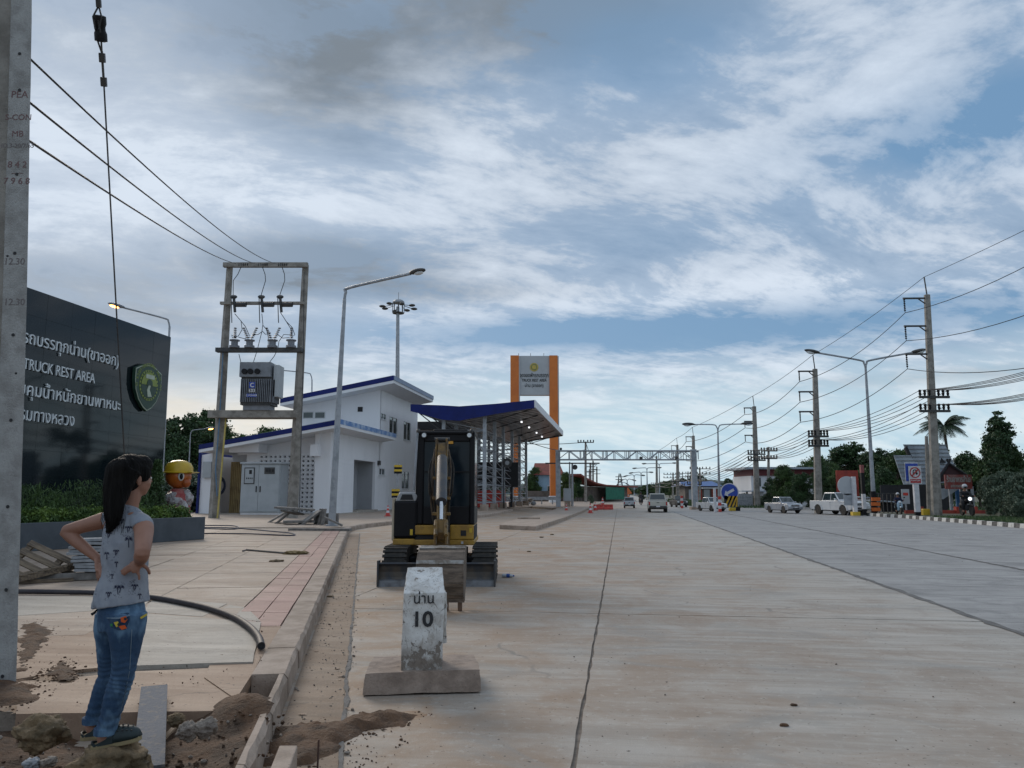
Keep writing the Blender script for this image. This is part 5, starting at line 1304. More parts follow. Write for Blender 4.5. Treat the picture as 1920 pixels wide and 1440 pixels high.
# ================================================================= EXCAVATOR
EX = Vector((-1.27, 13.3, 0)); EA = 0.
ex = thing('mini_excavator', 'yellow and black mini excavator with closed cab, bucket and dozer blade', 'excavator', EX, EA)
el_ = lambda px, py, D: at(px, py, D)-EX
# blade
b = MB(); prof = [(0, 0.02), (.03, .0), (.05, .05), (.10, .14), (.11, .24), (.07, .34), (-.01, .40), (-.03, .38), (.03, .33), (.06, .24), (.055, .15), (.02, .07)]
b.extr(prof, 'x', -.97, .97); bl_ = b.build('dozer_blade', M['bladem'], ex)
MB().extr([(-.012, .0), (.02, .0), (.045, .10), (.03, .115), (.005, .10)], 'x', -.965, .965).build('cutting_edge', M['bladee'], bl_)
for s_ in (-1, 1):
    MB().b2(s_*.98-.015, s_*.98+.015, -.04, .14, 0, .43).build('blade_end_plate', M['bladem'], bl_)
    MB().tube([(s_*.35, .1, .2), (s_*.42, 1.0, .38)], .07, 6).build('blade_arm', M['black'], ex)
# tracks
def track(sx_):
    t = bpy.data.objects.new('track', None); COL.objects.link(t); t.parent = ex; t.location = (sx_*.78, .42, 0)
    L, h_, w_ = 1.85, .60, .42; r = h_/2
    path = []
    for k in range(9): a = math.pi/2+math.pi*k/8; path.append((r+r*math.cos(a)-0*r, r+r*math.sin(a)))
    for k in range(9): a = -math.pi/2+math.pi*k/8; path.append((L-r+r*math.cos(a), r+r*math.sin(a)))
    MB().extr([(y, z) for y, z in path], 'x', -w_/2+.03, w_/2-.03).build('track_belt', M['rubber'], t)
    n = 44; per = 2*(L-2*r)+2*math.pi*r
    lug = MB()
    lme = MB().b2(-w_/2, w_/2, -.024, .024, -.005, .02).mesh('track_lug', M['rubber'])
    for i in range(n):
        s_ = per*i/n
        if s_ < L-2*r: y, z, a = r+s_, 2*r, 0
        elif s_ < L-2*r+math.pi*r: q = (s_-(L-2*r))/r; y, z, a = L-r+r*math.sin(q), r+r*math.cos(q), -q
        elif s_ < 2*(L-2*r)+math.pi*r: y, z, a = L-r-(s_-(L-2*r)-math.pi*r), 0.0, math.pi
        else: q = (s_-2*(L-2*r)-math.pi*r)/r; y, z, a = r-r*math.sin(q), r-r*math.cos(q), math.pi-q
        o = obj('track_lug', lme, t); o.location = (0, y, z); o.rotation_euler = (a, 0, 0)
    for k in range(4): MB().lathe([(.12, -w_/2), (.12, w_/2)], (0, .35+.35*k, .2), 10, 'x').build('roller', M['bladem'], t)
track(-1); track(1)
MB().b2(-.6, .6, 1.0, 1.9, .22, .42).build('undercarriage', M['black'], ex, bevel=.02)
MB().lathe([(.45, .42), (.45, .56)], (-.0, 1.45, 0), 20).build('slew_ring', M['black'], ex)
# upper body
y0 = 1.15     # front of the upper structure, local
X = lambda px, D=14.5: at(px, 920, D).x-EX.x-.03
Z = lambda py, D=14.5: at(900, py, D).z
zb, zc, zt = Z(1022), Z(986), Z(808)
yel = M['yellow']
b = MB(); b.b2(X(742), X(893), y0, y0+1.75, zb, zb+.10); b.build('deck_plate', yel, ex, bevel=.02)
b = MB(); b.b2(X(848), X(892), y0-.01, y0+1.3, zb+.10, zc+.02); b.build('front_panel', yel, ex, bevel=.02)
b = MB(); b.b2(X(783), X(822), y0-.01, y0+.6, zb+.19, zc+.015); o = b.build('front_panel', yel, ex, bevel=.02)
MB().b2(X(783), X(893), y0+.03, y0+1.2, zb+.1, zc).build('front_core', M['dark'], ex)
o = MB().b2(X(868), X(878), y0-.022, y0-.012, zb+.17, zb+.27).build('vent', M['ink'], ex)
MB().b2(X(869), X(873), y0-.024, y0-.012, zb+.025, zb+.07).build('warning_label', M['wsign'], ex)
MB().b2(X(884), X(889), y0-.024, y0-.012, zc-.12, zc-.04).build('yellow_sticker', M['yel'], ex)
# engine cover at left with pale edge
def rbox(x0, x1, y0_, y1, z0, z1, m, name, par, bev=.05): return MB().b2(x0, x1, y0_, y1, z0, z1).build(name, m, par, bevel=bev)
rbox(X(743), X(787), y0+.0, y0+1.5, zb+.12, Z(938), M['black'], 'engine_cover', ex, .05)
rbox(X(739), X(743.5), y0+.05, y0+1.5, zb+.08, Z(934), mat('cream_side_panel', (.50, .44, .33), (.42, .36, .27), scale=3), 'side_panel', ex, .01)
o = MB(); o.extr([(X(745), Z(940)), (X(783), Z(940)), (X(786), Z(930)), (X(780), Z(923)), (X(752), Z(923))], 'y', y0+.02, y0+.9); o.build('engine_hood', simple('hood_silver', (.36, .37, .38), rough=.35), ex, bevel=.02)
MB().extr([(X(754), Z(937)), (X(779), Z(937)), (X(776), Z(927)), (X(758), Z(927))], 'y', y0+.005, y0+.018).build('hood_vent', M['ink'], ex)
MB().b2(X(774), X(779), y0-.02, y0-.002, Z(1003), Z(992)).build('yellow_sticker', M['yel'], ex)
rbox(X(742), X(783), y0-.005, y0+.3, zb-.0, zb+.115, yel, 'lower_guard', ex, .02)
# cab
cx0, cx1 = X(782), X(893); cb = bpy.data.objects.new('cab', None); COL.objects.link(cb); cb.parent = ex; yc = y0+.04; cdp = 1.25
bk = M['black']
for (a, c, d0, e, n_) in ((cx0, cx0+.15, zc+.02, zt-.02, 'corner_post'), (cx1-.10, cx1, zc+.02, zt-.02, 'corner_post')):
    MB().b2(a, c, yc, yc+.12, d0, e).build(n_, bk, cb, bevel=.03)
    MB().b2(a, c, yc+cdp-.1, yc+cdp, d0, e).build(n_, bk, cb, bevel=.02)
MB().b2(cx0+.15, cx1-.1, yc+.005, yc+.11, zc+.02, zc+.36).build('lower_frame', bk, cb, bevel=.02)
MB().b2(cx0+.15, cx1-.1, yc+.005, yc+.11, zt-.20, zt-.02).build('upper_frame', bk, cb, bevel=.02)
MB().b2(cx0-.0, cx1+.0, yc-.04, yc+cdp, zt-.07, zt).build('roof', bk, cb, bevel=.03)
MB().b2(cx0+.3, cx1-.15, yc+.2, yc+.8, zt+.002, zt+.05).build('roof_hatch', bk, cb, bevel=.02)
MB().b2(cx0+.15, cx1-.1, yc+.055, yc+.065, zc+.36, zt-.20).build('windscreen', M['cabglass'], cb)
MB().b2(cx0+.15, cx1-.1, yc+.03, yc+.075, zc+.98, zc+1.005).build('window_bar', bk, cb)
for s_, x_ in ((-1, cx0+.015), (1, cx1-.015)):
    MB().b2(x_-.008, x_+.008, yc+.12, yc+cdp-.1, zc+.35, zt-.08).build('side_window', M['cabglass'], cb)
    MB().b2(x_-.012, x_+.012, yc+.12, yc+cdp-.1, zc+.02, zc+.35).build('side_lower_panel', bk, cb)
MB().b2(cx0+.01, cx1-.01, yc+cdp-.03, yc+cdp, zc+.02, zt-.07).build('rear_wall', M['cabglass'], cb)
MB().b2(cx0+.5, cx0+.95, yc+.55, yc+.7, zc+.3, zc+1.25).build('seat', M['dark'], cb, bevel=.06)
MB().tube([(X(852), yc+.25, zc+.3), (X(858), yc+.2, zc+.75)], .02, 6).build('control_lever', M['ink'], cb)
MB().tube([(X(780), yc-.06, zc+.65), (X(784), yc-.06, zc+1.5), (X(785), yc-.03, zt-.03)], .022, 6).build('grab_rail', M['steel'], cb, smooth=True)
for px in (788, 883):
    o = MB().lathe([(.05, -.09), (.055, -.04), (.03, 0)], (X(px+10 if px < 800 else px), yc-.04, zt-.09), 12, 'y').build('work_light', M['dsteel'], cb); MB().lathe([(.04, -.096), (.04, -.091)], (X(px+10 if px < 800 else px), yc-.04, zt-.09), 12, 'y').build('lens', M['lampw'], o)
    MB().sphere((X(px-2 if px < 800 else px+4), yc-.02, zt-.01), (.04, .04, .05), 8, 6).build('bracket_knob', M['dsteel'], cb)
MB().box((X(847), yc-.02, zt-.22), (.10, .05, .05)).build('marker_lamp', simple('amber_lamp', (.6, .28, .02), rough=.3), cb)
# boom (root at the front of the body, up, then the arm comes down to the bucket)
sw = X(827, 13.6)
def beamlike(name, pts, w0, w1, par, m):
    """box-section beam through pts (local y,z) about x = sw, widths along"""
    b = MB(); n = len(pts); rings = []
    for i, (x_, y_, z_, w_, d_) in enumerate(pts):
        a = Vector(pts[max(i-1, 0)][1:3]); c = Vector(pts[min(i+1, n-1)][1:3]); t = (c-a).normalized(); nn = Vector((-t.y, t.x))
        rings.append(b.addv([(x_-w_/2, y_-nn.x*d_/2, z_-nn.y*d_/2), (x_+w_/2, y_-nn.x*d_/2, z_-nn.y*d_/2), (x_+w_/2, y_+nn.x*d_/2, z_+nn.y*d_/2), (x_-w_/2, y_+nn.x*d_/2, z_+nn.y*d_/2)]))
    for r0, r1_ in zip(rings, rings[1:]):
        for i in range(4): j = (i+1) % 4; b.face([r0+i, r0+j, r1_+j, r1_+i])
    b.face([rings[0]+i for i in range(4)]); b.face([rings[-1]+i for i in range(4)])
    return b.build(name, m, par, bevel=.012)
fy = y0
beamlike('boom', [(sw, fy+.0, .62, .20, .26), (sw, fy-.30, 1.25, .17, .28), (sw-.01, fy-.55, 1.85, .15, .27), (sw, fy-1.05, 2.28, .14, .22)], 0, 0, ex, M['arm'])
beamlike('swing_post', [(sw, fy+.05, .45, .24, .3), (sw, fy-.1, .72, .26, .3)], 0, 0, ex, M['arm'])
for s_ in (-1, 1):
    MB().b2(sw+s_*.115-.02, sw+s_*.115+.02, fy-.35, fy-.05, .42, .86).build('swing_lug', M['arm'], ex, bevel=.02)
# dipper arm: two plates from the boom tip down to the bucket
tipz = Z(826, 13.2)
dxf = lambda y: (829-960)/1450*(13.3+y)-EX.x
ay0, az0, ay1, az1 = fy-1.22, tipz-.02, fy-2.72, .92
dx_ = dxf(ay0)
for s_ in (-1, 1):
    beamlike('arm_cheek', [(dxf(ay0-.02)+s_*.085, ay0-.02, az0+.06, .035, .16), (dxf(ay0+.02)+s_*.085, ay0+.02, az0-.35, .035, .34), (dxf(ay0-.25)+s_*.07, ay0-.25, az0-.7, .03, .26)], 0, 0, ex, M['arm'])
beamlike('dipper_arm', [(dxf(ay0-.05), ay0-.05, az0-.05, .13, .14), (dxf(ay0-.25), ay0-.25, az0-.45, .13, .22), (dxf((ay0+ay1)/2), (ay0+ay1)/2, (az0+az1)/2-.05, .12, .18), (dxf(ay1), ay1, az1, .12, .14)], 0, 0, ex, M['arm'])
MB().tube([(dxf(ay0)-.12, ay0, az0-.3), (dxf(ay0)+.12, ay0, az0-.3)], .045, 8).build('pivot_pin', M['dsteel'], ex)
MB().tube([(dxf(ay0)-.13, ay0, az0+.04), (dxf(ay0)+.13, ay0, az0+.04)], .035, 8).build('pivot_pin', M['dsteel'], ex)
# bucket cylinder lies along the front of the arm
MB().tube([(dxf(ay0-.30)+.005, ay0-.30, az0-.30), (dxf(ay1+.12), ay1+.12, az1+.50)], .085, 14).build('bucket_cylinder', M['bladem'], ex, smooth=True)
MB().tube([(dxf(ay1+.12), ay1+.12, az1+.50), (dxf(ay1+.0), ay1+.0, az1+.24)], .030, 10).build('cylinder_rod', M['chrome'], ex, smooth=True)
for s_ in (-1, 1):
    MB().tube([(dxf(ay1+.12)+s_*.075, ay1+.12, az1+.22), (dxf(ay1-.2)+s_*.075, ay1-.2, az1+.02)], .03, 6).build('bucket_link', M['arm'], ex)
    MB().box((dxf(ay1+.02)+s_*.085, ay1+.02, az1+.02), (.03, .2, .3)).build('bucket_lug', M['arm'], ex, bevel=.02)
# hydraulic hoses both sides of the arm
for k, (s_, o1, o2, bulge) in enumerate(((-1, .11, .12, .10), (-1, .13, .14, .15), (-1, .10, .10, .2), (1, .11, .11, .10), (1, .13, .13, .15), (1, .10, .12, .06), (-1, .12, .16, .05))):
    pts = [(dxf(ay0+.1)+s_*o1, ay0+.1, az0-.12-.1*(k % 3)), (dx_+s_*(o1+bulge*.5), ay0-.05, az0-.45), (dx_+s_*(o1+bulge*.35), ay0-.1-.1*(k % 2), az0-.85), (sw+s_*(o2+.02), fy-.5, 1.45), (sw+s_*o2, fy-.3, 1.1-.1*(k % 3)), (sw+s_*.12, fy-.05, .85)]
    MB().tube(tubepts(pts, 6), .017, 6).build('hydraulic_hose', M['rubber'] if k % 3 else mat('dusty_hose', (.12, .085, .055), (.06, .045, .035)) if k == 0 else MATS['dusty_hose'], ex, smooth=True)
for z_ in (az0-.62, az0-.95, az0-1.2):
    MB().box((dxf(ay0-.22-(az0-.62-z_)*.6), ay0-.22-(az0-.62-z_)*.6, z_), (.30, .05, .05)).build('hose_clamp', M['arm'], ex, bevel=.01)
# bucket: curved shell of ribs, back towards the camera
bx0, bx1 = X(790, 10.8), X(877, 10.8); by = 10.75-EX.y
bp = [(by+.42, .80), (by+.20, .80), (by+.02, .76), (by-.14, .66), (by-.22, .52), (by-.25, .38), (by-.22, .24), (by-.18, .15), (by-.15, .12)]
bkt = bpy.data.objects.new('bucket', None); COL.objects.link(bkt); bkt.parent = ex
b = MB(); inner = [(y+.04, z-.03*(1 if z > .5 else .3)) for y, z in bp]
b.extr(bp+inner[::-1], 'x', bx0+.015, bx1-.015); b.build('bucket_shell', M['bucket'], bkt)
for x_ in (bx0, bx1-.02):
    b = MB(); b.extr(bp+[(by+.12, .10), (by+.42, .45)], 'x', x_, x_+.02); b.build('bucket_side', M['bucket'], bkt)
bright = mat('scraped_bucket_steel', (.34, .33, .31), (.17, .14, .11), scale=9, rough=.5, metal=.2, bump=.3)
for i in (0, 1, 3, 5, 6):
    (ya, za), (yb, zb2) = bp[i], bp[i+1]; t = Vector((yb-ya, zb2-za)).normalized(); nn = Vector((t.y, -t.x)); nn = nn if nn.x < 0 or (abs(nn.x) < .3 and nn.y > 0) else -nn
    q = [(ya+t.x*.01, za+t.y*.01), (ya+t.x*.06, za+t.y*.06), (ya+t.x*.06+nn.x*.022, za+t.y*.06+nn.y*.022), (ya+t.x*.01+nn.x*.022, za+t.y*.01+nn.y*.022)]
    MB().extr(q, 'x', bx0+.004, bx1-.004).build('wear_strip', bright if i in (0, 1, 3) else M['bucket'], bkt)
for k in range(4):
    x_ = bx0+.05+(bx1-bx0-.1)*k/3
    MB().extr([(by-.185, .17), (by-.13, .15), (by-.12, -.0), (by-.15, -.0)], 'x', x_-.03, x_+.03).build('tooth', mat('rusty_tooth', (.16, .10, .065), (.09, .06, .045)) if k == 0 else MATS['rusty_tooth'], bkt, bevel=.008)
MB().b2(bx0-.01, bx1+.01, by-.19, by-.12, .115, .19).build('lip_plate', M['bucket'], bkt)

# ================================================================= KILOMETRE STONE
MO = at(786, 1303, 6.28); MO.z = 0
ms = thing('kilometre_stone', 'chipped white kilometre stone numbered 10 on a concrete slab base', 'milestone', (MO.x, 6.5, 0), R(6))
paint = bpy.data.materials.new('chipped_white_paint'); paint.use_nodes = True; t_ = paint.node_tree; t_.nodes.clear(); n = NT(t_)
v = n.n('ShaderNodeTexCoord').outputs['Object']; sp_ = n.n('ShaderNodeSeparateXYZ', {0: v}).outputs[2]
chip = n.ramp(n.m('ADD', n.noise(n.mapping(v, (1, 1, .8)), 17, 8, .72, .4), n.m('MULTIPLY', n.ramp(sp_, .50, .20), .10)), .60, .625)
c = n.mix(n.ramp(n.noise(v, 6, 6, .65), .35, .7), (.70, .70, .68), (.46, .44, .41))
c = n.mix(n.ramp(n.noise(n.mapping(v, (1, 1, .7)), 48, 4, .7, .6), .60, .64), c, (.24, .215, .19)); c = n.mix(n.m('MULTIPLY', n.ramp(n.noise(n.mapping(v, (1, 1, .4), (.3, .6, 0)), 12, 6, .7, 1.5), .56, .62), .6), c, (.33, .29, .25))
crk = n.n('ShaderNodeTexVoronoi', {'Vector': n.mapping(v, (1, 1, .55), (.4, .3, .2)), 'Scale': 4.5, 'Randomness': 1.}, feature='DISTANCE_TO_EDGE').outputs['Distance']
c = n.mix(chip, c, (.20, .175, .15)); c = n.mix(n.m('MULTIPLY', n.ramp(crk, .008, .002), n.ramp(n.noise(v, 5, 2), .5, .6)), c, (.16, .14, .12))
c = n.mix(n.m('MULTIPLY', n.ramp(sp_, .44, .22), n.ramp(n.noise(v, 9, 5, .7), .25, .6)), c, (.20, .165, .135))
hgt = n.m('SUBTRACT', n.m('MULTIPLY', n.noise(v, 60, 4), .3), n.m('MULTIPLY', chip, .7))
p = n.n('ShaderNodeBsdfPrincipled', {'Base Color': c, 'Roughness': .8, 'Normal': n.n('ShaderNodeBump', {'Height': hgt, 'Strength': .7, 'Distance': .006}).outputs[0]})
n.n('ShaderNodeOutputMaterial', {0: p.outputs[0]})
def rough_mesh(mb_, name, m, par, cuts=5, amp=.006, seed=0, fr=9, bev=0):
    import bmesh as _b
    me = mb_.mesh(name, m); bm = _b.new(); bm.from_mesh(me)
    _b.ops.subdivide_edges(bm, edges=bm.edges, cuts=cuts, use_grid_fill=True)
    for v_ in bm.verts:
        s_ = Vector((noise.fractal(v_.co*fr+Vector((seed, 0, 0)), 1, 2, 4), noise.fractal(v_.co*fr+Vector((0, seed+5, 0)), 1, 2, 4), noise.fractal(v_.co*fr+Vector((0, 0, seed+9)), 1, 2, 4)))
        v_.co += s_*amp
    bm.to_mesh(me); bm.free(); return obj(name, me, par, bev)
lx0 = at(682, 1262, 6.25).x-MO.x; 
slabm = mat('dusty_base_concrete', (.33, .255, .205), (.22, .165, .13), scale=7, fine=.3, bump=.5, spots=(.13, .095, .075), spot_scale=18, spot_lo=.64)
b = MB(); q = b.addv([(-.455, -.22, .012), (.455, -.215, .014), (.455, .44, .01), (-.45, .44, .01), (-.44, -.20, .165), (.45, -.195, .175), (.44, .42, .17), (-.42, .42, .17)])
for f in ((0, 3, 2, 1), (4, 5, 6, 7), (0, 1, 5, 4), (1, 2, 6, 5), (2, 3, 7, 6), (3, 0, 4, 7)): b.face([q+i for i in f])
rough_mesh(b, 'slab_base', slabm, ms, 9, .009, 3, 6)
b = MB(); x0_, x1_ = at(748, 1250, 6.36).x-MO.x, at(825, 1250, 6.36).x-MO.x
zf_ = at(786, 1112, 6.36).z; zb_ = at(786, 1063, 6.70).z
q = b.addv([(x0_, -.14, .16), (x1_, -.14, .16), (x1_+.01, .20, .16), (x0_, .20, .16), (x0_+.012, -.14, zf_), (x1_+.015, -.14, zf_), (x1_+.0, .20, zb_), (x0_+.03, .20, zb_)])
for f in ((0, 3, 2, 1), (4, 5, 6, 7), (0, 1, 5, 4), (1, 2, 6, 5), (2, 3, 7, 6), (3, 0, 4, 7)): b.face([q+i for i in f])
stn = rough_mesh(b, 'stone_post', paint, ms, 11, .0035, 1, 12, .006)
b = MB(); b.b2(x1_-.02, x1_+.035, .02, .2, zf_-.42, zf_-.02); rough_mesh(b, 'side_flange', paint, ms, 6, .012, 7, 9)
cxm = (x0_+x1_)/2+.012
worn = mat('worn_black_paint', (.025, .025, .028), (.30, .29, .28), scale=34, lo=.66, hi=.70, rough=.8, bump=.2)
text('painted_name', 'น่าน', worn, ms, (cxm+.0, -.149, at(786, 1131, 6.36).z), UP, width=.155, height=.095, extrude=.003, align='CENTER', bold=.0012)
text('painted_number', '10', worn, ms, (cxm+.005, -.149, at(788, 1174, 6.36).z), UP, width=.135, height=.115, extrude=.003, align='CENTER', bold=.005)

# plastic bottle
P_ = G(952, 1083, 0); bt = thing('plastic_bottle', 'clear plastic bottle with blue cap lying right of the blade', 'bottle', (P_.x, P_.y, .035), R(-12))
MB().lathe([(.02, -.11), (.034, -.10), (.036, .03), (.03, .07), (.014, .10)], (0, 0, 0), 12, 'x').build('bottle_body', simple('clear_bottle', (.42, .46, .50), rough=.12), bt, smooth=True)
MB().lathe([(.016, .10), (.016, .125)], (0, 0, 0), 10, 'x').build('cap', simple('bottle_cap', (.02, .08, .35), rough=.4), bt)
MB().lathe([(.0365, -.02), (.0365, .045)], (0, 0, 0), 12, 'x').build('bottle_label', MATS['bottle_cap'], bt)
# rusty rods at the road edge
p = G(603, 1440, 0); o = MB().tube([(p.x, p.y-.1, 0), (p.x, p.y-.09, .18)], .006, 6).build('iron_rod', mat('rusty_iron', (.09, .045, .03), (.05, .03, .025))); tag(o, 'thin rusty rod standing in the spilled soil by the kerb', 'rod')
# stray brick bits on the road
for i, (px, py, s_, lb) in enumerate(((619, 1120, .035, 'dark brick fragment by the gutter joint'), (1488, 1323, .018, 'upper brown clod on the road at right'), (1470, 1361, .02, 'lower brown clod on the road at right'), (1035, 1003, .05, 'dark lump on the road beyond the excavator'), (1015, 1008, .05, 'second dark lump near the canopy lane'), (992, 1035, .04, 'dark lump right of the excavator track'))):
    p = G(px, py, 0); o = obj('stone', rock_mesh('stone', M['soilc'] if i in (1, 2) else M['rock'], (s_*1.6, s_, s_*.6), 20+i, 2)); o.location = (p.x, p.y, s_*.3); tag(o, lb, 'stone')
# ================================================================= WOMAN
PDY = 4.15
def pp(x, y, d=0.): return at(x, y, PDY+d)
W0 = Vector((pp(200, 1390).x, PDY, pp(200, 1400).z))
wm = thing('person', 'woman in grey sleeveless shirt and jeans, hands on hips, seen from behind on a rock', 'person', W0)
def spline(P, n=6):
    """P: list of (Vector, ra, rb, axis) -> interpolated"""
    out = []
    for i in range(len(P)-1):
        q = [P[max(i-1, 0)], P[i], P[i+1], P[min(i+2, len(P)-1)]]
        for k in range(n):
            t = k/n; f = lambda a, b, c, d: .5*((2*b)+(-a+c)*t+(2*a-5*b+4*c-d)*t*t+(-a+3*b-3*c+d)*t**3)
            out.append(tuple(f(q[0][m_], q[1][m_], q[2][m_], q[3][m_]) if m_ == 0 else max(.004, f(q[0][m_], q[1][m_], q[2][m_], q[3][m_])) for m_ in range(3)))
    out.append(P[-1][:3]); return out
def loft(b, P, side, seg=20, n=6):
    """P: (centre, half width along side, half depth); rings square to the path"""
    Q = spline(P, n); side = Vector(side).normalized(); prev = None; N_ = len(Q)
    for i, (c, ra, rb) in enumerate(Q):
        t = (Q[min(i+1, N_-1)][0]-Q[max(i-1, 0)][0]).normalized(); u = (side-t*side.dot(t)).normalized(); v = t.cross(u)
        r_ = b.addv([c-W0+u*math.cos(2*math.pi*k/seg)*ra+v*math.sin(2*math.pi*k/seg)*rb for k in range(seg)])
        if prev is not None:
            for k in range(seg): j = (k+1) % seg; b.face([prev+k, prev+j, r_+j, r_+k])
        else: b.face([r_+k for k in reversed(range(seg))])
        prev = r_
    b.face([prev+k for k in range(seg)]); return b
def limb(b, P, seg=12, n=6):
    return loft(b, [(p, r, r) for p, r in P], (P[0][0]-P[-1][0]).cross(Vector((.3, 1, .2))), seg, n)
def fuse(b, name, m, par, vox, smooth_it=3, disp=None):
    o = b.build(name, m, None); md = o.modifiers.new('r', 'REMESH'); md.mode = 'VOXEL'; md.voxel_size = vox; md.use_smooth_shade = True
    sm = o.modifiers.new('s', 'SMOOTH'); sm.factor = .5; sm.iterations = smooth_it
    me = evalmesh(o); bpy.data.objects.remove(o)
    if disp:
        n_ = len(me.vertices); nr = [v.normal.copy() for v in me.vertices]
        for v, q in zip(me.vertices, nr): v.co += q*disp(v.co+W0, q)
    me.materials.clear(); me.materials.append(m); me.name = name
    me.polygons.foreach_set('use_smooth', [True]*len(me.polygons))
    return obj(name, me, par)
fw = Vector((.42, .91, 0)).normalized(); rt = Vector((.91, -.42, 0)).normalized()     # torso forward / right
hfw = Vector((.62, .78, 0)).normalized(); hrt = Vector((.78, -.62, 0)).normalized()
# joints
RS, RE, RWr = pp(267, 985, -.06), pp(267, 1034, -.23), pp(262, 1052, -.115)
LS, LE, LWr = pp(197, 975, .07), pp(121, 996, .07), pp(184, 1048, .05)
neck0, neck1, hc_ = pp(240, 962, .03), pp(248, 930, .03), pp(250, 892, .03)
b = MB()
# torso core
loft(b, [(pp(240, 955, .03), .05, .05), (pp(237, 968, .02), .125, .065), (pp(236, 990, .01), .138, .082), (pp(236, 1030, .0), .120, .085), (pp(233, 1075, 0), .108, .078), (pp(229, 1115, 0), .112, .088), (pp(228, 1150, 0), .112, .088)], rt, 24)
loft(b, [(neck0, .05, .052), (pp(244, 945, .03), .043, .045), (neck1, .043, .046), (pp(250, 915, .035), .045, .05)], rt, 14)
# head: skull, face wedge, jaw
hd_f = Vector((.66, .75, 0)).normalized(); hd_r = Vector((.75, -.66, 0)).normalized()
hl = hc_-W0
Rh = Matrix((hd_r, hd_f, Vector((0, 0, 1)))).transposed()
b.sphere(hl+hd_f*-.008+Vector((0, 0, .012)), (.072, .090, .088), 20, 14, Rh)
b.sphere(hl+hd_f*.035+Vector((0, 0, -.035)), (.056, .058, .070), 16, 12, Rh)
b.sphere(hl+hd_f*.052+Vector((0, 0, -.080)), (.030, .028, .026), 12, 8, Rh)
b.sphere(hl+hd_f*.091+Vector((0, 0, -.028)), (.010, .013, .010), 10, 8, Rh)          # nose
b.sphere(hl+hd_f*.088+Vector((0, 0, -.012)), (.008, .010, .022), 10, 8, Rh)
b.sphere(hl+hd_f*.083+Vector((0, 0, -.054)), (.018, .009, .005), 10, 6, Rh)          # lips
b.sphere(hl+hd_f*.081+Vector((0, 0, -.063)), (.015, .009, .006), 10, 6, Rh)
for s_ in (-1, 1):
    b.sphere(hl+hd_r*s_*.034+hd_f*.055+Vector((0, 0, -.038)), (.020, .026, .022), 10, 8, Rh)   # cheeks
    b.sphere(hl+hd_r*s_*.074+hd_f*.0+Vector((0, 0, -.026)), (.008, .016, .030), 10, 8, Rh)    # ears
# arms
limb(b, [(pp(240, 972, .01), .045), (RS, .050), (RS.lerp(RE, .5)+Vector((.006, 0, 0)), .044), (RE, .037), (RE.lerp(RWr, .4)+Vector((0, 0, -.01)), .036), (RWr, .024)], 16)
limb(b, [(pp(225, 968, .05), .045), (LS, .045), (LS.lerp(LE, .45), .038), (LE.lerp(LS, .06), .032), (LE, .029), (LE.lerp(LWr, .35), .033), (LWr, .021)], 16)
# right hand: palm flat on the back of the waist, five fingers
def finger(pts, r0, r1): limb(b, [(p, r0+(r1-r0)*i/(len(pts)-1)) for i, p in enumerate(pts)], 8, 4)
def palm(pts, side): loft(b, pts, side, 14, 5)
palm([(RWr, .022, .018), (pp(257, 1058, -0.131), .030, .014), (pp(251, 1063, -0.133), .034, .012), (pp(246, 1066, -0.131), .030, .010)], Vector((.55, -.2, -.8)))
finger([pp(249, 1058, -0.131), pp(240, 1062, -0.131), pp(232, 1067, -0.124), pp(227, 1071, -0.116)], .0095, .006)
finger([pp(250, 1062, -0.132), pp(240, 1068, -0.131), pp(233, 1073, -0.124), pp(228, 1077, -0.116)], .0095, .006)
finger([pp(251, 1065, -0.132), pp(243, 1070, -0.131), pp(237, 1074, -0.126), pp(232, 1079, -0.120)], .0095, .006)
finger([pp(258, 1064, -0.132), pp(259, 1074, -0.134), pp(261, 1081, -0.131), pp(261, 1088, -0.126)], .0095, .0065)
finger([pp(264, 1058, -0.124), pp(274, 1064, -0.111), pp(279, 1071, -0.096), pp(280, 1077, -0.086)], .011, .008)
# left hand on the hip
palm([(LWr, .020, .018), (pp(185, 1057, .03), .024, .014), (pp(186, 1066, .01), .028, .012), (pp(187, 1074, -.005), .026, .010)], Vector((.2, 1, 0)))
finger([pp(186, 1066, -.01), pp(189, 1078, -.03), pp(191, 1086, -.04)], .009, .006)
finger([pp(185, 1068, .0), pp(186, 1080, -.015), pp(188, 1090, -.025)], .009, .006)
finger([pp(184, 1068, .015), pp(184, 1081, .0), pp(185, 1091, -.005)], .009, .006)
finger([pp(184, 1066, .03), pp(182, 1078, .02), pp(183, 1087, .015)], .009, .006)
finger([pp(188, 1058, .015), pp(193, 1066, -.005), pp(195, 1073, -.03)], .0105, .007)
# legs down to bare ankles and heels
RH, RK, RA = pp(240, 1155, -.06), pp(232, 1258, -.05), pp(198, 1372, -.02)
LH, LK, LA = pp(212, 1155, .07), pp(205, 1262, .10), pp(175, 1352, .13)
limb(b, [(RH, .070), (RH.lerp(RK, .5), .060), (RK, .044), (RK.lerp(RA, .4), .045), (RA, .031), (pp(190, 1386, -.02), .032)], 16)
limb(b, [(LH, .070), (LH.lerp(LK, .5), .060), (LK, .044), (LK.lerp(LA, .4), .045), (LA, .031), (pp(168, 1366, .13), .032)], 16)
for (hx, tx2, d0, d1) in (((186, 1393), (250, 1383), -.02, .02), ((165, 1372), (205, 1372), .13, .16)):
    A, B = pp(*hx, d0), pp(*tx2, d1); limb(b, [(A, .031), (A.lerp(B, .3)+Vector((0, 0, .012)), .036), (A.lerp(B, .7), .034), (B, .026)], 12)
body = fuse(b, 'body', M['skin'], wm, .0058, 2)
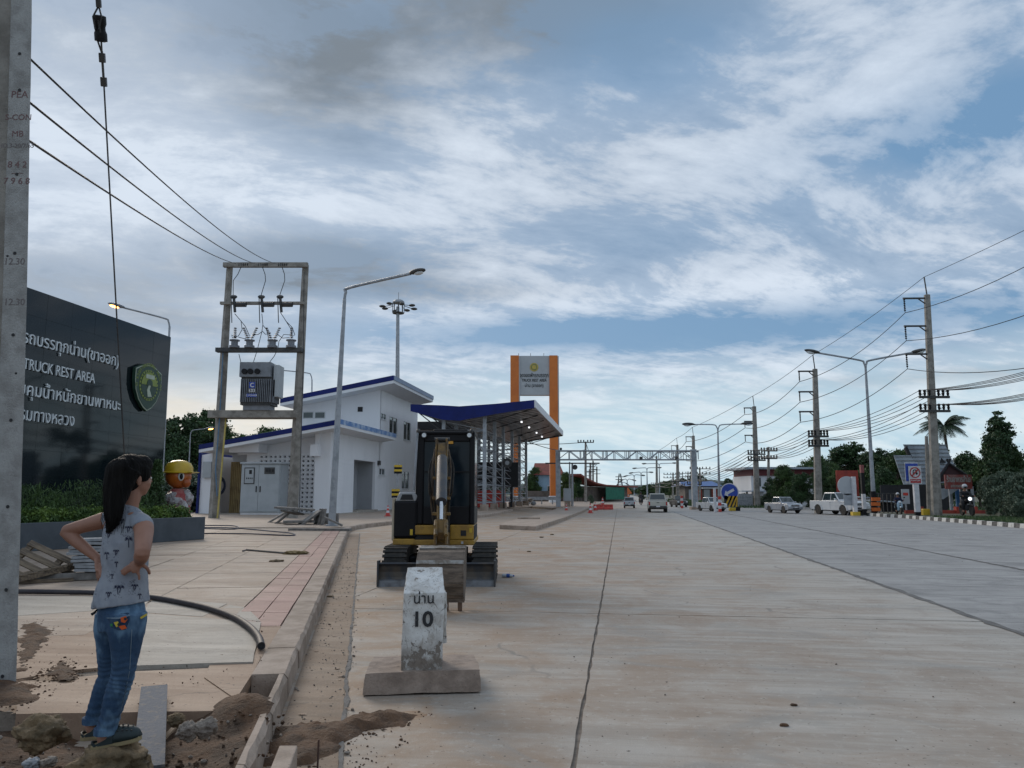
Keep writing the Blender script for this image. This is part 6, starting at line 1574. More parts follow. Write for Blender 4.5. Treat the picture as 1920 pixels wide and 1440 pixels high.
# hair: cap + long tail
b = MB()
b.sphere(hl+hd_f*-.018+Vector((0, 0, .024)), (.082, .098, .093), 24, 16, Rh)
b.sphere(hl+hd_f*-.035+Vector((0, 0, -.025)), (.074, .074, .070), 20, 14, Rh)
b.sphere(hl+hd_f*.03+Vector((0, 0, .058)), (.066, .066, .054), 16, 12, Rh)
b.sphere(hl+hd_r*.066+hd_f*.028+Vector((0, 0, .010)), (.012, .040, .045), 12, 10, Rh)
tail = [(pp(238, 872, -.06), .045, .04), (pp(220, 878, -.09), .052, .045), (pp(213, 900, -.10), .052, .036), (pp(213, 930, -.105), .056, .030), (pp(213, 955, -.105), .056, .027), (pp(211, 975, -.105), .044, .022), (pp(206, 990, -.10), .024, .015), (pp(200, 999, -.10), .007, .006)]
loft(b, tail, Vector((1, -.1, 0)), 20)
loft(b, [(pp(245, 880, -.05), .06, .05), (pp(232, 905, -.07), .055, .04), (pp(224, 935, -.08), .045, .03), (pp(218, 955, -.09), .03, .02)], Vector((1, -.1, 0)), 16)
def hdisp(p, n_): return .0035*noise.noise(Vector((p.x*160, p.y*160, p.z*9)))+.003*noise.noise(Vector((p.x*45, p.y*45, p.z*5)))
hair = fuse(b, 'hair', M['hair'], wm, .006, 2, hdisp)
MB().lathe([(.020, -.008), (.026, 0), (.020, .008)], tuple(pp(226, 872, -.10)-W0), 10, 'y').build('hair_tie', M['ink'], hair, smooth=True)
# a few loose strands
b = MB(); rr = random.Random(5)
for _ in range(110):
    s_ = pp(rr.uniform(192, 234), rr.uniform(900, 975), -.12)-W0; b.tube([s_, s_+Vector((rr.uniform(-.008, .008), -.004, -.03)), s_+Vector((rr.uniform(-.016, .016), 0, -.075))], .0009, 3)
for _ in range(30):
    a = rr.uniform(0, 6.3); s_ = hl+Vector((0, 0, .03))+Rh @ Vector((.08*math.cos(a), .09*math.sin(a), rr.uniform(.03, .08))); b.tube([s_, s_+Vector((rr.uniform(-.02, .02), -.01, rr.uniform(-.01, .012)))], .0007, 3)
tag(b.build('loose_strands', M['hair'], hair), kind='stuff')
# eye hint on the visible side
for s_ in (-1, 1):
    e_ = MB().sphere(hl+hd_r*s_*.03+hd_f*.079+Vector((0, 0, -.012)), (.012, .007, .006), 8, 6, Rh).build('eye', MATS['statue_white'], body, smooth=True)
    MB().sphere(hl+hd_r*s_*.03+hd_f*.0845+Vector((0, 0, -.012)), (.005, .003, .005), 8, 6, Rh).build('iris', M['ink'], e_)
    MB().tube([hl+hd_r*s_*(.018)+hd_f*.088+Vector((0, 0, .004)), hl+hd_r*s_*(.045)+hd_f*.076+Vector((0, 0, .004))], .003, 5).build('eyebrow', M['hair'], body)
# jeans
b = MB()
loft(b, [(pp(228, 1112, 0), .120, .095), (pp(227, 1135, 0), .132, .106), (pp(228, 1160, 0), .136, .112), (pp(229, 1178, 0), .13, .11)], hrt, 28)
limb(b, [(RH+Vector((0, 0, .02)), .090), (RH.lerp(RK, .25), .090), (RH.lerp(RK, .55), .074), (RK, .056), (RK.lerp(RA, .35), .057), (RK.lerp(RA, .75), .050), (RA+Vector((0, 0, -.008)), .052)], 22)
limb(b, [(LH+Vector((0, 0, .02)), .088), (LH.lerp(LK, .25), .088), (LH.lerp(LK, .55), .072), (LK, .055), (LK.lerp(LA, .35), .056), (LK.lerp(LA, .75), .049), (LA, .050)], 22)
Kz = (RK.z+LK.z)/2
def jdisp(p, n_):
    k = math.exp(-((p.z-Kz+.02)/.10)**2); a = math.exp(-((p.z-RA.z-.05)/.06)**2)
    w1 = math.sin(p.z*210+7*noise.noise(Vector((p.x*10, p.y*10, p.z*9)))+(p.x+p.y)*18)*(.4+.9*abs(noise.noise(Vector((p.x*9+3, p.y*9, p.z*14)))))
    return .0030*k*w1+.0022*a*math.sin(p.z*150+(p.x-p.y)*20+5*noise.noise(Vector((p.x*15, p.y*15, p.z*5))))+.004*noise.noise(Vector((p.x*18, p.y*18, p.z*9)))+.002*noise.noise(Vector((p.x*50, p.y*50, p.z*35)))
jm = bpy.data.materials.new('faded_denim'); jm.use_nodes = True; t_ = jm.node_tree; t_.nodes.clear(); n = NT(t_)
v = n.n('ShaderNodeTexCoord').outputs['Object']
fade = n.ramp(n.noise(n.mapping(v, (1, 1, .55)), 6.5, 4, .6), .44, .66)
c = n.mix(fade, (.016, .050, .11), (.12, .215, .32)); c = n.mix(n.m('MULTIPLY', n.ramp(n.noise(v, 260, 2), .45, .65), .2), c, (.07, .12, .18))
wv = n.n('ShaderNodeTexWave', {'Vector': n.mapping(v, (1, 1, 1), (R(12), 0, 0)), 'Scale': 55., 'Distortion': 3., 'Detail': 2.}, bands_direction='Z').outputs['Fac']
zs = n.n('ShaderNodeSeparateXYZ', {0: v}).outputs[2]; kn_ = n.m('MULTIPLY', n.ramp(zs, Kz-W0.z-.14, Kz-W0.z-.03), n.ramp(zs, Kz-W0.z+.13, Kz-W0.z+.02))
c = n.mix(n.m('MULTIPLY', n.m('MULTIPLY', wv, kn_), .15), c, (.14, .23, .34))
p = n.n('ShaderNodeBsdfPrincipled', {'Base Color': c, 'Roughness': .85, 'Normal': n.n('ShaderNodeBump', {'Height': n.noise(v, 300, 2), 'Strength': .25, 'Distance': .002}).outputs[0]})
n.n('ShaderNodeOutputMaterial', {0: p.outputs[0]})
jeans = fuse(b, 'jeans', jm, wm, .006, 4, jdisp)
for (A_, r_) in ((RA, .054), (LA, .052)):
    q = A_-W0; b = MB(); b.lathe([(r_-.004, -.012), (r_+.001, -.010), (r_+.003, .006), (r_+.001, .022), (r_-.004, .024)], (q.x, q.y, q.z), 20); b.build('hem', jm, jeans, smooth=True)
# shirt
b = MB()
loft(b, [(pp(242, 953, .03), .060, .052), (pp(239, 962, .02), .105, .068), (pp(238, 973, .02), .128, .080), (pp(237, 1000, .0), .138, .098), (pp(236, 1035, 0), .132, .104), (pp(234, 1075, 0), .128, .100), (pp(229, 1105, 0), .142, .116), (pp(227, 1128, 0), .150, .128), (pp(227, 1134, 0), .149, .127)], rt, 30)
limb(b, [(pp(245, 972, .01), .05), (RS+Vector((-.006, 0, .006)), .055), (RS.lerp(RE, .10), .052)], 16)
limb(b, [(pp(225, 970, .05), .05), (LS+Vector((.012, 0, .004)), .050)], 16)
def sdisp(p, n_):
    f = noise.noise(Vector((p.x*9+p.z*5, p.y*9, p.z*3.2-p.x*6)))
    s_ = 1 if p.z < RS.z-.08 else .35
    # draped folds running from the waist hand up to the left armpit and down to the hem
    fold = math.sin((p.x*.82+(p.z)*.42)*95+3*noise.noise(Vector((p.x*7, p.y*7, p.z*7))))
    return s_*(.0075*f+.0062*fold*max(0, noise.noise(Vector((p.x*6+4, p.y*6, p.z*6)))+.35)+.002*noise.noise(Vector((p.x*40, p.y*40, p.z*25))))
sm_ = mat('grey_patterned_cotton', (.27, .29, .325), (.22, .24, .28), scale=14, rough=.9, bump=.15, bscale=300)
# printed line sketches: thin broken ink lines
t_ = sm_.node_tree; n = NT(t_); pr = [x for x in t_.nodes if x.type == 'BSDF_PRINCIPLED'][0]; v = n.n('ShaderNodeTexCoord').outputs['Object']
a1 = n.noise(v, 26, 3, .6, 1.2); ln = n.m('ABSOLUTE', n.m('SUBTRACT', a1, .5)); ln = n.ramp(ln, .014, .006); gate = n.ramp(n.noise(v, 15, 1), .50, .57)
old = pr.inputs['Base Color'].links[0].from_socket
t_.links.new(n.mix(n.m('MULTIPLY', n.m('MULTIPLY', ln, gate), .8), old, (.03, .034, .06)), pr.inputs['Base Color'])
shirt = fuse(b, 'shirt', sm_, wm, .0062, 3, sdisp)
# prints and patches draped on the cloth: cast outlines onto the surface so they follow its folds
def bvh(o):
    me = o.data; return BVHTree.FromPolygons([v.co+W0 for v in me.vertices], [tuple(p.vertices) for p in me.polygons])
def drape(polys, tree, name, m, par, lift=.0025, step=.0045):
    """polys in photo units; filled with a fine grid and laid onto the cloth"""
    b = MB(); O = Vector((0, 0, H))
    def cast(x, y):
        u, Y, Z = ray(x, y); d_ = Vector((u, Y, Z)).normalized(); h_ = tree.ray_cast(O, d_)
        return None if h_[0] is None else h_[0]-d_*lift
    for P in polys:
        cx, cy = sum(p[0] for p in P)/len(P), sum(p[1] for p in P)/len(P)
        rings = []
        for f in (0, .4, .75, 1.0):
            L = []
            for i in range(len(P)):
                a, c = P[i], P[(i+1) % len(P)]
                for k in range(3):
                    x, y = a[0]+(c[0]-a[0])*k/3, a[1]+(c[1]-a[1])*k/3; L.append(cast(cx+(x-cx)*f, cy+(y-cy)*f))
            rings.append(L)
        if any(q is None for L in rings for q in L): continue
        ids = [b.addv([q-W0 for q in L]) for L in rings]; n_ = len(rings[0])
        for r0, r1_ in zip(ids, ids[1:]):
            for k in range(n_): j = (k+1) % n_; b.face([r0+k, r0+j, r1_+j, r1_+k])
    if b.v: return b.build(name, m, par, smooth=True)
ts = bvh(shirt); tj = bvh(jeans)
pink = simple('navy_print_ink', (.022, .025, .055), rough=.9)
def palm_print(cx, cy, s, two=True):
    P = []
    for dx0, hh in (((-2, 12), (4, 9)) if two else ((0, 12),)):
        P.append([(cx+dx0*s-.6, cy), (cx+dx0*s+.9, cy), (cx+dx0*s*.4+1.0, cy+hh*s), (cx+dx0*s*.4-.6, cy+hh*s)])
        for a in (-170, -140, -105, -70, -35, -5, 20, 160):
            a = math.radians(a); L = 6.5*s; ex_, ey_ = math.cos(a)*L, math.sin(a)*L*.8+1.2*s; x0, y0_ = cx+dx0*s, cy
            P.append([(x0, y0_), (x0+ex_*.5, y0_+ey_*.5-2.2*s), (x0+ex_, y0_+ey_), (x0+ex_*.45, y0_+ey_*.45-.2)])
    return P
for i, (cx, cy, s_) in enumerate(((222, 1101, 1.15), (241, 1011, 1.3), (240, 989, .8), (203, 1000, .7), (200, 1038, .9), (217, 1033, .7), (256, 950, .9), (218, 1055, .7), (252, 1098, .8), (203, 1112, .7), (262, 1115, .7), (268, 1040, .6), (228, 975, .6), (210, 1078, .6))):
    drape(palm_print(cx, cy, s_, i % 3 != 1), ts, 'palm_print', pink, shirt, .0022)
# back pocket with the toy car appliques, and a side stripe patch
pk = mat('darker_denim', (.010, .030, .070), (.03, .065, .12), scale=30, rough=.9)
stitch = simple('pale_stitching', (.16, .22, .28), rough=.9)
drape([[(199, 1148), (243, 1142), (243, 1163), (236, 1180), (222, 1182), (208, 1176)]], tj, 'back_pocket', pk, jeans, .004)
drape([[(198, 1146), (244, 1140), (244, 1154), (222, 1160), (200, 1159)]], tj, 'pocket_flap', jm, jeans, .0065)
drape([[(200, 1158), (222, 1159.5), (244, 1153), (244, 1154.5), (222, 1161), (200, 1159.5)]], tj, 'pocket_seam', stitch, jeans, .008)
og = simple('orange_felt', (.60, .10, .02), rough=.9); yg = simple('yellow_felt', (.55, .42, .05), rough=.9); gg = simple('green_felt', (.03, .20, .08), rough=.9)
drape([[(226, 1158), (236, 1155), (239, 1162), (234, 1168), (227, 1166)], [(222, 1174), (234, 1172), (238, 1178), (228, 1181)]], tj, 'car_patch', og, jeans, .0095)
drape([[(213, 1167), (221, 1165), (225, 1172), (218, 1176)]], tj, 'car_patch', yg, jeans, .0095)
drape([[(206, 1170), (211, 1169), (211, 1175), (207, 1174)]], tj, 'car_patch', gg, jeans, .0095)
circ = lambda x, y, r: [(x+r*math.cos(a), y+r*math.sin(a)) for a in np.linspace(0, 5.6, 8)]
drape([circ(235, 1160.5, 3), circ(223, 1171, 3.2)], tj, 'patch_wheel', M['ink'], jeans, .012)
drape([[(262, 1138), (276, 1133), (276, 1138), (262, 1144)], [(262, 1148), (276, 1142), (276, 1147), (262, 1153)]], tj, 'white_stripe', M['wsign'], jeans, .005)
drape([[(263, 1157), (275, 1150), (276, 1154), (264, 1161)]], tj, 'yellow_stripe', yg, jeans, .005)
drape([[(181, 1142), (186, 1143), (191, 1160), (195, 1176), (191, 1174), (184, 1158)]], tj, 'side_patch', simple('sand_patch', (.28, .25, .16), rough=.9), jeans, .004)
drape([[(246.5, 1180), (248.2, 1180), (244, 1255), (242.6, 1255)], [(242.6, 1258), (244, 1258), (222, 1360), (220.6, 1360)]], tj, 'leg_seam', stitch, jeans, .002)
MB().tube([pp(183, 1142, -.03)-W0, pp(177, 1149, -.05)-W0, pp(172, 1152, -.05)-W0], [.004, .006, .008], 6).build('belt_tag', M['ink'], jeans)
# clogs
def clog(hx, tx2, d0, d1, nm_='clog'):
    A, B = pp(*hx, d0), pp(*tx2, d1); ax = (B-A); L = ax.length; ax.normalize(); sd_ = ax.cross(Vector((0, 0, 1))).normalized(); up = sd_.cross(ax)
    loc = lambda f, s_, z_: A+ax*L*f+sd_*s_+up*z_-W0
    outl = [(0, .024), (.12, .034), (.35, .034), (.6, .042), (.82, .042), (.95, .028), (1.0, .0)]
    pts = [(f, w) for f, w in outl]+[(f, -w) for f, w in outl[-2::-1]]
    b = MB(); q0 = b.addv([loc(f, w, .0) for f, w in pts]); q1 = b.addv([loc(f, w*1.05, .026) for f, w in pts]); n_ = len(pts)
    b.face([q0+i for i in reversed(range(n_))]); b.face([q1+i for i in range(n_)])
    for i in range(n_): j = (i+1) % n_; b.face([q0+i, q0+j, q1+j, q1+i])
    o = b.build(nm_, simple('tan_sole', (.30, .24, .13), rough=.8) if 'tan_sole' not in MATS else MATS['tan_sole'], wm, bevel=.004)
    grn = MATS.get('dark_green_foam') or mat('dark_green_foam', (.014, .028, .030), (.010, .020, .022), scale=20, rough=.6, bump=.05)
    # upper: dome over the toe half, low rim round the heel
    b = MB(); rows = []; nf, na = 14, 14
    for i in range(nf+1):
        f = .44+.57*i/nf; w = np.interp(f, [o_[0] for o_ in outl], [o_[1] for o_ in outl])+.003; hgt_ = .068*(1-((f-.44)/.57)**2.2)**.5+.004 if i < nf else .004
        rows.append(b.addv([loc(f, w*math.cos(math.pi*k/na), .022+hgt_*math.sin(math.pi*k/na)**.75) for k in range(na+1)]))
    for r0, r1_ in zip(rows, rows[1:]):
        for k in range(na): b.face([r0+k, r1_+k, r1_+k+1, r0+k+1])
    up_ = b.build('clog_upper', grn, o, smooth=True); s_ = up_.modifiers.new('s', 'SOLIDIFY'); s_.thickness = .005
    b = MB(); prev = None
    for i in range(17):
        a = math.pi/2+math.pi*i/16; f = .12+.12*math.cos(a)*1.0; w = .035*math.sin(a)
        e = i/16; hh = .030+.012*math.sin(math.pi*e)
        r_ = b.addv([loc(f, w, .02), loc(f, w, hh)]); 
        if prev is not None: b.face([prev, r_, r_+1, prev+1])
        prev = r_
    for sgn in (-1, 1):
        r_ = [loc(.12, sgn*.035, .02), loc(.46, sgn*.040, .02), loc(.46, sgn*.038, .075), loc(.30, sgn*.038, .045), loc(.12, sgn*.035, .032)]; b.poly(r_)
    rim = b.build('heel_rim', grn, o); s_ = rim.modifiers.new('s', 'SOLIDIFY'); s_.thickness = .005
    for row, cnt in ((.56, 4), (.65, 5), (.74, 4), (.83, 3)):
        for k in range(cnt):
            a = math.pi*(.22+.56*k/(cnt-1)); hgt_ = .068*(1-((row-.44)/.57)**2.2)**.5+.004; w = np.interp(row, [o_[0] for o_ in outl], [o_[1] for o_ in outl])+.003
            c = loc(row+.02*(k % 2), w*math.cos(a)*1.03, .0245+hgt_*math.sin(a)**.75); MB().sphere(c, (.0055, .0055, .0035), 6, 4).build('hole', M['ink'], up_)
    return o
clog((172, 1407), (267, 1386), -.03, .035)
clog((152, 1388), (222, 1378), .12, .17)
# ---- rocks, boards, slabs beside her
def rock(px, py, D, r, seed, lab, m='rock', sub=4, zoff=0, rz=0, name='rock'):
    p = at(px, py, D); o = obj(name, rock_mesh(name, M[m], tuple(q*.80 for q in r), seed, sub+1)); o.location = (p.x, D, p.z+zoff); o.rotation_euler = (0, 0, rz); return tag(o, lab, 'rock')
rk = W0.z
rock(205, 1440, 4.17, (.25, .20, .15), 3, 'mossy brown boulder under the feet of the woman')
rock(82, 1376, 4.62, (.165, .15, .13), 5, 'large rounded mossy boulder left of the woman')
rock(352, 1372, 4.50, (.075, .06, .06), 8, 'left of the two pale stones beside the wide board', 'rock2')
rock(385, 1364, 4.55, (.085, .07, .058), 9, 'right of the two pale stones, lighter and more angular', 'rock2', rz=.5)
rock(330, 1350, 4.75, (.065, .06, .05), 12, 'round brown stone between the board and the pale stones')
rock(60, 1432, 4.1, (.055, .05, .035), 14, 'small bluish stone at the bottom left', 'stone')
rock(92, 1428, 4.1, (.05, .045, .03), 15, 'flat pale stone right of the bluish one', 'rock2')
mossy = M['rock']
# board leaning on the slab edge
A, B = at(280, 1402, 4.40), at(290, 1278, 5.55); A.z = .09; B.z = .235
bo = thing('board', 'worn grey formwork board leaning on the slab edge right of the woman', 'board', A)
d_ = (B-A); L = d_.length; rot = d_.to_track_quat('Y', 'Z').to_matrix()
bm_ = mat('worn_formwork_face', (.15, .155, .17), (.25, .215, .18), scale=20, lo=.5, hi=.7, bump=.4, spots=(.16, .06, .05), spot_scale=12, spot_lo=.68, fine=.5)
o = MB().box((0, L/2, 0), (.165, L, .018)).build('board_face', bm_, bo, bevel=.002); o.rotation_euler = rot.to_euler()
o = MB().box((0, L/2, -.022), (.15, L-.04, .022)).build('board_batten', M['wood'], bo); o.rotation_euler = rot.to_euler()
A = at(312, 1352, 4.9); B = at(322, 1328, 5.0); tag(MB().box((0, 0, 0), (.03, .16, .012)).build('wood_chip', simple('pale_wood', (.38, .27, .18), rough=.8)), 'pale splinter of wood right of the leaning board', 'wood piece'); o = bpy.data.objects['wood_chip']; o.location = (A.x+.02, 4.95, .13); o.rotation_euler = (.5, 0, -.4)
# black pipe curving over the paving
pts = [(-60, 1109), (37, 1109), (120, 1110), (190, 1112), (285, 1120), (350, 1131), (400, 1143), (440, 1158), (468, 1176), (484, 1194), (490, 1211)]
P = [G(x, y, .222) for x, y in pts]
pipe = thing('black_pipe', 'thick black plastic pipe curving across the paving with an open end', 'pipe')
sp_pts = tubepts(P, 6); bb = MB(); bb.tube(sp_pts, .034, 14, cap=False); bb.build('pipe_wall', M['pvc'], pipe, smooth=True)
e0, e1 = sp_pts[-2], sp_pts[-1]; dd = (e1-e0).normalized()
MB().tube([e1-dd*.10, e1-dd*.012], .0262, 14).build('pipe_bore', M['ink'], pipe)
bb = MB(); u_ = dd.cross(Vector((0, 0, 1))).normalized(); v_ = dd.cross(u_); seg = 20
i0 = bb.addv([e1+(u_*math.cos(a)+v_*math.sin(a))*.034 for a in np.linspace(0, 2*math.pi, seg, endpoint=False)]); i1 = bb.addv([e1+(u_*math.cos(a)+v_*math.sin(a))*.027 for a in np.linspace(0, 2*math.pi, seg, endpoint=False)]); i2 = bb.addv([e1-dd*.08+(u_*math.cos(a)+v_*math.sin(a))*.034 for a in np.linspace(0, 2*math.pi, seg, endpoint=False)])
for k in range(seg): j = (k+1) % seg; bb.face([i0+k, i0+j, i1+j, i1+k]); bb.face([i1+k, i1+j, i2+j, i2+k])
bb.build('pipe_rim', M['pvc'], pipe)
# thin garden hoses on the yard
for i, (pl_, lb) in enumerate(((((383, 985), (440, 986), (440, 992), (383, 991)), 'shorter loop of thin hose by the planter end'), (((383, 1000), (470, 1001), (545, 1004), (548, 1000), (520, 997), (440, 990), (383, 989)), 'longer loop of thin hose stretching right of the planter'))):
    o = MB().tube(tubepts([G(x, y, .2) for x, y in pl_], 6), .022, 6).build('garden_hose', M['hose'], smooth=True); tag(o, lb, 'hose', 'thin hoses on the yard')
# long edging strip near the red pavers
o = MB().tube([G(455, 1033, .2), G(462, 1031, .2), G(535, 1037, .2)], .02, 4).build('metal_strip', M['dsteel']); tag(o, 'thin bent metal strip lying left of the rag on the paving', 'strip')
o = obj('rag', rock_mesh('rag', simple('yellow_brown_rag', (.22, .16, .07), rough=.9), (.28, .22, .05), 44, 4, .5, 3)); o.location = G(555, 1037, .2); tag(o, 'crumpled yellow brown rag beside the red pavers', 'rag')
o = obj('rag', rock_mesh('rag', M['rock'], (.14, .1, .03), 45, 3, .5, 3)); o.location = G(518, 1052, .19); tag(o, 'small brown scrap left of the red pavers', 'rag')
# ---- pallets and stone slabs
def plank(par, c, size, rot, m=M['wood'], name='board'):
    o = MB().box((0, 0, 0), size).build(name, m, par, bevel=.004); o.location = c; o.rotation_euler = rot; return o
pc_ = G(70, 1092, .18)
pa = thing('wooden_pallet', 'broken weathered pallet tipped up against the stack of slabs', 'pallet', (pc_.x-.05, pc_.y+.15, .2)); pa.rotation_euler = (R(38), R(26), R(8))
for i in range(6): plank(pa, (0, -.50+i*.2, .05), (1.15, .11, .022), (0, 0, rnd.uniform(-.03, .03)))
for x_ in (-.52, 0, .52): plank(pa, (x_, 0, 0), (.09, 1.15, .07), (0, 0, 0), M['wood'], 'runner')
pb2 = thing('wooden_pallet', 'second weathered pallet lying flat below the tipped one', 'pallet', (pc_.x-.35, pc_.y+.3, .22)); pb2.rotation_euler = (R(6), R(-9), R(-20))
for i in range(6): plank(pb2, (0, -.50+i*.2, .07), (1.15, .11, .022), (0, 0, rnd.uniform(-.03, .03)))
for x_ in (-.52, 0, .52): plank(pb2, (x_, 0, .02), (.09, 1.15, .07), (0, 0, 0), M['wood'], 'runner')
o = plank(None, (pc_.x+.45, pc_.y+.30, .24), (1.25, .13, .11), (0, R(-1), R(14)), M['stone2'], 'timber_beam'); tag(o, 'dark thick timber beam under the stone slabs', 'beam')
o = plank(None, (pc_.x+.1, pc_.y-.05, .21), (.85, .07, .05), (0, 0, R(30)), M['wood'], 'batten'); tag(o, 'thin batten in front of the tipped pallet', 'batten')
zz_ = .315
lbs = ['bottom', 'second', 'third', 'fourth', 'fifth', 'sixth', 'seventh', 'eighth', 'ninth', 'topmost']
for i in range(10):
    hsl = .042
    o = plank(None, (pc_.x+.68+rnd.uniform(-.06, .06)-.03*i*.6, pc_.y+.48+rnd.uniform(-.03, .03), zz_+.021), (.62, .42, hsl), (rnd.uniform(-.02, .02), rnd.uniform(-.03, .03), R(10)+rnd.uniform(-.12, .12)), M['stone'], 'stone_slab')
    tag(o, lbs[i]+' grey slab of the stack beside the broken pallets', 'slab', 'stacked stone slabs'); zz_ += .051 + (.012 if i == 7 else 0)
o = plank(None, (pc_.x+1.12, pc_.y+.55, .30), (.50, .30, .035), (0, R(6), R(-8)), M['stone'], 'stone_slab'); tag(o, 'pale grey slab leaning out at the right of the stack', 'slab', 'stacked stone slabs')
# broken slabs heaped by the lamp and the frame pole
hp = G(575, 984, .18)
labs = ['leftmost thin slab tipped against the heap by the lamp post', 'second slab tipped from the left of the heap', 'slab bridging the heap under the right frame pole', 'flat slab at the bottom of the heap', 'slab standing on edge left of the lamp post', 'second slab standing on edge left of the lamp post', 'third slab standing on edge left of the lamp post', 'slab flat against the lamp post foot', 'thick slab at the right of the heap behind the lamp post', 'short slab lying over the heap', 'long pale kerb piece lying before the heap', 'tilted slab in the middle of the heap']
spec = [((520, 974), (1.6, .9, .09), (0, R(-32), .3)), ((532, 976), (1.5, .9, .09), (0, R(-40), .2)), ((552, 966), (1.9, .9, .1), (0, R(4), .1)), ((560, 978), (1.5, 1, .1), (0, 0, .3)), ((600, 978), (.95, 1.0, .09), (0, R(-78), .2)), ((606, 979), (.95, 1.0, .09), (0, R(-82), .15)), ((594, 977), (.95, 1.0, .09), (0, R(-70), .25)), ((625, 984), (.9, .6, .08), (0, R(25), .2)), ((612, 968), (1.2, .5, .5), (0, 0, .1)), ((548, 971), (1.0, .7, .08), (0, R(12), 1)), ((600, 990), (2.6, .35, .1), (0, 0, -.12)), ((580, 978), (1.2, .8, .1), (0, R(-35), .5))]
for (p_, sz, rt_), lb in zip(spec, labs):
    g_ = G(p_[0], p_[1]+5, .18); zt_ = {552: .85, 548: .68, 600: .45 if sz[0] < 2 else .22, 606: .45, 594: .45, 520: .42, 532: .45, 625: .42, 612: .42, 560: .3, 580: .45}[p_[0]]
    if g_.y > 38: g_ = g_*(36/g_.y)
    g_.z = zt_; o = plank(None, g_, tuple(s*.9 for s in sz), rt_, M['stone2'], 'broken_slab'); tag(o, lb, 'slab', 'broken slabs heaped by the lamp')
# ================================================================= TREES
def crown_mesh(name, m, blobs, n, leaf, seed, asp=.6, up=.2, droop=0):
    rr = np.random.RandomState(seed); vols = np.array([b_[3]*b_[4]*b_[5] for b_ in blobs])**.8; vols /= vols.sum()
    P = []
    for b_, v_ in zip(blobs, vols):
        k = int(n*v_); nc = max(4, int(k/55))
        # clump centres towards the outside of each blob
        d_ = rr.normal(size=(nc, 3)); d_ /= np.linalg.norm(d_, axis=1)[:, None]; rad = rr.uniform(.45, 1.05, nc)[:, None]
        c = d_*rad*np.array(b_[3:6])+np.array(b_[:3])
        idx_ = rr.randint(0, nc, k); off_ = rr.normal(size=(k, 3))*np.array(b_[3:6]).mean()*.17*rr.uniform(.5, 1.3, (k, 1)); off_[:, 2] *= .6
        P.append(c[idx_]+off_)
    P = np.concatenate(P); v, f = leaf_arrays(P, leaf, rr, asp, up)
    me = bpy.data.meshes.new(name); me.from_pydata(v.tolist(), [], f.tolist()); me.materials.append(m); return me
def rblobs(seed, n, w, h0, h1, r0, r1):
    rr = random.Random(seed); out = []
    for i in range(n):
        z = h0+(h1-h0)*(i+.5)/n; e = 1-abs((z-(h0+h1)/2)/(h1-h0))*1.1; a = rr.uniform(0, 6.3); q = w*e*rr.uniform(.2, .8); r = rr.uniform(r0, r1)
        out.append((q*math.cos(a), q*math.sin(a), z, r, r, r*.75))
    return out
def limbs(b, blobs, h0, r):
    for (x, y, z, *_) in blobs: b.tube([(0, 0, h0*.55), (x*.35, y*.35, h0*.6+(z-h0*.6)*.5), (x*.9, y*.9, z)], [r*.5, r*.33, r*.1], 5, cap=False)
KIND = {}
def make_kind(key, m, blobs, n, leaf, seed, h0, r, **k):
    cm = crown_mesh('crown', m, blobs, n, leaf, seed, **k)
    b = MB(); b.tube([(0, 0, -.3), (.05, 0, h0*.5), (0, .05, h0)], [r, r*.8, r*.55], 8); limbs(b, blobs, h0, r); tm = b.mesh('trunk', M['bark'], True)
    KIND[key] = (cm, tm)
make_kind('round', M['leafdark'], rblobs(1, 12, 3.6, 2.6, 8.3, 1.3, 2.1), 21000, .30, 11, 2.6, .22)
make_kind('broad', M['leafmid'], rblobs(2, 14, 4.6, 2.2, 7.6, 1.3, 2.2), 21000, .30, 12, 2.4, .25)
make_kind('tall', M['leafdark'], rblobs(3, 13, 2.4, 2.2, 10.6, 1.0, 1.7), 19000, .28, 13, 3, .22)
make_kind('bush', M['leafgrey'], rblobs(4, 10, 2.6, .5, 3.6, .9, 1.3), 18000, .22, 14, .8, .08)
make_kind('tiered', M['leafdark'], [(0, 0, 10.1, .8, .8, .9), (.8, .2, 9.1, 1.2, 1.0, .8), (-1.2, 0, 8.6, 1.2, 1.1, .8), (1.9, .2, 7.7, 1.3, 1.1, .8), (.2, 0, 8.0, 1.4, 1.2, 1.), (-2.1, 0, 7.5, 1.1, 1., .6), (-1.6, .1, 6.9, 1.3, 1, .6), (1.9, -.2, 6.3, 1.3, 1.1, .6), (-.2, .3, 6.2, 1.4, 1.2, .8), (-1.9, 0, 5.3, 1.5, 1.2, .7), (2.4, 0, 4.9, 1.5, 1.2, .7), (.3, -.3, 4.6, 1.6, 1.4, .9), (-1.5, .3, 3.9, 1.4, 1.1, .7), (1.6, .2, 3.4, 1.5, 1.2, .8)], 19000, .25, 15, 3, .16)
def tree(kind, x, y, hgt, lab, w=1., rz=None, base=-.1, cat='tree', group=None, name='tree'):
    H0 = {'round': 9.8, 'broad': 9.2, 'tall': 12, 'bush': 4.5, 'tiered': 11}[kind]; s = hgt/H0
    t = thing(name, lab, cat, (x, y, base), rz if rz is not None else rnd.uniform(0, 6.3), group, (s*w, s*w, s))
    obj('crown', KIND[kind][0], t); obj('trunk', KIND[kind][1], t); return t
def tpx(kind, px, ptop, D, lab, w=1., **k):
    p = at(px, ptop, D); return tree(kind, p.x, D, p.z+.1, lab, w, **k)
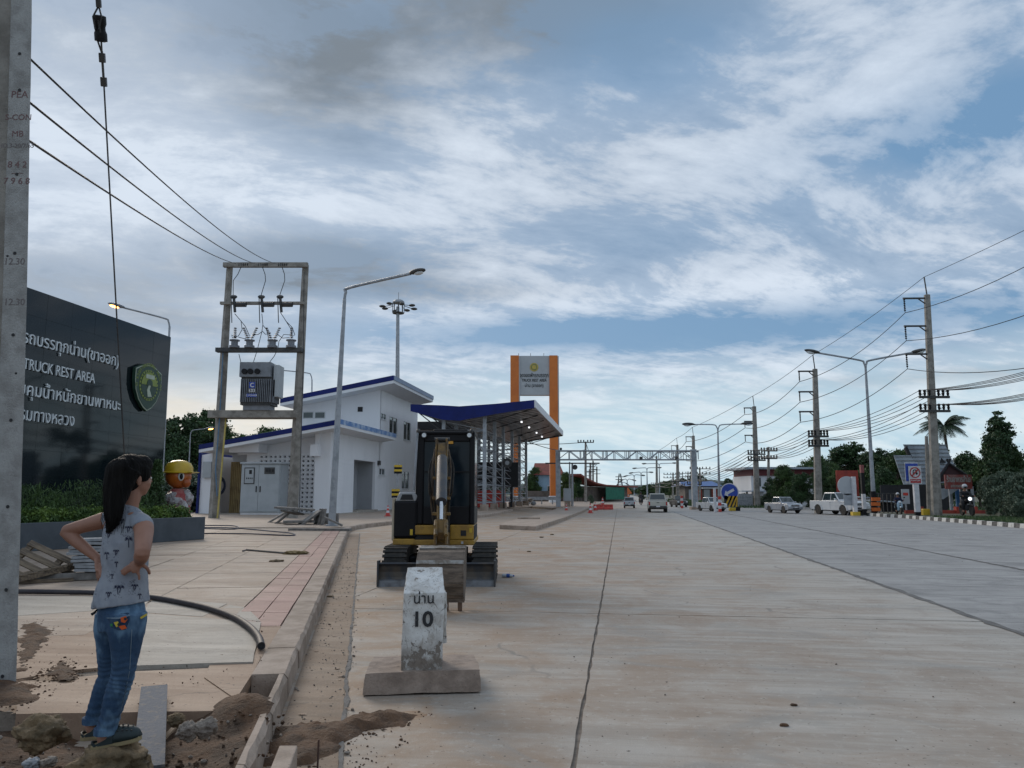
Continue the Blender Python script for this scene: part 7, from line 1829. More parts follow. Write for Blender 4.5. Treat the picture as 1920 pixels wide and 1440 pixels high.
# left behind the sign and the office
tpx('round', 345, 762, 72, 'dark round tree between the granite wall and the transformer frame', 1.0)
tpx('tall', 388, 752, 80, 'tallest dark tree behind the left frame pole', 1.0)
tpx('broad', 432, 790, 84, 'broad green tree seen under the transformer platform', 1.0)
tpx('broad', 482, 792, 90, 'lower green tree right of the transformer platform', .95)
tpx('round', 320, 792, 66, 'dark tree rising just right of the granite wall edge', .9)
tpx('round', 530, 798, 96, 'small tree top above the low blue roof edge', .8)
tpx('round', 300, 800, 78, 'dark tree hidden behind the granite wall', 1)
for i, px in enumerate((330, 360, 400)): tpx('bush', px, 880, 58+3*i, ('left', 'middle', 'right')[i]+' dark bush below the trees behind the statue', 1.6)
# behind canopy and gateway
tpx('broad', 1000, 872, 150, 'round tree between the two orange columns', .75)
tpx('round', 985, 903, 135, 'thin young tree in front of the brown wall', .3)
tpx('round', 940, 880, 150, 'dark tree behind the lattice columns of the canopy', .9)
tpx('round', 900, 878, 140, 'dark tree behind the mini excavator cab', .9)
tpx('broad', 1062, 882, 128, 'dark green tree right of the orange gateway', .8)
tpx('round', 1082, 888, 136, 'dark tree beside the red tiled roof', .7)
tpx('bush', 1108, 925, 110, 'bush below the green shade net', .5)
# far line along the road
k = 0
for px, top, D, kd, w in ((1148, 918, 520, 'broad', 2), (1162, 917, 560, 'round', 2.4), (1180, 914, 480, 'broad', 2.2), (1200, 912, 430, 'round', 2), (1136, 920, 560, 'broad', 2), (1222, 905, 330, 'round', 1.7), (1240, 900, 300, 'broad', 1.6), (1255, 898, 280, 'round', 1.5), (1268, 896, 260, 'broad', 1.4), (1214, 908, 360, 'broad', 1.8), (1284, 893, 250, 'round', 1.4), (1306, 886, 240, 'round', 1.3), (1330, 902, 230, 'broad', 1.5), (1363, 893, 205, 'tall', 1.3), (1385, 902, 190, 'broad', 1.4)):
    lb = ['farthest low tree at the end of the road', 'far tree below the lattice tower', 'far tree just left of the pickup ahead', 'far tree above the distant pickups', 'faint far tree at the road end by the cones', 'far tree over the pale pickup roof, left', 'far tree over the pale pickup roof, right', 'far tree behind the dark parked car', 'far tree left of the gantry post', 'low far tree behind the median lamps', 'far tree just behind the gantry post', 'dark tree top right of the gantry post', 'tree behind the blue roof', 'pointed tree right of the blue roof', 'low tree between blue roof and corner house'][k]
    tpx(kd, px, top, D, lb, w, group='far trees down the road'); k += 1
for i, (px, top, D) in enumerate(((1150, 929, 300), (1165, 927, 260), (1205, 926, 200), (1222, 928, 170), (1236, 930, 150))): tpx('bush', px, top, D, ('first', 'second', 'third', 'fourth', 'fifth')[i]+' low bush on the left edge of the median, counted from far away', 1.2, group='median bushes')
# right side belt
RT = [('broad', 1412, 905, 120, 'tree left of the white corner house', 1.0), ('broad', 1468, 868, 84, 'bushy green tree right of the white corner house', .95), ('round', 1500, 880, 78, 'dark tree behind the silver pickup', 1.0), ('tall', 1534, 852, 76, 'taller tree right behind the second transmission pole', .7), ('round', 1448, 890, 90, 'dark low tree before the corner house', .8),
      ('round', 1592, 820, 92, 'big spreading dark tree left of the double arm lamp', 1.15), ('round', 1635, 832, 88, 'dark spreading tree behind the double arm lamp', 1.1), ('broad', 1670, 838, 84, 'dark tree left of the grey roofed restaurant', 1.0), ('round', 1700, 830, 90, 'dark tree rising behind the restaurant roof, left', 1.0), ('round', 1740, 818, 94, 'dark tree below the coconut palm', 1.0), ('round', 1650, 868, 72, 'low dark tree over the tin awnings', .95), ('broad', 1560, 862, 80, 'green tree behind the large white pickup', .8),
      ('tiered', 1868, 765, 56, 'tall layered tree in front of the restaurant at right', 1.0), ('tall', 1985, 815, 70, 'dark tree at the right frame edge', 1.1), ('bush', 1888, 872, 49, 'grey green shrub below the layered tree', .7), ('bush', 1925, 872, 47, 'grey green shrub at the right frame edge', .9), ('bush', 1852, 885, 53, 'grey green shrub touching the red restaurant sign', .45), ('round', 1790, 872, 76, 'dark tree hidden by the restaurant', .9), ('bush', 1912, 918, 44, 'low dark shrub on the verge at right', .9)]
RT += [('broad', 1765, 848, 86, 'dark tree filling behind the grey restaurant roof', 1.0), ('round', 1815, 838, 88, 'dark round tree right behind the restaurant gable', 1.0), ('broad', 1878, 790, 58, 'broad leafy tree filling in behind the layered tree', .62), ('tall', 1848, 822, 60, 'slim tree left beside the layered tree', .6), ('round', 1425, 893, 108, 'dark tree crown right behind the third transmission pole', .8), ('broad', 1395, 912, 112, 'low green tree left of the corner house porch', .9), ('round', 1500, 862, 104, 'dark tree top seen between the corner house and the second tall pole', 1.1), ('broad', 1552, 850, 100, 'dark tree behind the second transmission pole, right', 1.2), ('round', 1612, 845, 104, 'dark tree filling in behind the lamp post', 1.3), ('round', 1690, 838, 100, 'dark tree behind the no U turn sign', 1.3), ('broad', 1655, 845, 98, 'dark tree behind the tin awnings', 1.3), ('round', 1830, 850, 84, 'dark tree behind the layered tree', 1.2), ('round', 1895, 850, 78, 'dark tree at the far right behind the shrubs', 1.2)]
for kd, px, top, D, lb, w in RT: tpx(kd, px, top, D, lb, w, group='trees along the right side of the road')
for i, px in enumerate((1400, 1440, 1520, 1575, 1605, 1665, 1690)): tpx('bush', px, 922, 92-2*i, ('first', 'second', 'third', 'fourth', 'fifth', 'sixth', 'seventh')[i]+' dark undergrowth bush below the roadside trees, counted from the left', 1.3, group='undergrowth bushes')
# reflected belt to the far right and behind the camera side (outside the frame but real roadside)
for i in range(5): tree('round', 30+3.5*math.sin(i*2.1), -20+7*i if i < 5 else 22+4*(i-4), 9+1.5*math.sin(i), ('first', 'second', 'third', 'fourth', 'fifth', 'sixth', 'seventh', 'eighth', 'ninth')[i]+' roadside tree right of the frame, counted from the camera', 1.2, group='roadside trees out of frame')
# far wooded ridge
mb = MB(); prev = None
for i in range(80):
    x = -900+i*26; y = 1100; h_ = 13+9*noise.fractal(Vector((i*.16, 0, 0)), 1, 2, 4)+7*math.exp(-((x-400)/200)**2)
    q = mb.addv([(x, y, -1), (x, y+20, h_*.8), (x, y+60, h_), (x, y+200, -1)])
    if prev is not None:
        for k in range(3): mb.face([prev+k, q+k, q+k+1, prev+k+1])
    prev = q
tag(mb.build('hills', mat('far_wooded_slope', (.045, .07, .06), (.03, .05, .045), scale=.03, coord='P', bump=.5, bscale=.3)), kind='structure')
# coconut palm
pt_ = at(1770, 800, 78); pm_ = thing('coconut_palm', 'coconut palm with drooping fronds above the restaurant roof', 'palm tree', (pt_.x, 78, -.1)); hz_ = pt_.z+.1
MB().tube([(0, 0, 0), (.2, 0, hz_*.5), (0, 0, hz_)], [.22, .16, .12], 8).build('trunk', M['bark'], pm_, smooth=True)
rr = random.Random(3)
frm = mat('palm_frond', (.045, .075, .035), (.02, .035, .018), scale=2, rough=.5, coord='P')
for i in range(27):
    a = i*2.4+rr.uniform(-.2, .2); elv = rr.uniform(.1, 1.25); L = rr.uniform(2.2, 3.2); b = MB(); pts = []; n_ = 12
    for k in range(n_+1):
        s_ = k/n_; r_ = L*s_*math.cos(elv*(1-.2*s_)); z_ = L*(math.sin(elv)*s_-.62*s_*s_*(1.3-elv*.45)); pts.append(Vector((r_*math.cos(a), r_*math.sin(a), hz_+z_)))
    b.tube(pts, [.035*(1-.8*k/n_) for k in range(n_+1)], 4)
    sd_ = Vector((-math.sin(a), math.cos(a), 0))
    for k in range(1, n_*3):
        s_ = k/(n_*3); f = s_*n_; j = int(f); p = pts[j].lerp(pts[min(j+1, n_)], f-j); t_ = (pts[min(j+1, n_)]-pts[j]).normalized(); ll = .75*(math.sin(math.pi*min(1, s_*.9+.1)))+.12
        for sg in (-1, 1):
            e = p+sd_*sg*ll*.7+t_*ll*.45-Vector((0, 0, ll*(.45+.25*rr.random()))); b.poly([p, p+t_*.05, e, p-t_*.03])
    b.build('frond', frm, pm_)
# ================================================================= VEHICLES
def wheel(par, x, y, r, w_, name='wheel'):
    """axis across x"""
    t = bpy.data.objects.new(name, None); COL.objects.link(t); t.parent = par; t.location = (x, y, r)
    MB().lathe([(r*.62, -w_/2), (r*.93, -w_/2), (r, -w_*.35), (r, w_*.35), (r*.93, w_/2), (r*.62, w_/2)], (0, 0, 0), 20, 'x').build('tyre', M['rubber'], t, smooth=True)
    b = MB(); b.lathe([(r*.62, -w_*.42), (r*.2, -w_*.34), (r*.2, w_*.34), (r*.62, w_*.42)], (0, 0, 0), 12, 'x'); b.build('rim', M['cars'], t)
def pickup(label, paint, loc, rz, s=1, plate=True, name='pickup_truck', canopy=False, double=True, lights=False):
    """nose towards -y in local space, length 5.2"""
    t = thing(name, label, 'pickup', loc, rz, None, s)
    wy = (-1.62, 1.48); r = .38
    def arch(y): return [(y+.47*math.cos(a), .36+.47*math.sin(a)) for a in np.linspace(math.pi, 0, 9)]
    prof = [(-2.55, .45), (-2.6, .62), (-2.58, .88), (-2.42, 1.0), (-1.15, 1.12), (1.0, 1.1), (2.5, 1.1), (2.58, 1.05), (2.58, .48)]
    low = [(2.4, .40)]+[p for p in reversed(arch(wy[1]))]+[(wy[1]-.5, .36), (wy[0]+.5, .36)]+[p for p in reversed(arch(wy[0]))]+[(-2.45, .40)]
    b = MB(); b.extr(prof+low, 'x', -.86, .86); b.build('body', paint, t, bevel=.05)
    b = MB(); b.b2(-.80, .80, -2.3, 2.4, .30, .42); b.build('chassis', M['dark'], t)
    # cabin: tapered greenhouse
    def cab(y0, y1, yb0, yb1, z0, z1, wt, wb, name_, m, par):
        b = MB(); q = b.addv([(-wb, y0, z0), (wb, y0, z0), (wb, y1, z0), (-wb, y1, z0), (-wt, yb0, z1), (wt, yb0, z1), (wt, yb1, z1), (-wt, yb1, z1)])
        for f in ((0, 3, 2, 1), (4, 5, 6, 7), (0, 1, 5, 4), (1, 2, 6, 5), (2, 3, 7, 6), (3, 0, 4, 7)): b.face([q+i for i in f])
        return b.build(name_, m, par, bevel=.05)
    ye = 1.0 if double else .55
    c = cab(-1.2, ye, -.45, ye-.18, 1.08, 1.76, .68, .82, 'cabin', paint, t)
    # windows slightly proud of the cabin
    def quad(name_, P, m, par): b = MB(); b.poly(P); o = b.build(name_, m, par); sdf = o.modifiers.new('s', 'SOLIDIFY'); sdf.thickness = .012; sdf.offset = 0; return o
    def lerp3(a, c_, f): return tuple(a[i]+(c_[i]-a[i])*f for i in range(3))
    quad('windscreen', [(-.72, -1.09, 1.17), (.72, -1.09, 1.17), (.62, -.53, 1.70), (-.62, -.53, 1.70)], M['glass'], c)
    quad('rear_window', [(-.70, ye-.02, 1.20), (.70, ye-.02, 1.20), (.62, ye-.14, 1.66), (-.62, ye-.14, 1.66)], M['glass'], c)
    for sg in (-1, 1):
        X0, X1 = sg*.812, sg*.705
        quad('side_window', [(X0, -1.0, 1.16), (X0, -.12, 1.16), (X1, -.12, 1.67), (X1, -.5, 1.67)], M['glass'], c)
        quad('side_window', [(X0, -.04, 1.16), (X0, ye-.12, 1.16), (X1, ye-.26, 1.67), (X1, -.04, 1.67)], M['glass'], c)
        MB().box((sg*.97, -.92, 1.2), (.2, .1, .17)).build('wing_mirror', paint, t, bevel=.03)
        MB().box((sg*.866, -.1, .98), (.02, .16, .03)).build('door_handle', M['chrome'], t)
        MB().box((sg*.862, -.08, .78), (.006, .012, .6)).build('door_seam', M['dark'], t)
        MB().box((sg*.66, -2.555, .83), (.30, .10, .20)).build('headlight', M['headon'] if lights else M['lampw'], t, bevel=.03)
        MB().box((sg*.78, 2.56, .82), (.14, .06, .34)).build('tail_light', M['lampr'], t, bevel=.02)
        for y in wy: wheel(t, sg*.76, y, r, .24)
        b = MB()
        for y in wy: b.extr([(y+k*math.cos(a), .36+k*math.sin(a)) for k in (.47,) for a in np.linspace(math.pi, 0, 9)]+[(y+.53*math.cos(a), .36+.53*math.sin(a)) for a in np.linspace(0, math.pi, 9)], 'x', sg*.862, sg*.90)
        for y in wy:
            b = MB(); b.extr([(y+.46*math.cos(a), .36+.46*math.sin(a)) for a in np.linspace(math.pi, 0, 9)]+[(y+.54*math.cos(a), .36+.54*math.sin(a)) for a in np.linspace(0, math.pi, 9)], 'x', sg*.855, sg*.905); b.build('wheel_flare', paint, t)
    # open bed
    if not canopy: MB().b2(-.74, .74, ye+.08, 2.48, 1.085, 1.106).build('bed_opening', M['dark'], t)
    MB().box((0, -2.60, .62), (1.66, .16, .26)).build('front_bumper', paint, t, bevel=.04)
    g = MB().box((0, -2.585, .84), (.86, .06, .17)).build('grille', M['ink'], t); MB().box((0, -2.62, .84), (.8, .02, .03)).build('grille_bar', M['chrome'], g)
    MB().box((0, -2.69, .56), (.7, .02, .1)).build('air_intake', M['ink'], t)
    MB().box((0, 2.66, .52), (1.6, .16, .16)).build('rear_bumper', M['dsteel'], t, bevel=.03)
    MB().box((0, 2.595, .90), (.24, .03, .06)).build('tailgate_handle', M['ink'], t)
    MB().box((0, 2.588, .80), (1.38, .012, .46)).build('tailgate', paint, t, bevel=.01)
    if plate: MB().box((0, -2.695, .66), (.34, .02, .12)).build('number_plate', M['wsign'], t); MB().box((0, 2.75, .56), (.34, .02, .12)).build('number_plate', M['wsign'], t)
    return t
def on(px, py, z=0): return G(px, py, z)
g = on(1242, 961); pickup('pale pickup driving away in the left lane', M['cargold'], (g.x, g.y+2.2, 0), -TH+math.pi+R(-1), .88)
g = on(1184, 953); pickup('silver pickup driving away far ahead near the cones', M['cars'], (g.x, g.y+1.5, 0), -TH+math.pi, .66)
g = on(1266, 951); pickup('dark pickup half hidden behind the pale one driving away', M['dsteel'], (g.x+.6, g.y+1, 0), -TH+R(10), .72)
g = on(1342, 959); pickup('white pickup coming through the median opening by the blue arrow sign', M['carw'], (g.x, g.y+1.5, 0), -TH+R(22), .68)
g = on(1484, 963); pickup('small silver pickup facing the road left of the second tall pole', M['cars'], (g.x, g.y+1.8, 0), R(10), .72)
g = on(1597, 966); pickup('large white pickup turned sideways behind the round sign back', M['carw'], (g.x-.3, g.y+1.4, 0), R(14), .92)
# motorcycles and riders
def rider(label, loc, rz, s, dark, helmet):
    """seated rider facing -y"""
    t = thing('person', label, 'person', loc, rz, None, s)
    global W0
    keep = W0; W0 = Vector((0, 0, 0)); b = MB(); V = Vector
    loft(b, [(V((0, .25, .72)), .17, .13), (V((0, .2, .95)), .15, .11), (V((0, .12, 1.18)), .19, .12), (V((0, .08, 1.28)), .08, .07), (V((0, .06, 1.36)), .055, .055)], V((1, 0, 0)), 14, 4)
    b.sphere((0, .04, 1.45), (.09, .11, .12), 12, 8)
    for sg in (-1, 1):
        limb(b, [(V((sg*.17, .1, 1.2)), .06), (V((sg*.27, -.08, 1.0)), .05), (V((sg*.27, -.38, 1.0)), .035), (V((sg*.26, -.44, 1.0)), .04)], 8, 4)
        limb(b, [(V((sg*.1, .25, .74)), .10), (V((sg*.2, -.12, .68)), .08), (V((sg*.18, -.05, .3)), .055), (V((sg*.18, -.14, .2)), .05)], 8, 4)
    o = b.build('body', M['skin'], None); md = o.modifiers.new('r', 'REMESH'); md.mode = 'VOXEL'; md.voxel_size = .022; me = evalmesh(o); bpy.data.objects.remove(o); me.materials.clear(); me.materials.append(M['skin']); me.polygons.foreach_set('use_smooth', [True]*len(me.polygons)); obj('body', me, t)
    b = MB()
    loft(b, [(V((0, .25, .70)), .19, .15), (V((0, .2, .95)), .17, .13), (V((0, .12, 1.18)), .21, .14), (V((0, .09, 1.27)), .10, .09)], V((1, 0, 0)), 14, 4)
    for sg in (-1, 1):
        limb(b, [(V((sg*.16, .1, 1.2)), .075), (V((sg*.27, -.08, 1.0)), .062), (V((sg*.27, -.34, 1.0)), .045)], 8, 4)
    b.build('jacket', dark, t, smooth=True)
    b = MB()
    for sg in (-1, 1): limb(b, [(V((sg*.1, .25, .74)), .115), (V((sg*.2, -.12, .68)), .092), (V((sg*.18, -.05, .32)), .066)], 8, 4)
    b.build('trousers', M['ink'], t, smooth=True)
    h_ = MB().sphere((0, .05, 1.49), (.125, .145, .13), 14, 10).build('helmet', helmet, t, smooth=True)
    MB().sphere((0, -.02, 1.46), (.095, .09, .06), 12, 8).build('visor', M['ink'], h_, smooth=True)
    W0 = keep; return t
def motorbike(label, loc, rz, s, paint, scooter, light=True):
    t = thing('scooter' if scooter else 'motorbike', label, 'scooter' if scooter else 'motorbike', loc, rz, None, s)
    for y in (-.65, .6):
        w_ = bpy.data.objects.new('wheel', None); COL.objects.link(w_); w_.parent = t; w_.location = (0, y, .28)
        MB().lathe([(.19, -.04), (.26, -.05), (.28, 0), (.26, .05), (.19, .04)], (0, 0, 0), 16, 'x').build('tyre', M['rubber'], w_, smooth=True); MB().lathe([(.18, -.03), (.18, .03)], (0, 0, 0), 12, 'x').build('rim', M['steel'], w_)
    MB().tube([(0, -.64, .30), (0, -.42, .85), (0, -.36, 1.0)], .045, 6).build('fork', M['dsteel'], t)
    MB().tube([(-.32, -.36, 1.0), (0, -.42, 1.02), (.32, -.36, 1.0)], .02, 6).build('handlebar', M['ink'], t)
    MB().sphere((0, -.52, .86), (.085, .10, .09), 12, 8).build('headlight', M['headon'] if light else M['lampw'], t, smooth=True)
    MB().sphere((0, .28, .72), (.14, .42, .09), 12, 8).build('seat', M['ink'], t, smooth=True)
    MB().sphere((0, .45, .52), (.17, .36, .2), 12, 8).build('rear_body', paint, t, smooth=True)
    if scooter:
        MB().sphere((0, -.42, .62), (.20, .10, .36), 12, 8).build('front_shield', paint, t, smooth=True); MB().b2(-.14, .14, -.35, .2, .26, .34).build('footboard', paint, t, bevel=.03)
    else:
        MB().sphere((0, -.12, .74), (.14, .3, .14), 12, 8).build('fuel_tank', paint, t, smooth=True); MB().box((0, 0, .42), (.24, .4, .3)).build('engine', M['dsteel'], t, bevel=.05)
    MB().sphere((0, -.66, .52), (.07, .24, .07), 10, 6).build('mudguard', paint, t, smooth=True)
    for sg in (-1, 1): MB().tube([(sg*.25, -.38, 1.0), (sg*.33, -.36, 1.16)], .01, 4).build('mirror_stalk', M['ink'], t); MB().sphere((sg*.34, -.36, 1.2), (.07, .02, .045), 8, 6).build('mirror', M['ink'], t)
    return t
sb_ = simple('pale_blue_scooter_paint', (.40, .55, .68), rough=.25); navy = simple('navy_jacket', (.02, .025, .07), rough=.9)
g = at(1686, 968, 54); motorbike('pale blue and white scooter standing behind the striped kerb', (g.x, 54, .13), R(-14), .95, sb_, True, False)
rider('rider in navy jacket and white helmet on the pale blue scooter', (g.x, 54, .13), R(-14), .92, navy, M['wsign'])
g = at(1814, 971, 50); motorbike('black motorbike with lit headlight behind the striped kerb', (g.x, 50, .13), R(-10), 1.25, M['black'], False)
rider('rider in black with pale helmet on the black motorbike', (g.x, 50, .13), R(-10), 1.25, M['ink'], M['wsign'])
g = G(1202, 947); motorbike('tiny dark motorbike far ahead right of the silver pickup', (g.x, g.y, 0), R(172), 1.1, M['black'], False, False); rider('tiny rider far ahead between the two pickups driving away', (g.x, g.y, 0), R(172), 1.1, M['ink'], M['ink'])

# ================================================================= SIGNS AND STREET FURNITURE
def post(par, x, y, z0, z1, r, m, name='post'): return MB().b2(x-r, x+r, y-r, y+r, z0, z1).build(name, m, par)
# keep-left sign with chevron board
D_ = 70; g = at(1369, 957, D_); t = thing('keep_left_sign', 'round blue sign with white arrow above a yellow black striped board', 'road sign', (g.x, D_, 0))
zc_ = at(1369, 923, D_).z; post(t, 0, .05, 0, zc_, .06, M['steel'])
rd = 17/1450*D_
MB().extr([(rd*math.cos(a), zc_+rd*math.sin(a)) for a in np.linspace(0, 6.28, 29)[:-1]], 'y', -.06, -.03).build('disc_edge', M['wsign'], t)
dd_ = MB().extr([(rd*.9*math.cos(a), zc_+rd*.9*math.sin(a)) for a in np.linspace(0, 6.28, 29)[:-1]], 'y', -.08, -.062).build('disc_face', M['sky_blue'], t)
ar = [(-.62, -.32), (-.16, -.48), (-.22, -.24), (.55, .18), (.42, .44), (-.34, .02), (-.44, .2)]
MB().extr([(x*rd*.95, zc_+y*rd*.95) for x, y in ar], 'y', -.10, -.082).build('arrow', M['wsign'], dd_)
zb_ = at(1371, 940, D_).z; hb = .48; bd2 = MB().b2(-.52, .68, -.08, -.05, zb_-hb, zb_+hb).build('striped_board', M['ink'], t); bd2.rotation_euler = (0, 0, 0)
for i in range(4):
    x0 = -.52+.33*i; P = [(x0, zb_-hb), (x0+.16, zb_-hb), (min(.68, x0+.62), zb_+hb*min(1, (.68-x0)/.62 if x0+.62 > .68 else 1)), (min(.68, x0+.46), zb_+hb)]
    P = [(max(-.52, min(.68, a)), c) for a, c in P]; MB().extr(P, 'y', -.095, -.082).build('yellow_stripe', mat('yellow_stripe_paint', (.62, .36, .03)) if 'yellow_stripe_paint' not in MATS else MATS['yellow_stripe_paint'], bd2)
MB().b2(-.1, .45, -.25, .15, 0, .28).build('base_block', M['yel'], t, bevel=.03); MB().b2(.5, .85, -.25, .1, 0, .36).build('base_block', M['black'], t, bevel=.03)
# red/white bollards
for i, (px, py, D, lb) in enumerate(((1350, 962, 66, 'red and white banded bollard beside the white pickup'), (1279, 953, 82, 'red and white banded bollard right of the dark pickup'))):
    g = at(px, 958, D); t = thing('bollard', lb, 'bollard', (g.x, D, 0), 0, 'banded bollards'); 
    for k in range(5): MB().lathe([(.14, k*.26), (.14, k*.26+.255)], (0, 0, 0), 10).build('band', M['red'] if k % 2 == 0 else M['wsign'], t)
# white post in front of pickup
D_ = 64; g = at(1341, 958, D_); t = thing('marker_post', 'plain white post before the white pickup in the median opening', 'post', (g.x, D_, 0)); post(t, 0, 0, 0, at(1341, 915, D_).z, .09, M['wsign'])
# sign backs by the large pickup
D_ = 53.5; g = at(1604, 965, D_); t = thing('sign_back', 'back of a round grey sign and square plate on a white post', 'road sign', (g.x, D_, .05))
zc_ = at(1590, 912, D_).z; xx = at(1590, 912, D_).x-g.x; rd = 17.5/1450*D_
post(t, 0, 0, 0, at(1592, 895, D_).z, .12, M['wsign'])
MB().extr([(xx+rd*math.cos(a), zc_+rd*math.sin(a)) for a in np.linspace(0, 6.28, 29)[:-1]], 'y', .14, .18).build('round_plate', M['panelgrey'], t)
MB().b2(at(1584, 940, D_).x-g.x, at(1606, 940, D_).x-g.x, .14, .17, at(1590, 949, D_).z, at(1590, 927, D_).z).build('square_plate', M['steel'], t)
MB().b2(-.25, .25, -.2, .2, 0, .25).build('yellow_block', M['yel'], t)
D_ = 54.5; g = at(1621, 962, D_); t = thing('banded_post', 'black and white banded pole with dark red top beside the round sign back', 'post', (g.x, D_, .05))
z_ = 0; zt = at(1604, 873, D_).z
for k, (a, c, m_) in enumerate(((0, .12, M['black']), (.12, .42, M['wsign']), (.42, .6, M['black']), (.6, .84, M['black']), (.84, 1, simple('dull_red_band', (.22, .06, .06)))) ): MB().b2(-.11, .11, -.11, .11, zt*a, zt*c-.004).build('band', m_ if k != 3 else M['wsign'] if False else m_, t)
# no U-turn sign
D_ = 50.5; g = at(1722, 966, D_); t = thing('no_u_turn_sign', 'white no U turn sign over a blue board on a white post', 'road sign', (g.x, D_, .13))
xs_ = lambda px: at(px, 900, D_).x-g.x; zz2 = lambda py: at(1714, py, D_).z-.13
xp = at(1719, 940, D_).x-g.x
MB().b2(xp-.16, xp+.16, -.1, .1, 0, zz2(960)).build('black_foot', M['black'], t); MB().b2(xp-.16, xp+.16, -.1, .1, zz2(960)+.003, zz2(908)).build('post', M['wsign'], t)
b = MB().b2(xs_(1700), xs_(1723), .02, .06, zz2(902), zz2(869)).build('blue_board', M['sky_blue'], t); MB().b2(xs_(1699), xs_(1724), .062, .08, zz2(906), zz2(867)).build('board_back', M['wsign'], t)
f_ = MB().b2(xs_(1704), xs_(1727.5), -.06, -.02, zz2(907), zz2(874)).build('sign_face', M['wsign'], t)
cx_, cz_, rr_ = xs_(1715.5), zz2(886), 10/1450*D_
def ringp(cx, cz, r0, r1, y0, y1, m, name, par, a0=0, a1=2*math.pi, n_=28):
    b = MB(); q = [b.addv([(cx+r*math.cos(a0+(a1-a0)*i/n_), y, cz+r*math.sin(a0+(a1-a0)*i/n_)) for i in range(n_+1)]) for r, y in ((r0, y0), (r1, y0), (r1, y1), (r0, y1))]
    for i in range(n_):
        for a, c in ((0, 1), (1, 2), (2, 3), (3, 0)): b.face([q[a]+i, q[a]+i+1, q[c]+i+1, q[c]+i])
    return b.build(name, m, par)
dr_ = simple('sign_red', (.40, .03, .03), rough=.5)
ringp(cx_, cz_, rr_*.82, rr_, -.085, -.063, dr_, 'red_ring', f_)
ringp(cx_+.0, cz_+rr_*.18, rr_*.24, rr_*.40, -.08, -.063, M['ink'], 'arrow_bend', f_, 0, math.pi, 12)
MB().b2(cx_-rr_*.40, cx_-rr_*.24, -.08, -.063, cz_-rr_*.5, cz_+rr_*.18).build('arrow_shaft', M['ink'], f_); MB().b2(cx_+rr_*.24, cx_+rr_*.40, -.08, -.063, cz_-rr_*.15, cz_+rr_*.18).build('arrow_shaft', M['ink'], f_)
MB().extr([(cx_+rr_*.08, cz_-rr_*.12), (cx_+rr_*.56, cz_-rr_*.12), (cx_+rr_*.32, cz_-rr_*.5)], 'y', -.08, -.064).build('arrow_head', M['ink'], f_)
s45 = rr_*.62; MB().extr([(cx_-s45-.03, cz_-s45+.03), (cx_-s45+.03, cz_-s45-.03), (cx_+s45+.03, cz_+s45-.03), (cx_+s45-.03, cz_+s45+.03)], 'y', -.095, -.087).build('red_bar', dr_, f_)
rp = MB().b2(xs_(1706), xs_(1725.5), -.075, -.062, zz2(905.5), zz2(898)).build('red_panel', dr_, f_)
text('sign_lettering', 'ห้ามกลับรถ', M['wsign'], rp, (cx_, -.078, zz2(902)), UP, width=(xs_(1724)-xs_(1707.5)), height=.11, extrude=.004, align='CENTER', bold=.003)
# yellow blocks and small kerb bits
for i, (px, lb) in enumerate(((1736, 'yellow painted block at the foot of the short leaning pole'),)): g = at(px, 966, 51.5); tag(MB().box((g.x, 51.5, .33), (.45, .3, .42)).build('yellow_block', M['yel'], bevel=.03), lb, 'block')
# cones
def cone(label, loc, s=1, group='traffic cones'):
    t = thing('traffic_cone', label, 'traffic cone', loc, 0, group, s)
    MB().b2(-.2, .2, -.2, .2, 0, .04).build('cone_base', M['red'], t); 
    MB().lathe([(.15, .04), (.115, .22)], (0, 0, 0), 14).build('cone_body', M['red'], t, smooth=True); MB().lathe([(.115, .222), (.085, .36)], (0, 0, 0), 14).build('white_band', M['wsign'], t, smooth=True)
    MB().lathe([(.085, .362), (.06, .50)], (0, 0, 0), 14).build('cone_body', M['red'], t, smooth=True); MB().lathe([(.06, .502), (.045, .58)], (0, 0, 0), 14).build('white_band', M['wsign'], t, smooth=True); MB().lathe([(.045, .582), (.028, .70)], (0, 0, 0), 14).build('cone_tip', M['red'], t, smooth=True)
    return t
g = G(727, 968, .18); c0 = cone('orange cone standing before the office left of the excavator', (g.x, g.y, .18), .95)
g = G(1107, 962); dup(c0, (g.x, g.y, 0), 0, 'nearest red cone, just left of the red barriers', 1.1)
g = G(1116, 957); dup(c0, (g.x, g.y, 0), 0, 'second red cone, touching the red barriers', 1.1)
g = G(1062, 957, .18); dup(c0, (g.x, g.y, .18), 0, 'small cone on the pavement below the gantry', .8)
g = G(1130, 948); dup(c0, (g.x, g.y, 0), 0, 'cone behind the red barriers', 1.5)
# water barriers
def barrier(label, loc, rz, s):
    t = thing('water_barrier', label, 'barrier', loc, rz, 'red plastic barriers', s)
    MB().extr([(-.24, 0), (.24, 0), (.24, .2), (.1, .42), (.08, .8), (-.08, .8), (-.1, .42), (-.24, .2)], 'x', -.75, .75).build('barrier_body', M['red'], t, bevel=.03)
    for x_ in (-.4, .4): MB().box((x_, -.12, .55), (.18, .05, .12)).build('recess', M['redwall'], t)
    return t
g = G(1124, 956); barrier('left one of the red plastic barriers at the road edge', (g.x, g.y+1, 0), 0, .62)
barrier('right one of the red plastic barriers at the road edge', (g.x+.97, g.y+1.15, 0), .1, .62)
g = at(918, 938, 78); t = barrier('red barrier behind the canopy columns', (g.x, 78, .18), .1, 2.1)
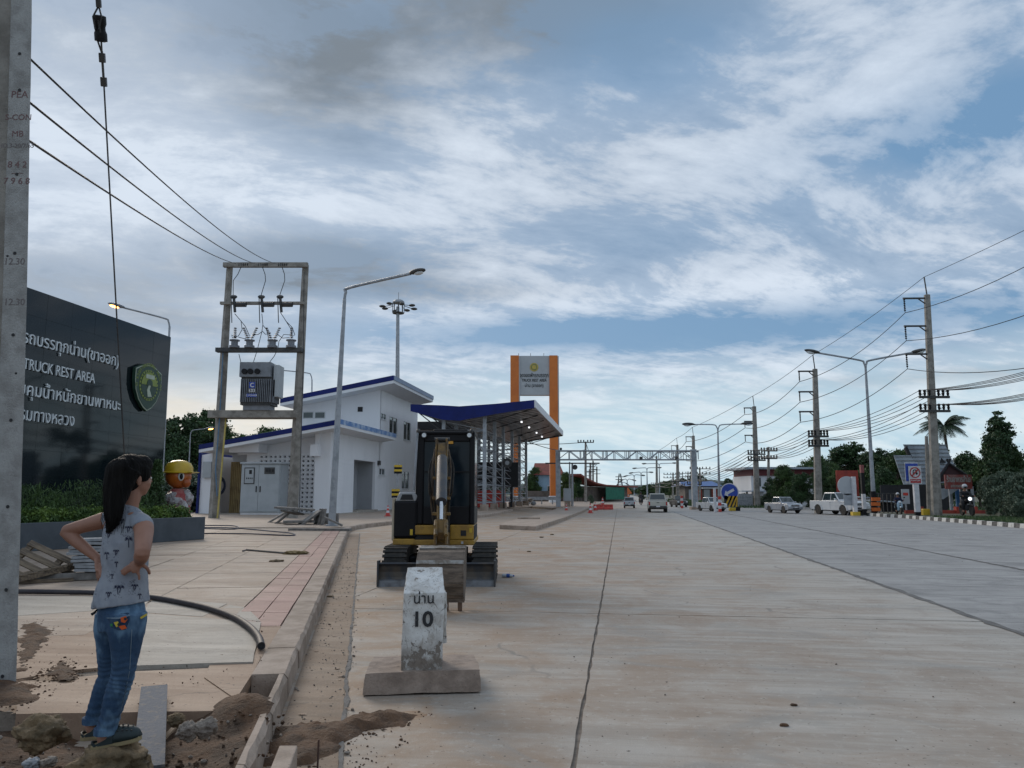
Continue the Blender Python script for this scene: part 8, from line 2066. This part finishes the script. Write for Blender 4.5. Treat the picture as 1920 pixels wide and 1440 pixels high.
# orange sign far
D_ = 190; g = at(1177, 936, D_); t = thing('roadworks_sign', 'orange roadworks board far down the road', 'road sign', (g.x, D_, 0)); oc = simple('faded_orange_board', (.6, .16, .05))
zz3 = lambda py: at(1177, py, D_).z
bb_ = MB().extr([(0, zz3(920)-1.0), (1.1, zz3(925)), (0, zz3(920)+.9), (-1.1, zz3(925))], 'y', -.04, .04).build('diamond_board', oc, t); MB().b2(-.5, .5, -.04, .04, zz3(936), zz3(929)).build('small_board', oc, t); post(t, 0, .1, 0, zz3(922), .08, M['steel'])
# striped delineator posts in front of the office
D_ = 40; g = at(744, 955, D_); t = thing('delineator', 'thin grey post with two yellow and black striped boxes', 'road marker', (g.x, D_, .18))
post(t, 0, 0, 0, at(745, 868, D_).z-.18, .05, M['steel']); 
for py in (880, 925):
    z_ = at(744, py, D_).z-.18
    for k, m_ in enumerate((M['black'], M['yel'], M['black'], M['yel'])): MB().b2(-.2+(.04 if py < 900 else -.06), .2+(.04 if py < 900 else -.06), -.16, -.06, z_-.22+.11*k, z_-.22+.11*k+.108).build('stripe', m_, t)
# guardrail, rubble bags, mirror disc and dark posts by the canopy end
D_ = 100; a, c = at(905, 935, D_), at(1046, 937, D_); gr = thing('guardrail', 'grey steel guardrail in front of the gateway columns', 'guardrail', (a.x, D_, .16))
MB().b2(0, c.x-a.x, -.06, .06, .55, .95).build('rail', M['steel'], gr)
for i in range(7): x_ = (c.x-a.x)*(i+.5)/7; MB().b2(x_-.07, x_+.07, .07, .2, 0, .8).build('rail_post', M['steel'], gr)
D_ = 92; 
for i in range(9):
    px = 958+i*5.2; g = at(px, 941, D_); o = obj('rubble_bag', rock_mesh('rubble_bag', M['rock2'] if i % 2 else M['stone'], (.34, .3, .28), 60+i, 2, .2)); o.location = (g.x, D_-(i % 3)*.8, .16+.25+.35*(i % 2)); tag(o, ('first', 'second', 'third', 'fourth', 'fifth', 'sixth', 'seventh', 'eighth', 'ninth')[i]+' white rubble sack beside the left orange column, from the left', 'sack', 'rubble sacks')
D_ = 72; g = at(951, 868, D_); t = thing('traffic_mirror', 'round dark lamp disc on a thin black post beside the canopy', 'signal', (g.x, D_, .18))
MB().tube([(-.3, 0, 0), (-.3, 0, g.z+.3)], .06, 6).build('post', M['black'], t); MB().lathe([(.45, -.08), (.45, .08)], (0, -.1, g.z-.18), 18, 'y').build('disc', M['dsteel'], t); MB().lathe([(.2, -.12), (.2, -.085)], (0, -.1, g.z-.18), 12, 'y').build('disc_centre', M['panelgrey'], t)
D_ = 84; g = at(1078, 876, D_); t = thing('traffic_mirror', 'small round disc hanging on the T shaped steel post', 'signal', (g.x, D_, .16)); MB().lathe([(.28, -.06), (.28, .06)], (0, 0, g.z-.16), 14, 'y').build('disc', M['dsteel'], t); MB().tube([(-.3, 0, 0), (-.3, 0, g.z)], .05, 5).build('post', M['steel'], t)
D_ = 72; t = thing('display_board', 'dark electronic board on posts behind the canopy lattice', 'display board', (at(885, 930, D_).x, D_+6, .18))
MB().b2(0, 4.3, 0, .3, at(900, 928, D_).z+.6, at(900, 878, D_).z+.6).build('board', M['dark'], t)
for x_ in (.6, 3.6): MB().b2(x_-.12, x_+.12, .05, .25, 0, 2).build('leg', M['dark'], t)
# ================================================================= HOUSES
def gable_house(name, label, px0, px1, pyb, pyeave, pyridge, D, depth, wallm, roofm, rz=0, hip=.0, cat='house', over=.6):
    a, c = at(px0, pyeave, D), at(px1, pyeave, D); zE, zR = a.z, at((px0+px1)/2, pyridge, D).z; L = c.x-a.x
    t = thing(name, label, cat, (a.x, D, -.05), rz)
    MB().b2(0, L, 0, depth, 0, zE+.05).build('wall', wallm, t)
    b = MB(); q = b.addv([(-over, -over, zE), (L+over, -over, zE), (L+over, depth+over, zE), (-over, depth+over, zE), (hip*L, depth/2, zR), (L-hip*L, depth/2, zR), (-over, -over, zE+.2), (L+over, -over, zE+.2)])
    b.face([q, q+1, q+5, q+4]); b.face([q+2, q+3, q+4, q+5]); b.face([q+3, q, q+4]); b.face([q+1, q+2, q+5]); b.face([q, q+3, q+2, q+1]); b.build('roof', roofm, t)
    return t, L, zE
t, L, z = gable_house('house', 'pale blue house with dark red roof between the orange columns', 1004, 1052, 935, 890, 866, 150, 10, M['wallblue'], M['roofred'], hip=.0)
w_ = MB().b2(L*.45, L*.62, -.06, -.01, 1.2, 3.1).build('window', M['frame'], t); MB().b2(L*.47, L*.60, -.08, -.062, 1.35, 2.95).build('pane', M['glass'], w_)
t = thing('boundary_wall', 'brown stained boundary wall behind the gateway columns', 'wall', (at(975, 935, 140).x, 140, -.05)); MB().b2(0, at(1112, 930, 140).x-at(975, 930, 140).x, 0, .25, 0, at(1000, 920, 140).z).build('wall_panel', M['wallold'], t)
# restaurant with red curved roof at far left of road
D_ = 135; a = at(1078, 940, D_); t = thing('roadside_shop', 'long shop with sweeping red roof and green shade net', 'building', (a.x, D_, 0), R(62))
P = [(0, 4.9), (3, 4.2), (7, 3.5), (12, 3.15), (30, 3.0), (30, 2.75), (12, 2.9), (7, 3.25), (3, 3.9), (0, 4.6)]
MB().extr([(x, z_) for x, z_ in P], 'y', -1.2, 2.6).build('roof', M['roofred'], t); MB().b2(.3, 29, .8, 2.3, 0, 2.74).build('wall', M['wallold'], t); 
MB().b2(12, 22, -1.1, -1.02, .4, 2.7).build('shade_net', M['greenmesh'], t)
# blue roofed building beyond the gantry post
t, L, z = gable_house('roadside_shop', 'low shop with bright blue metal roof right of the gantry', 1284, 1345, 940, 911, 901, 165, 9, M['wallold'], M['roofblue'], cat='building', over=.9)
for i in range(4): MB().b2(.8+i*L/4.3, 2.0+i*L/4.3, -.05, 0-.004, .3, 2.4).build('shutter', M['redwall'] if i % 2 else M['panelgrey'], t)
MB().b2(L*.45, L, -3, -1.2, 2.6, 2.8).build('awning', M['wsign'], t)
# white corner house with dark red band
D_ = 98; a = at(1410, 940, D_); t = thing('corner_house', 'white flat roofed corner house with dark red band under the roof', 'house', (a.x, D_, 0))
zz4 = lambda py: at(1420, py, D_).z; Lh = at(1530, 900, D_).x-a.x
MB().b2(0, 5, 0, 8, 0, zz4(892)).build('wall', M['white'], t); MB().b2(5.002, Lh, .5, 8, 0, zz4(895)).build('side_wall', M['white'], t)
MB().b2(.1, Lh, -.2, 8, zz4(892)+.003, zz4(880)).build('red_band', simple('dark_red_band', (.16, .03, .035), rough=.6), t)
MB().b2(-.9, Lh+.5, -.8, 8.5, zz4(880)+.003, zz4(876)).build('roof_slab', M['roofgrey'], t)
w_ = MB().b2(.5, 1.2, -.05, -.004, zz4(912), zz4(896)).build('window', M['dark'], t); MB().b2(.58, 1.12, -.07, -.052, zz4(911), zz4(897)).build('pane', M['glass'], w_)
MB().b2(-1.8, 1.6, -2, -.01, zz4(922), zz4(920)).build('porch_roof', M['roofgrey'], t); MB().b2(-1.2, -1, -1.8, -1.6, 0, zz4(922)-.003).build('porch_post', M['wallold'], t)
t = thing('boundary_wall', 'low grey boundary wall in front of the corner house', 'wall', (at(1375, 945, 88).x, 88, 0)); MB().b2(0, at(1412, 945, 88).x-at(1375, 945, 88).x, 0, .2, 0, 1.5).build('wall_panel', M['stone'], t)
# red panel behind the white pickup
D_ = 74; t = thing('red_billboard', 'plain red panel wall behind the round sign back', 'billboard', (at(1572, 940, D_).x, D_, 0)); MB().b2(0, at(1612, 900, D_).x-at(1572, 900, D_).x, 0, .3, at(1590, 925, D_).z-1.5, at(1590, 882, D_).z).build('panel', M['redwall'], t)
MB().b2(.4, .6, .32, .5, 0, 3).build('leg', M['dsteel'], t); MB().b2(1.5, 1.7, .32, .5, 0, 3).build('leg', M['dsteel'], t)
# tin awnings
for i, (p0, p1, py, D, lb) in enumerate(((1612, 1668, 926, 68, 'low tin awning behind the scooter'), (1640, 1700, 932, 64, 'second tin awning nearer the red wall'))):
    a, c = at(p0, py, D), at(p1, py, D); t = thing('tin_awning', lb, 'awning', (a.x, D, 0)); MB().extr([(0, a.z-.3), (c.x-a.x, a.z-.5), (c.x-a.x, a.z-.42), (0, a.z-.22)], 'y', 0, 3.5).build('awning_sheet', M['roofgrey'], t)
    for x_ in (.2, c.x-a.x-.3): MB().b2(x_, x_+.1, .1, .2, 0, a.z-.55).build('awning_post', M['dsteel'], t)
# restaurant: tall grey roofs, red wall, sign
D_ = 62; a = at(1700, 940, D_); rs = thing('restaurant', 'open fronted restaurant with steep grey metal roofs and dark gable', 'restaurant', (a.x, D_, 0))
lx = lambda px, D=D_: at(px, 900, D).x-a.x; lz = lambda py, D=D_: at(1750, py, D).z
MB().extr([(lx(1697), lz(852)), (lx(1729), lz(852)), (lx(1760), lz(908)), (lx(1712), lz(908))], 'y', 1.5, 1.6).build('front_roof_slope', M['roofgrey'], rs)
MB().extr([(lx(1725), lz(830)), (lx(1806), lz(830)), (lx(1835), lz(905)), (lx(1756), lz(905))], 'y', 2.2, 2.3).build('main_roof_slope', M['roofgrey'], rs)
rsl = [o for o in rs.children]; 
for i in range(10):
    z_ = lz(832+i*7.5); f = i/10; MB().b2(lx(1727+i*3.0), lx(1808+i*3.0), 2.14, 2.196, z_, z_+.06).build('roof_batten', M['stone'], rs)
for i in range(7):
    z_ = lz(855+i*7.5); MB().b2(lx(1698+i*2.0), lx(1731+i*4.0), 1.44, 1.496, z_, z_+.06).build('roof_batten', M['stone'], rs)
MB().extr([(lx(1728), lz(833)), (lx(1757), lz(906)), (lx(1752), lz(910)), (lx(1724), lz(838))], 'y', 1.9, 2.14).build('barge_board', M['dark'], rs)
MB().extr([(lx(1788), lz(868)), (lx(1822), lz(893)), (lx(1765), lz(905)), (lx(1757), lz(908))], 'y', .6, .75).build('gable', simple('dark_maroon_gable', (.07, .03, .035), rough=.8), rs)
for sg, (x0, x1) in ((-1, (1788, 1762)), (1, (1788, 1826))):
    MB().tube([(lx(x0-sg*3), .5, lz(860)), (lx(x0), .5, lz(868)), (lx(x1), .5, lz(906 if sg < 0 else 895))], .09, 5).build('barge_horn', M['dark'], rs)
MB().extr([(lx(1795), lz(857)), (lx(1803), lz(866)), (lx(1792), lz(866))], 'y', 2.0, 2.1).build('roof_vent', M['ink'], rs)
MB().b2(lx(1700), lx(1835), 4.5, 4.6, 0, lz(908)).build('back_wall', M['dark'], rs)
MB().extr([(lx(1730), lz(930)), (lx(1745), lz(916)), (lx(1790), lz(916)), (lx(1758), lz(936)), (lx(1730), lz(932))], 'y', -.6, -.5).build('awning_sheet', M['roofgrey'], rs)
for px in (1778, 1795, 1818): MB().b2(lx(px)-.08, lx(px)+.08, -.3, -.14, 0, lz(912)).build('post', M['steel'] if px != 1795 else simple('blue_post', (.05, .16, .35)), rs)
MB().b2(lx(1788), lx(1793), -.2, -.05, 0, lz(916)).build('blue_door_frame', MATS['blue_post'], rs)
D_ = 58; a = at(1772, 905, D_); sg_ = thing('restaurant_sign', 'faded red signboard with pale Thai lettering before the gable', 'sign', (a.x, D_, 0))
w2 = at(1823, 905, D_).x-a.x; z0, z1 = at(1800, 917, D_).z, at(1800, 890, D_).z
fs = MB().b2(0, w2, 0, .08, z0, z1).build('sign_panel', mat('faded_red_sign', (.28, .06, .05), (.30, .17, .16), scale=2, rough=.7), sg_)
text('sign_lettering', 'ร้านอาหารลำไย', simple('faded_sign_letters', (.40, .38, .36), rough=.8), fs, (w2*.5, -.01, z0+.52), UP, width=w2*.86, height=.5, extrude=.02, align='CENTER', bold=.012)
text('sign_lettering', 'อาหารตามสั่ง', MATS['faded_sign_letters'], fs, (w2*.5, -.01, z0+.14), UP, width=w2*.6, height=.24, extrude=.02, align='CENTER', bold=.008)
for x_ in (.3, w2*.55, w2-.4): MB().b2(x_, x_+.09, .09, .18, 0, z0+.2).build('post', M['steel'], sg_)
D_ = 55.5; a = at(1698, 970, D_); t = thing('red_wall', 'low brick red painted wall in front of the restaurant', 'wall', (a.x, D_, 0))
xx2 = lambda px: at(px, 960, D_).x-a.x; zt = at(1780, 954, D_).z
for p0, p1 in ((1698, 1727), (1731, 1750), (1764, 1793), (1797, 1812), (1832, 1860)): MB().b2(xx2(p0), xx2(p1), 0, .2, .1, zt-.1).build('wall_panel', M['redwall'], t)
for p in (1729, 1795, 1830): MB().b2(xx2(p-2.4), xx2(p+2.4), -.08, .28, .1, zt+.15).build('wall_pier', M['redwall'], t)
# spirit: shrine / orange robed figure stand-in by the scooter, small signboard
D_ = 56; a = at(1694, 955, D_); t = thing('menu_board', 'small pale notice board with red marks behind the scooter', 'notice board', (a.x, D_, .1)); MB().b2(-.05, .5, 0, .06, .7, 1.75).build('board', M['panelgrey'], t); MB().b2(.05, .4, -.02, -.004, 1.3, 1.5).build('red_mark', M['red'], t); MB().b2(.2, .3, .07, .14, 0, .8).build('leg', M['steel'], t)
# open gate in front of the awnings
D_ = 57; a = at(1560+86, 955, D_); t = thing('metal_gate', 'low grey metal gate between the lamp post and the scooter', 'gate', (a.x-.6, D_, 0))
for i in range(7): MB().b2(.1+.3*i, .16+.3*i, 0, .05, .1, 1.5).build('bar', M['dsteel'], t)
MB().b2(0, 2.1, -.01, .06, 1.5, 1.58).build('top_rail', M['dsteel'], t)
# grey service box with sloping base near the gantry foot
D_ = 82; a = at(1064, 950, D_); t = thing('service_box', 'grey roadside box on a plinth beneath the gantry', 'box', (a.x, D_, .16)); MB().b2(-.4, .4, -.3, .3, .6, 1.9).build('box_body', M['cab'], t, bevel=.02); MB().b2(-.3, .3, -.25, .25, 0, .598).build('plinth', M['kerb'], t)
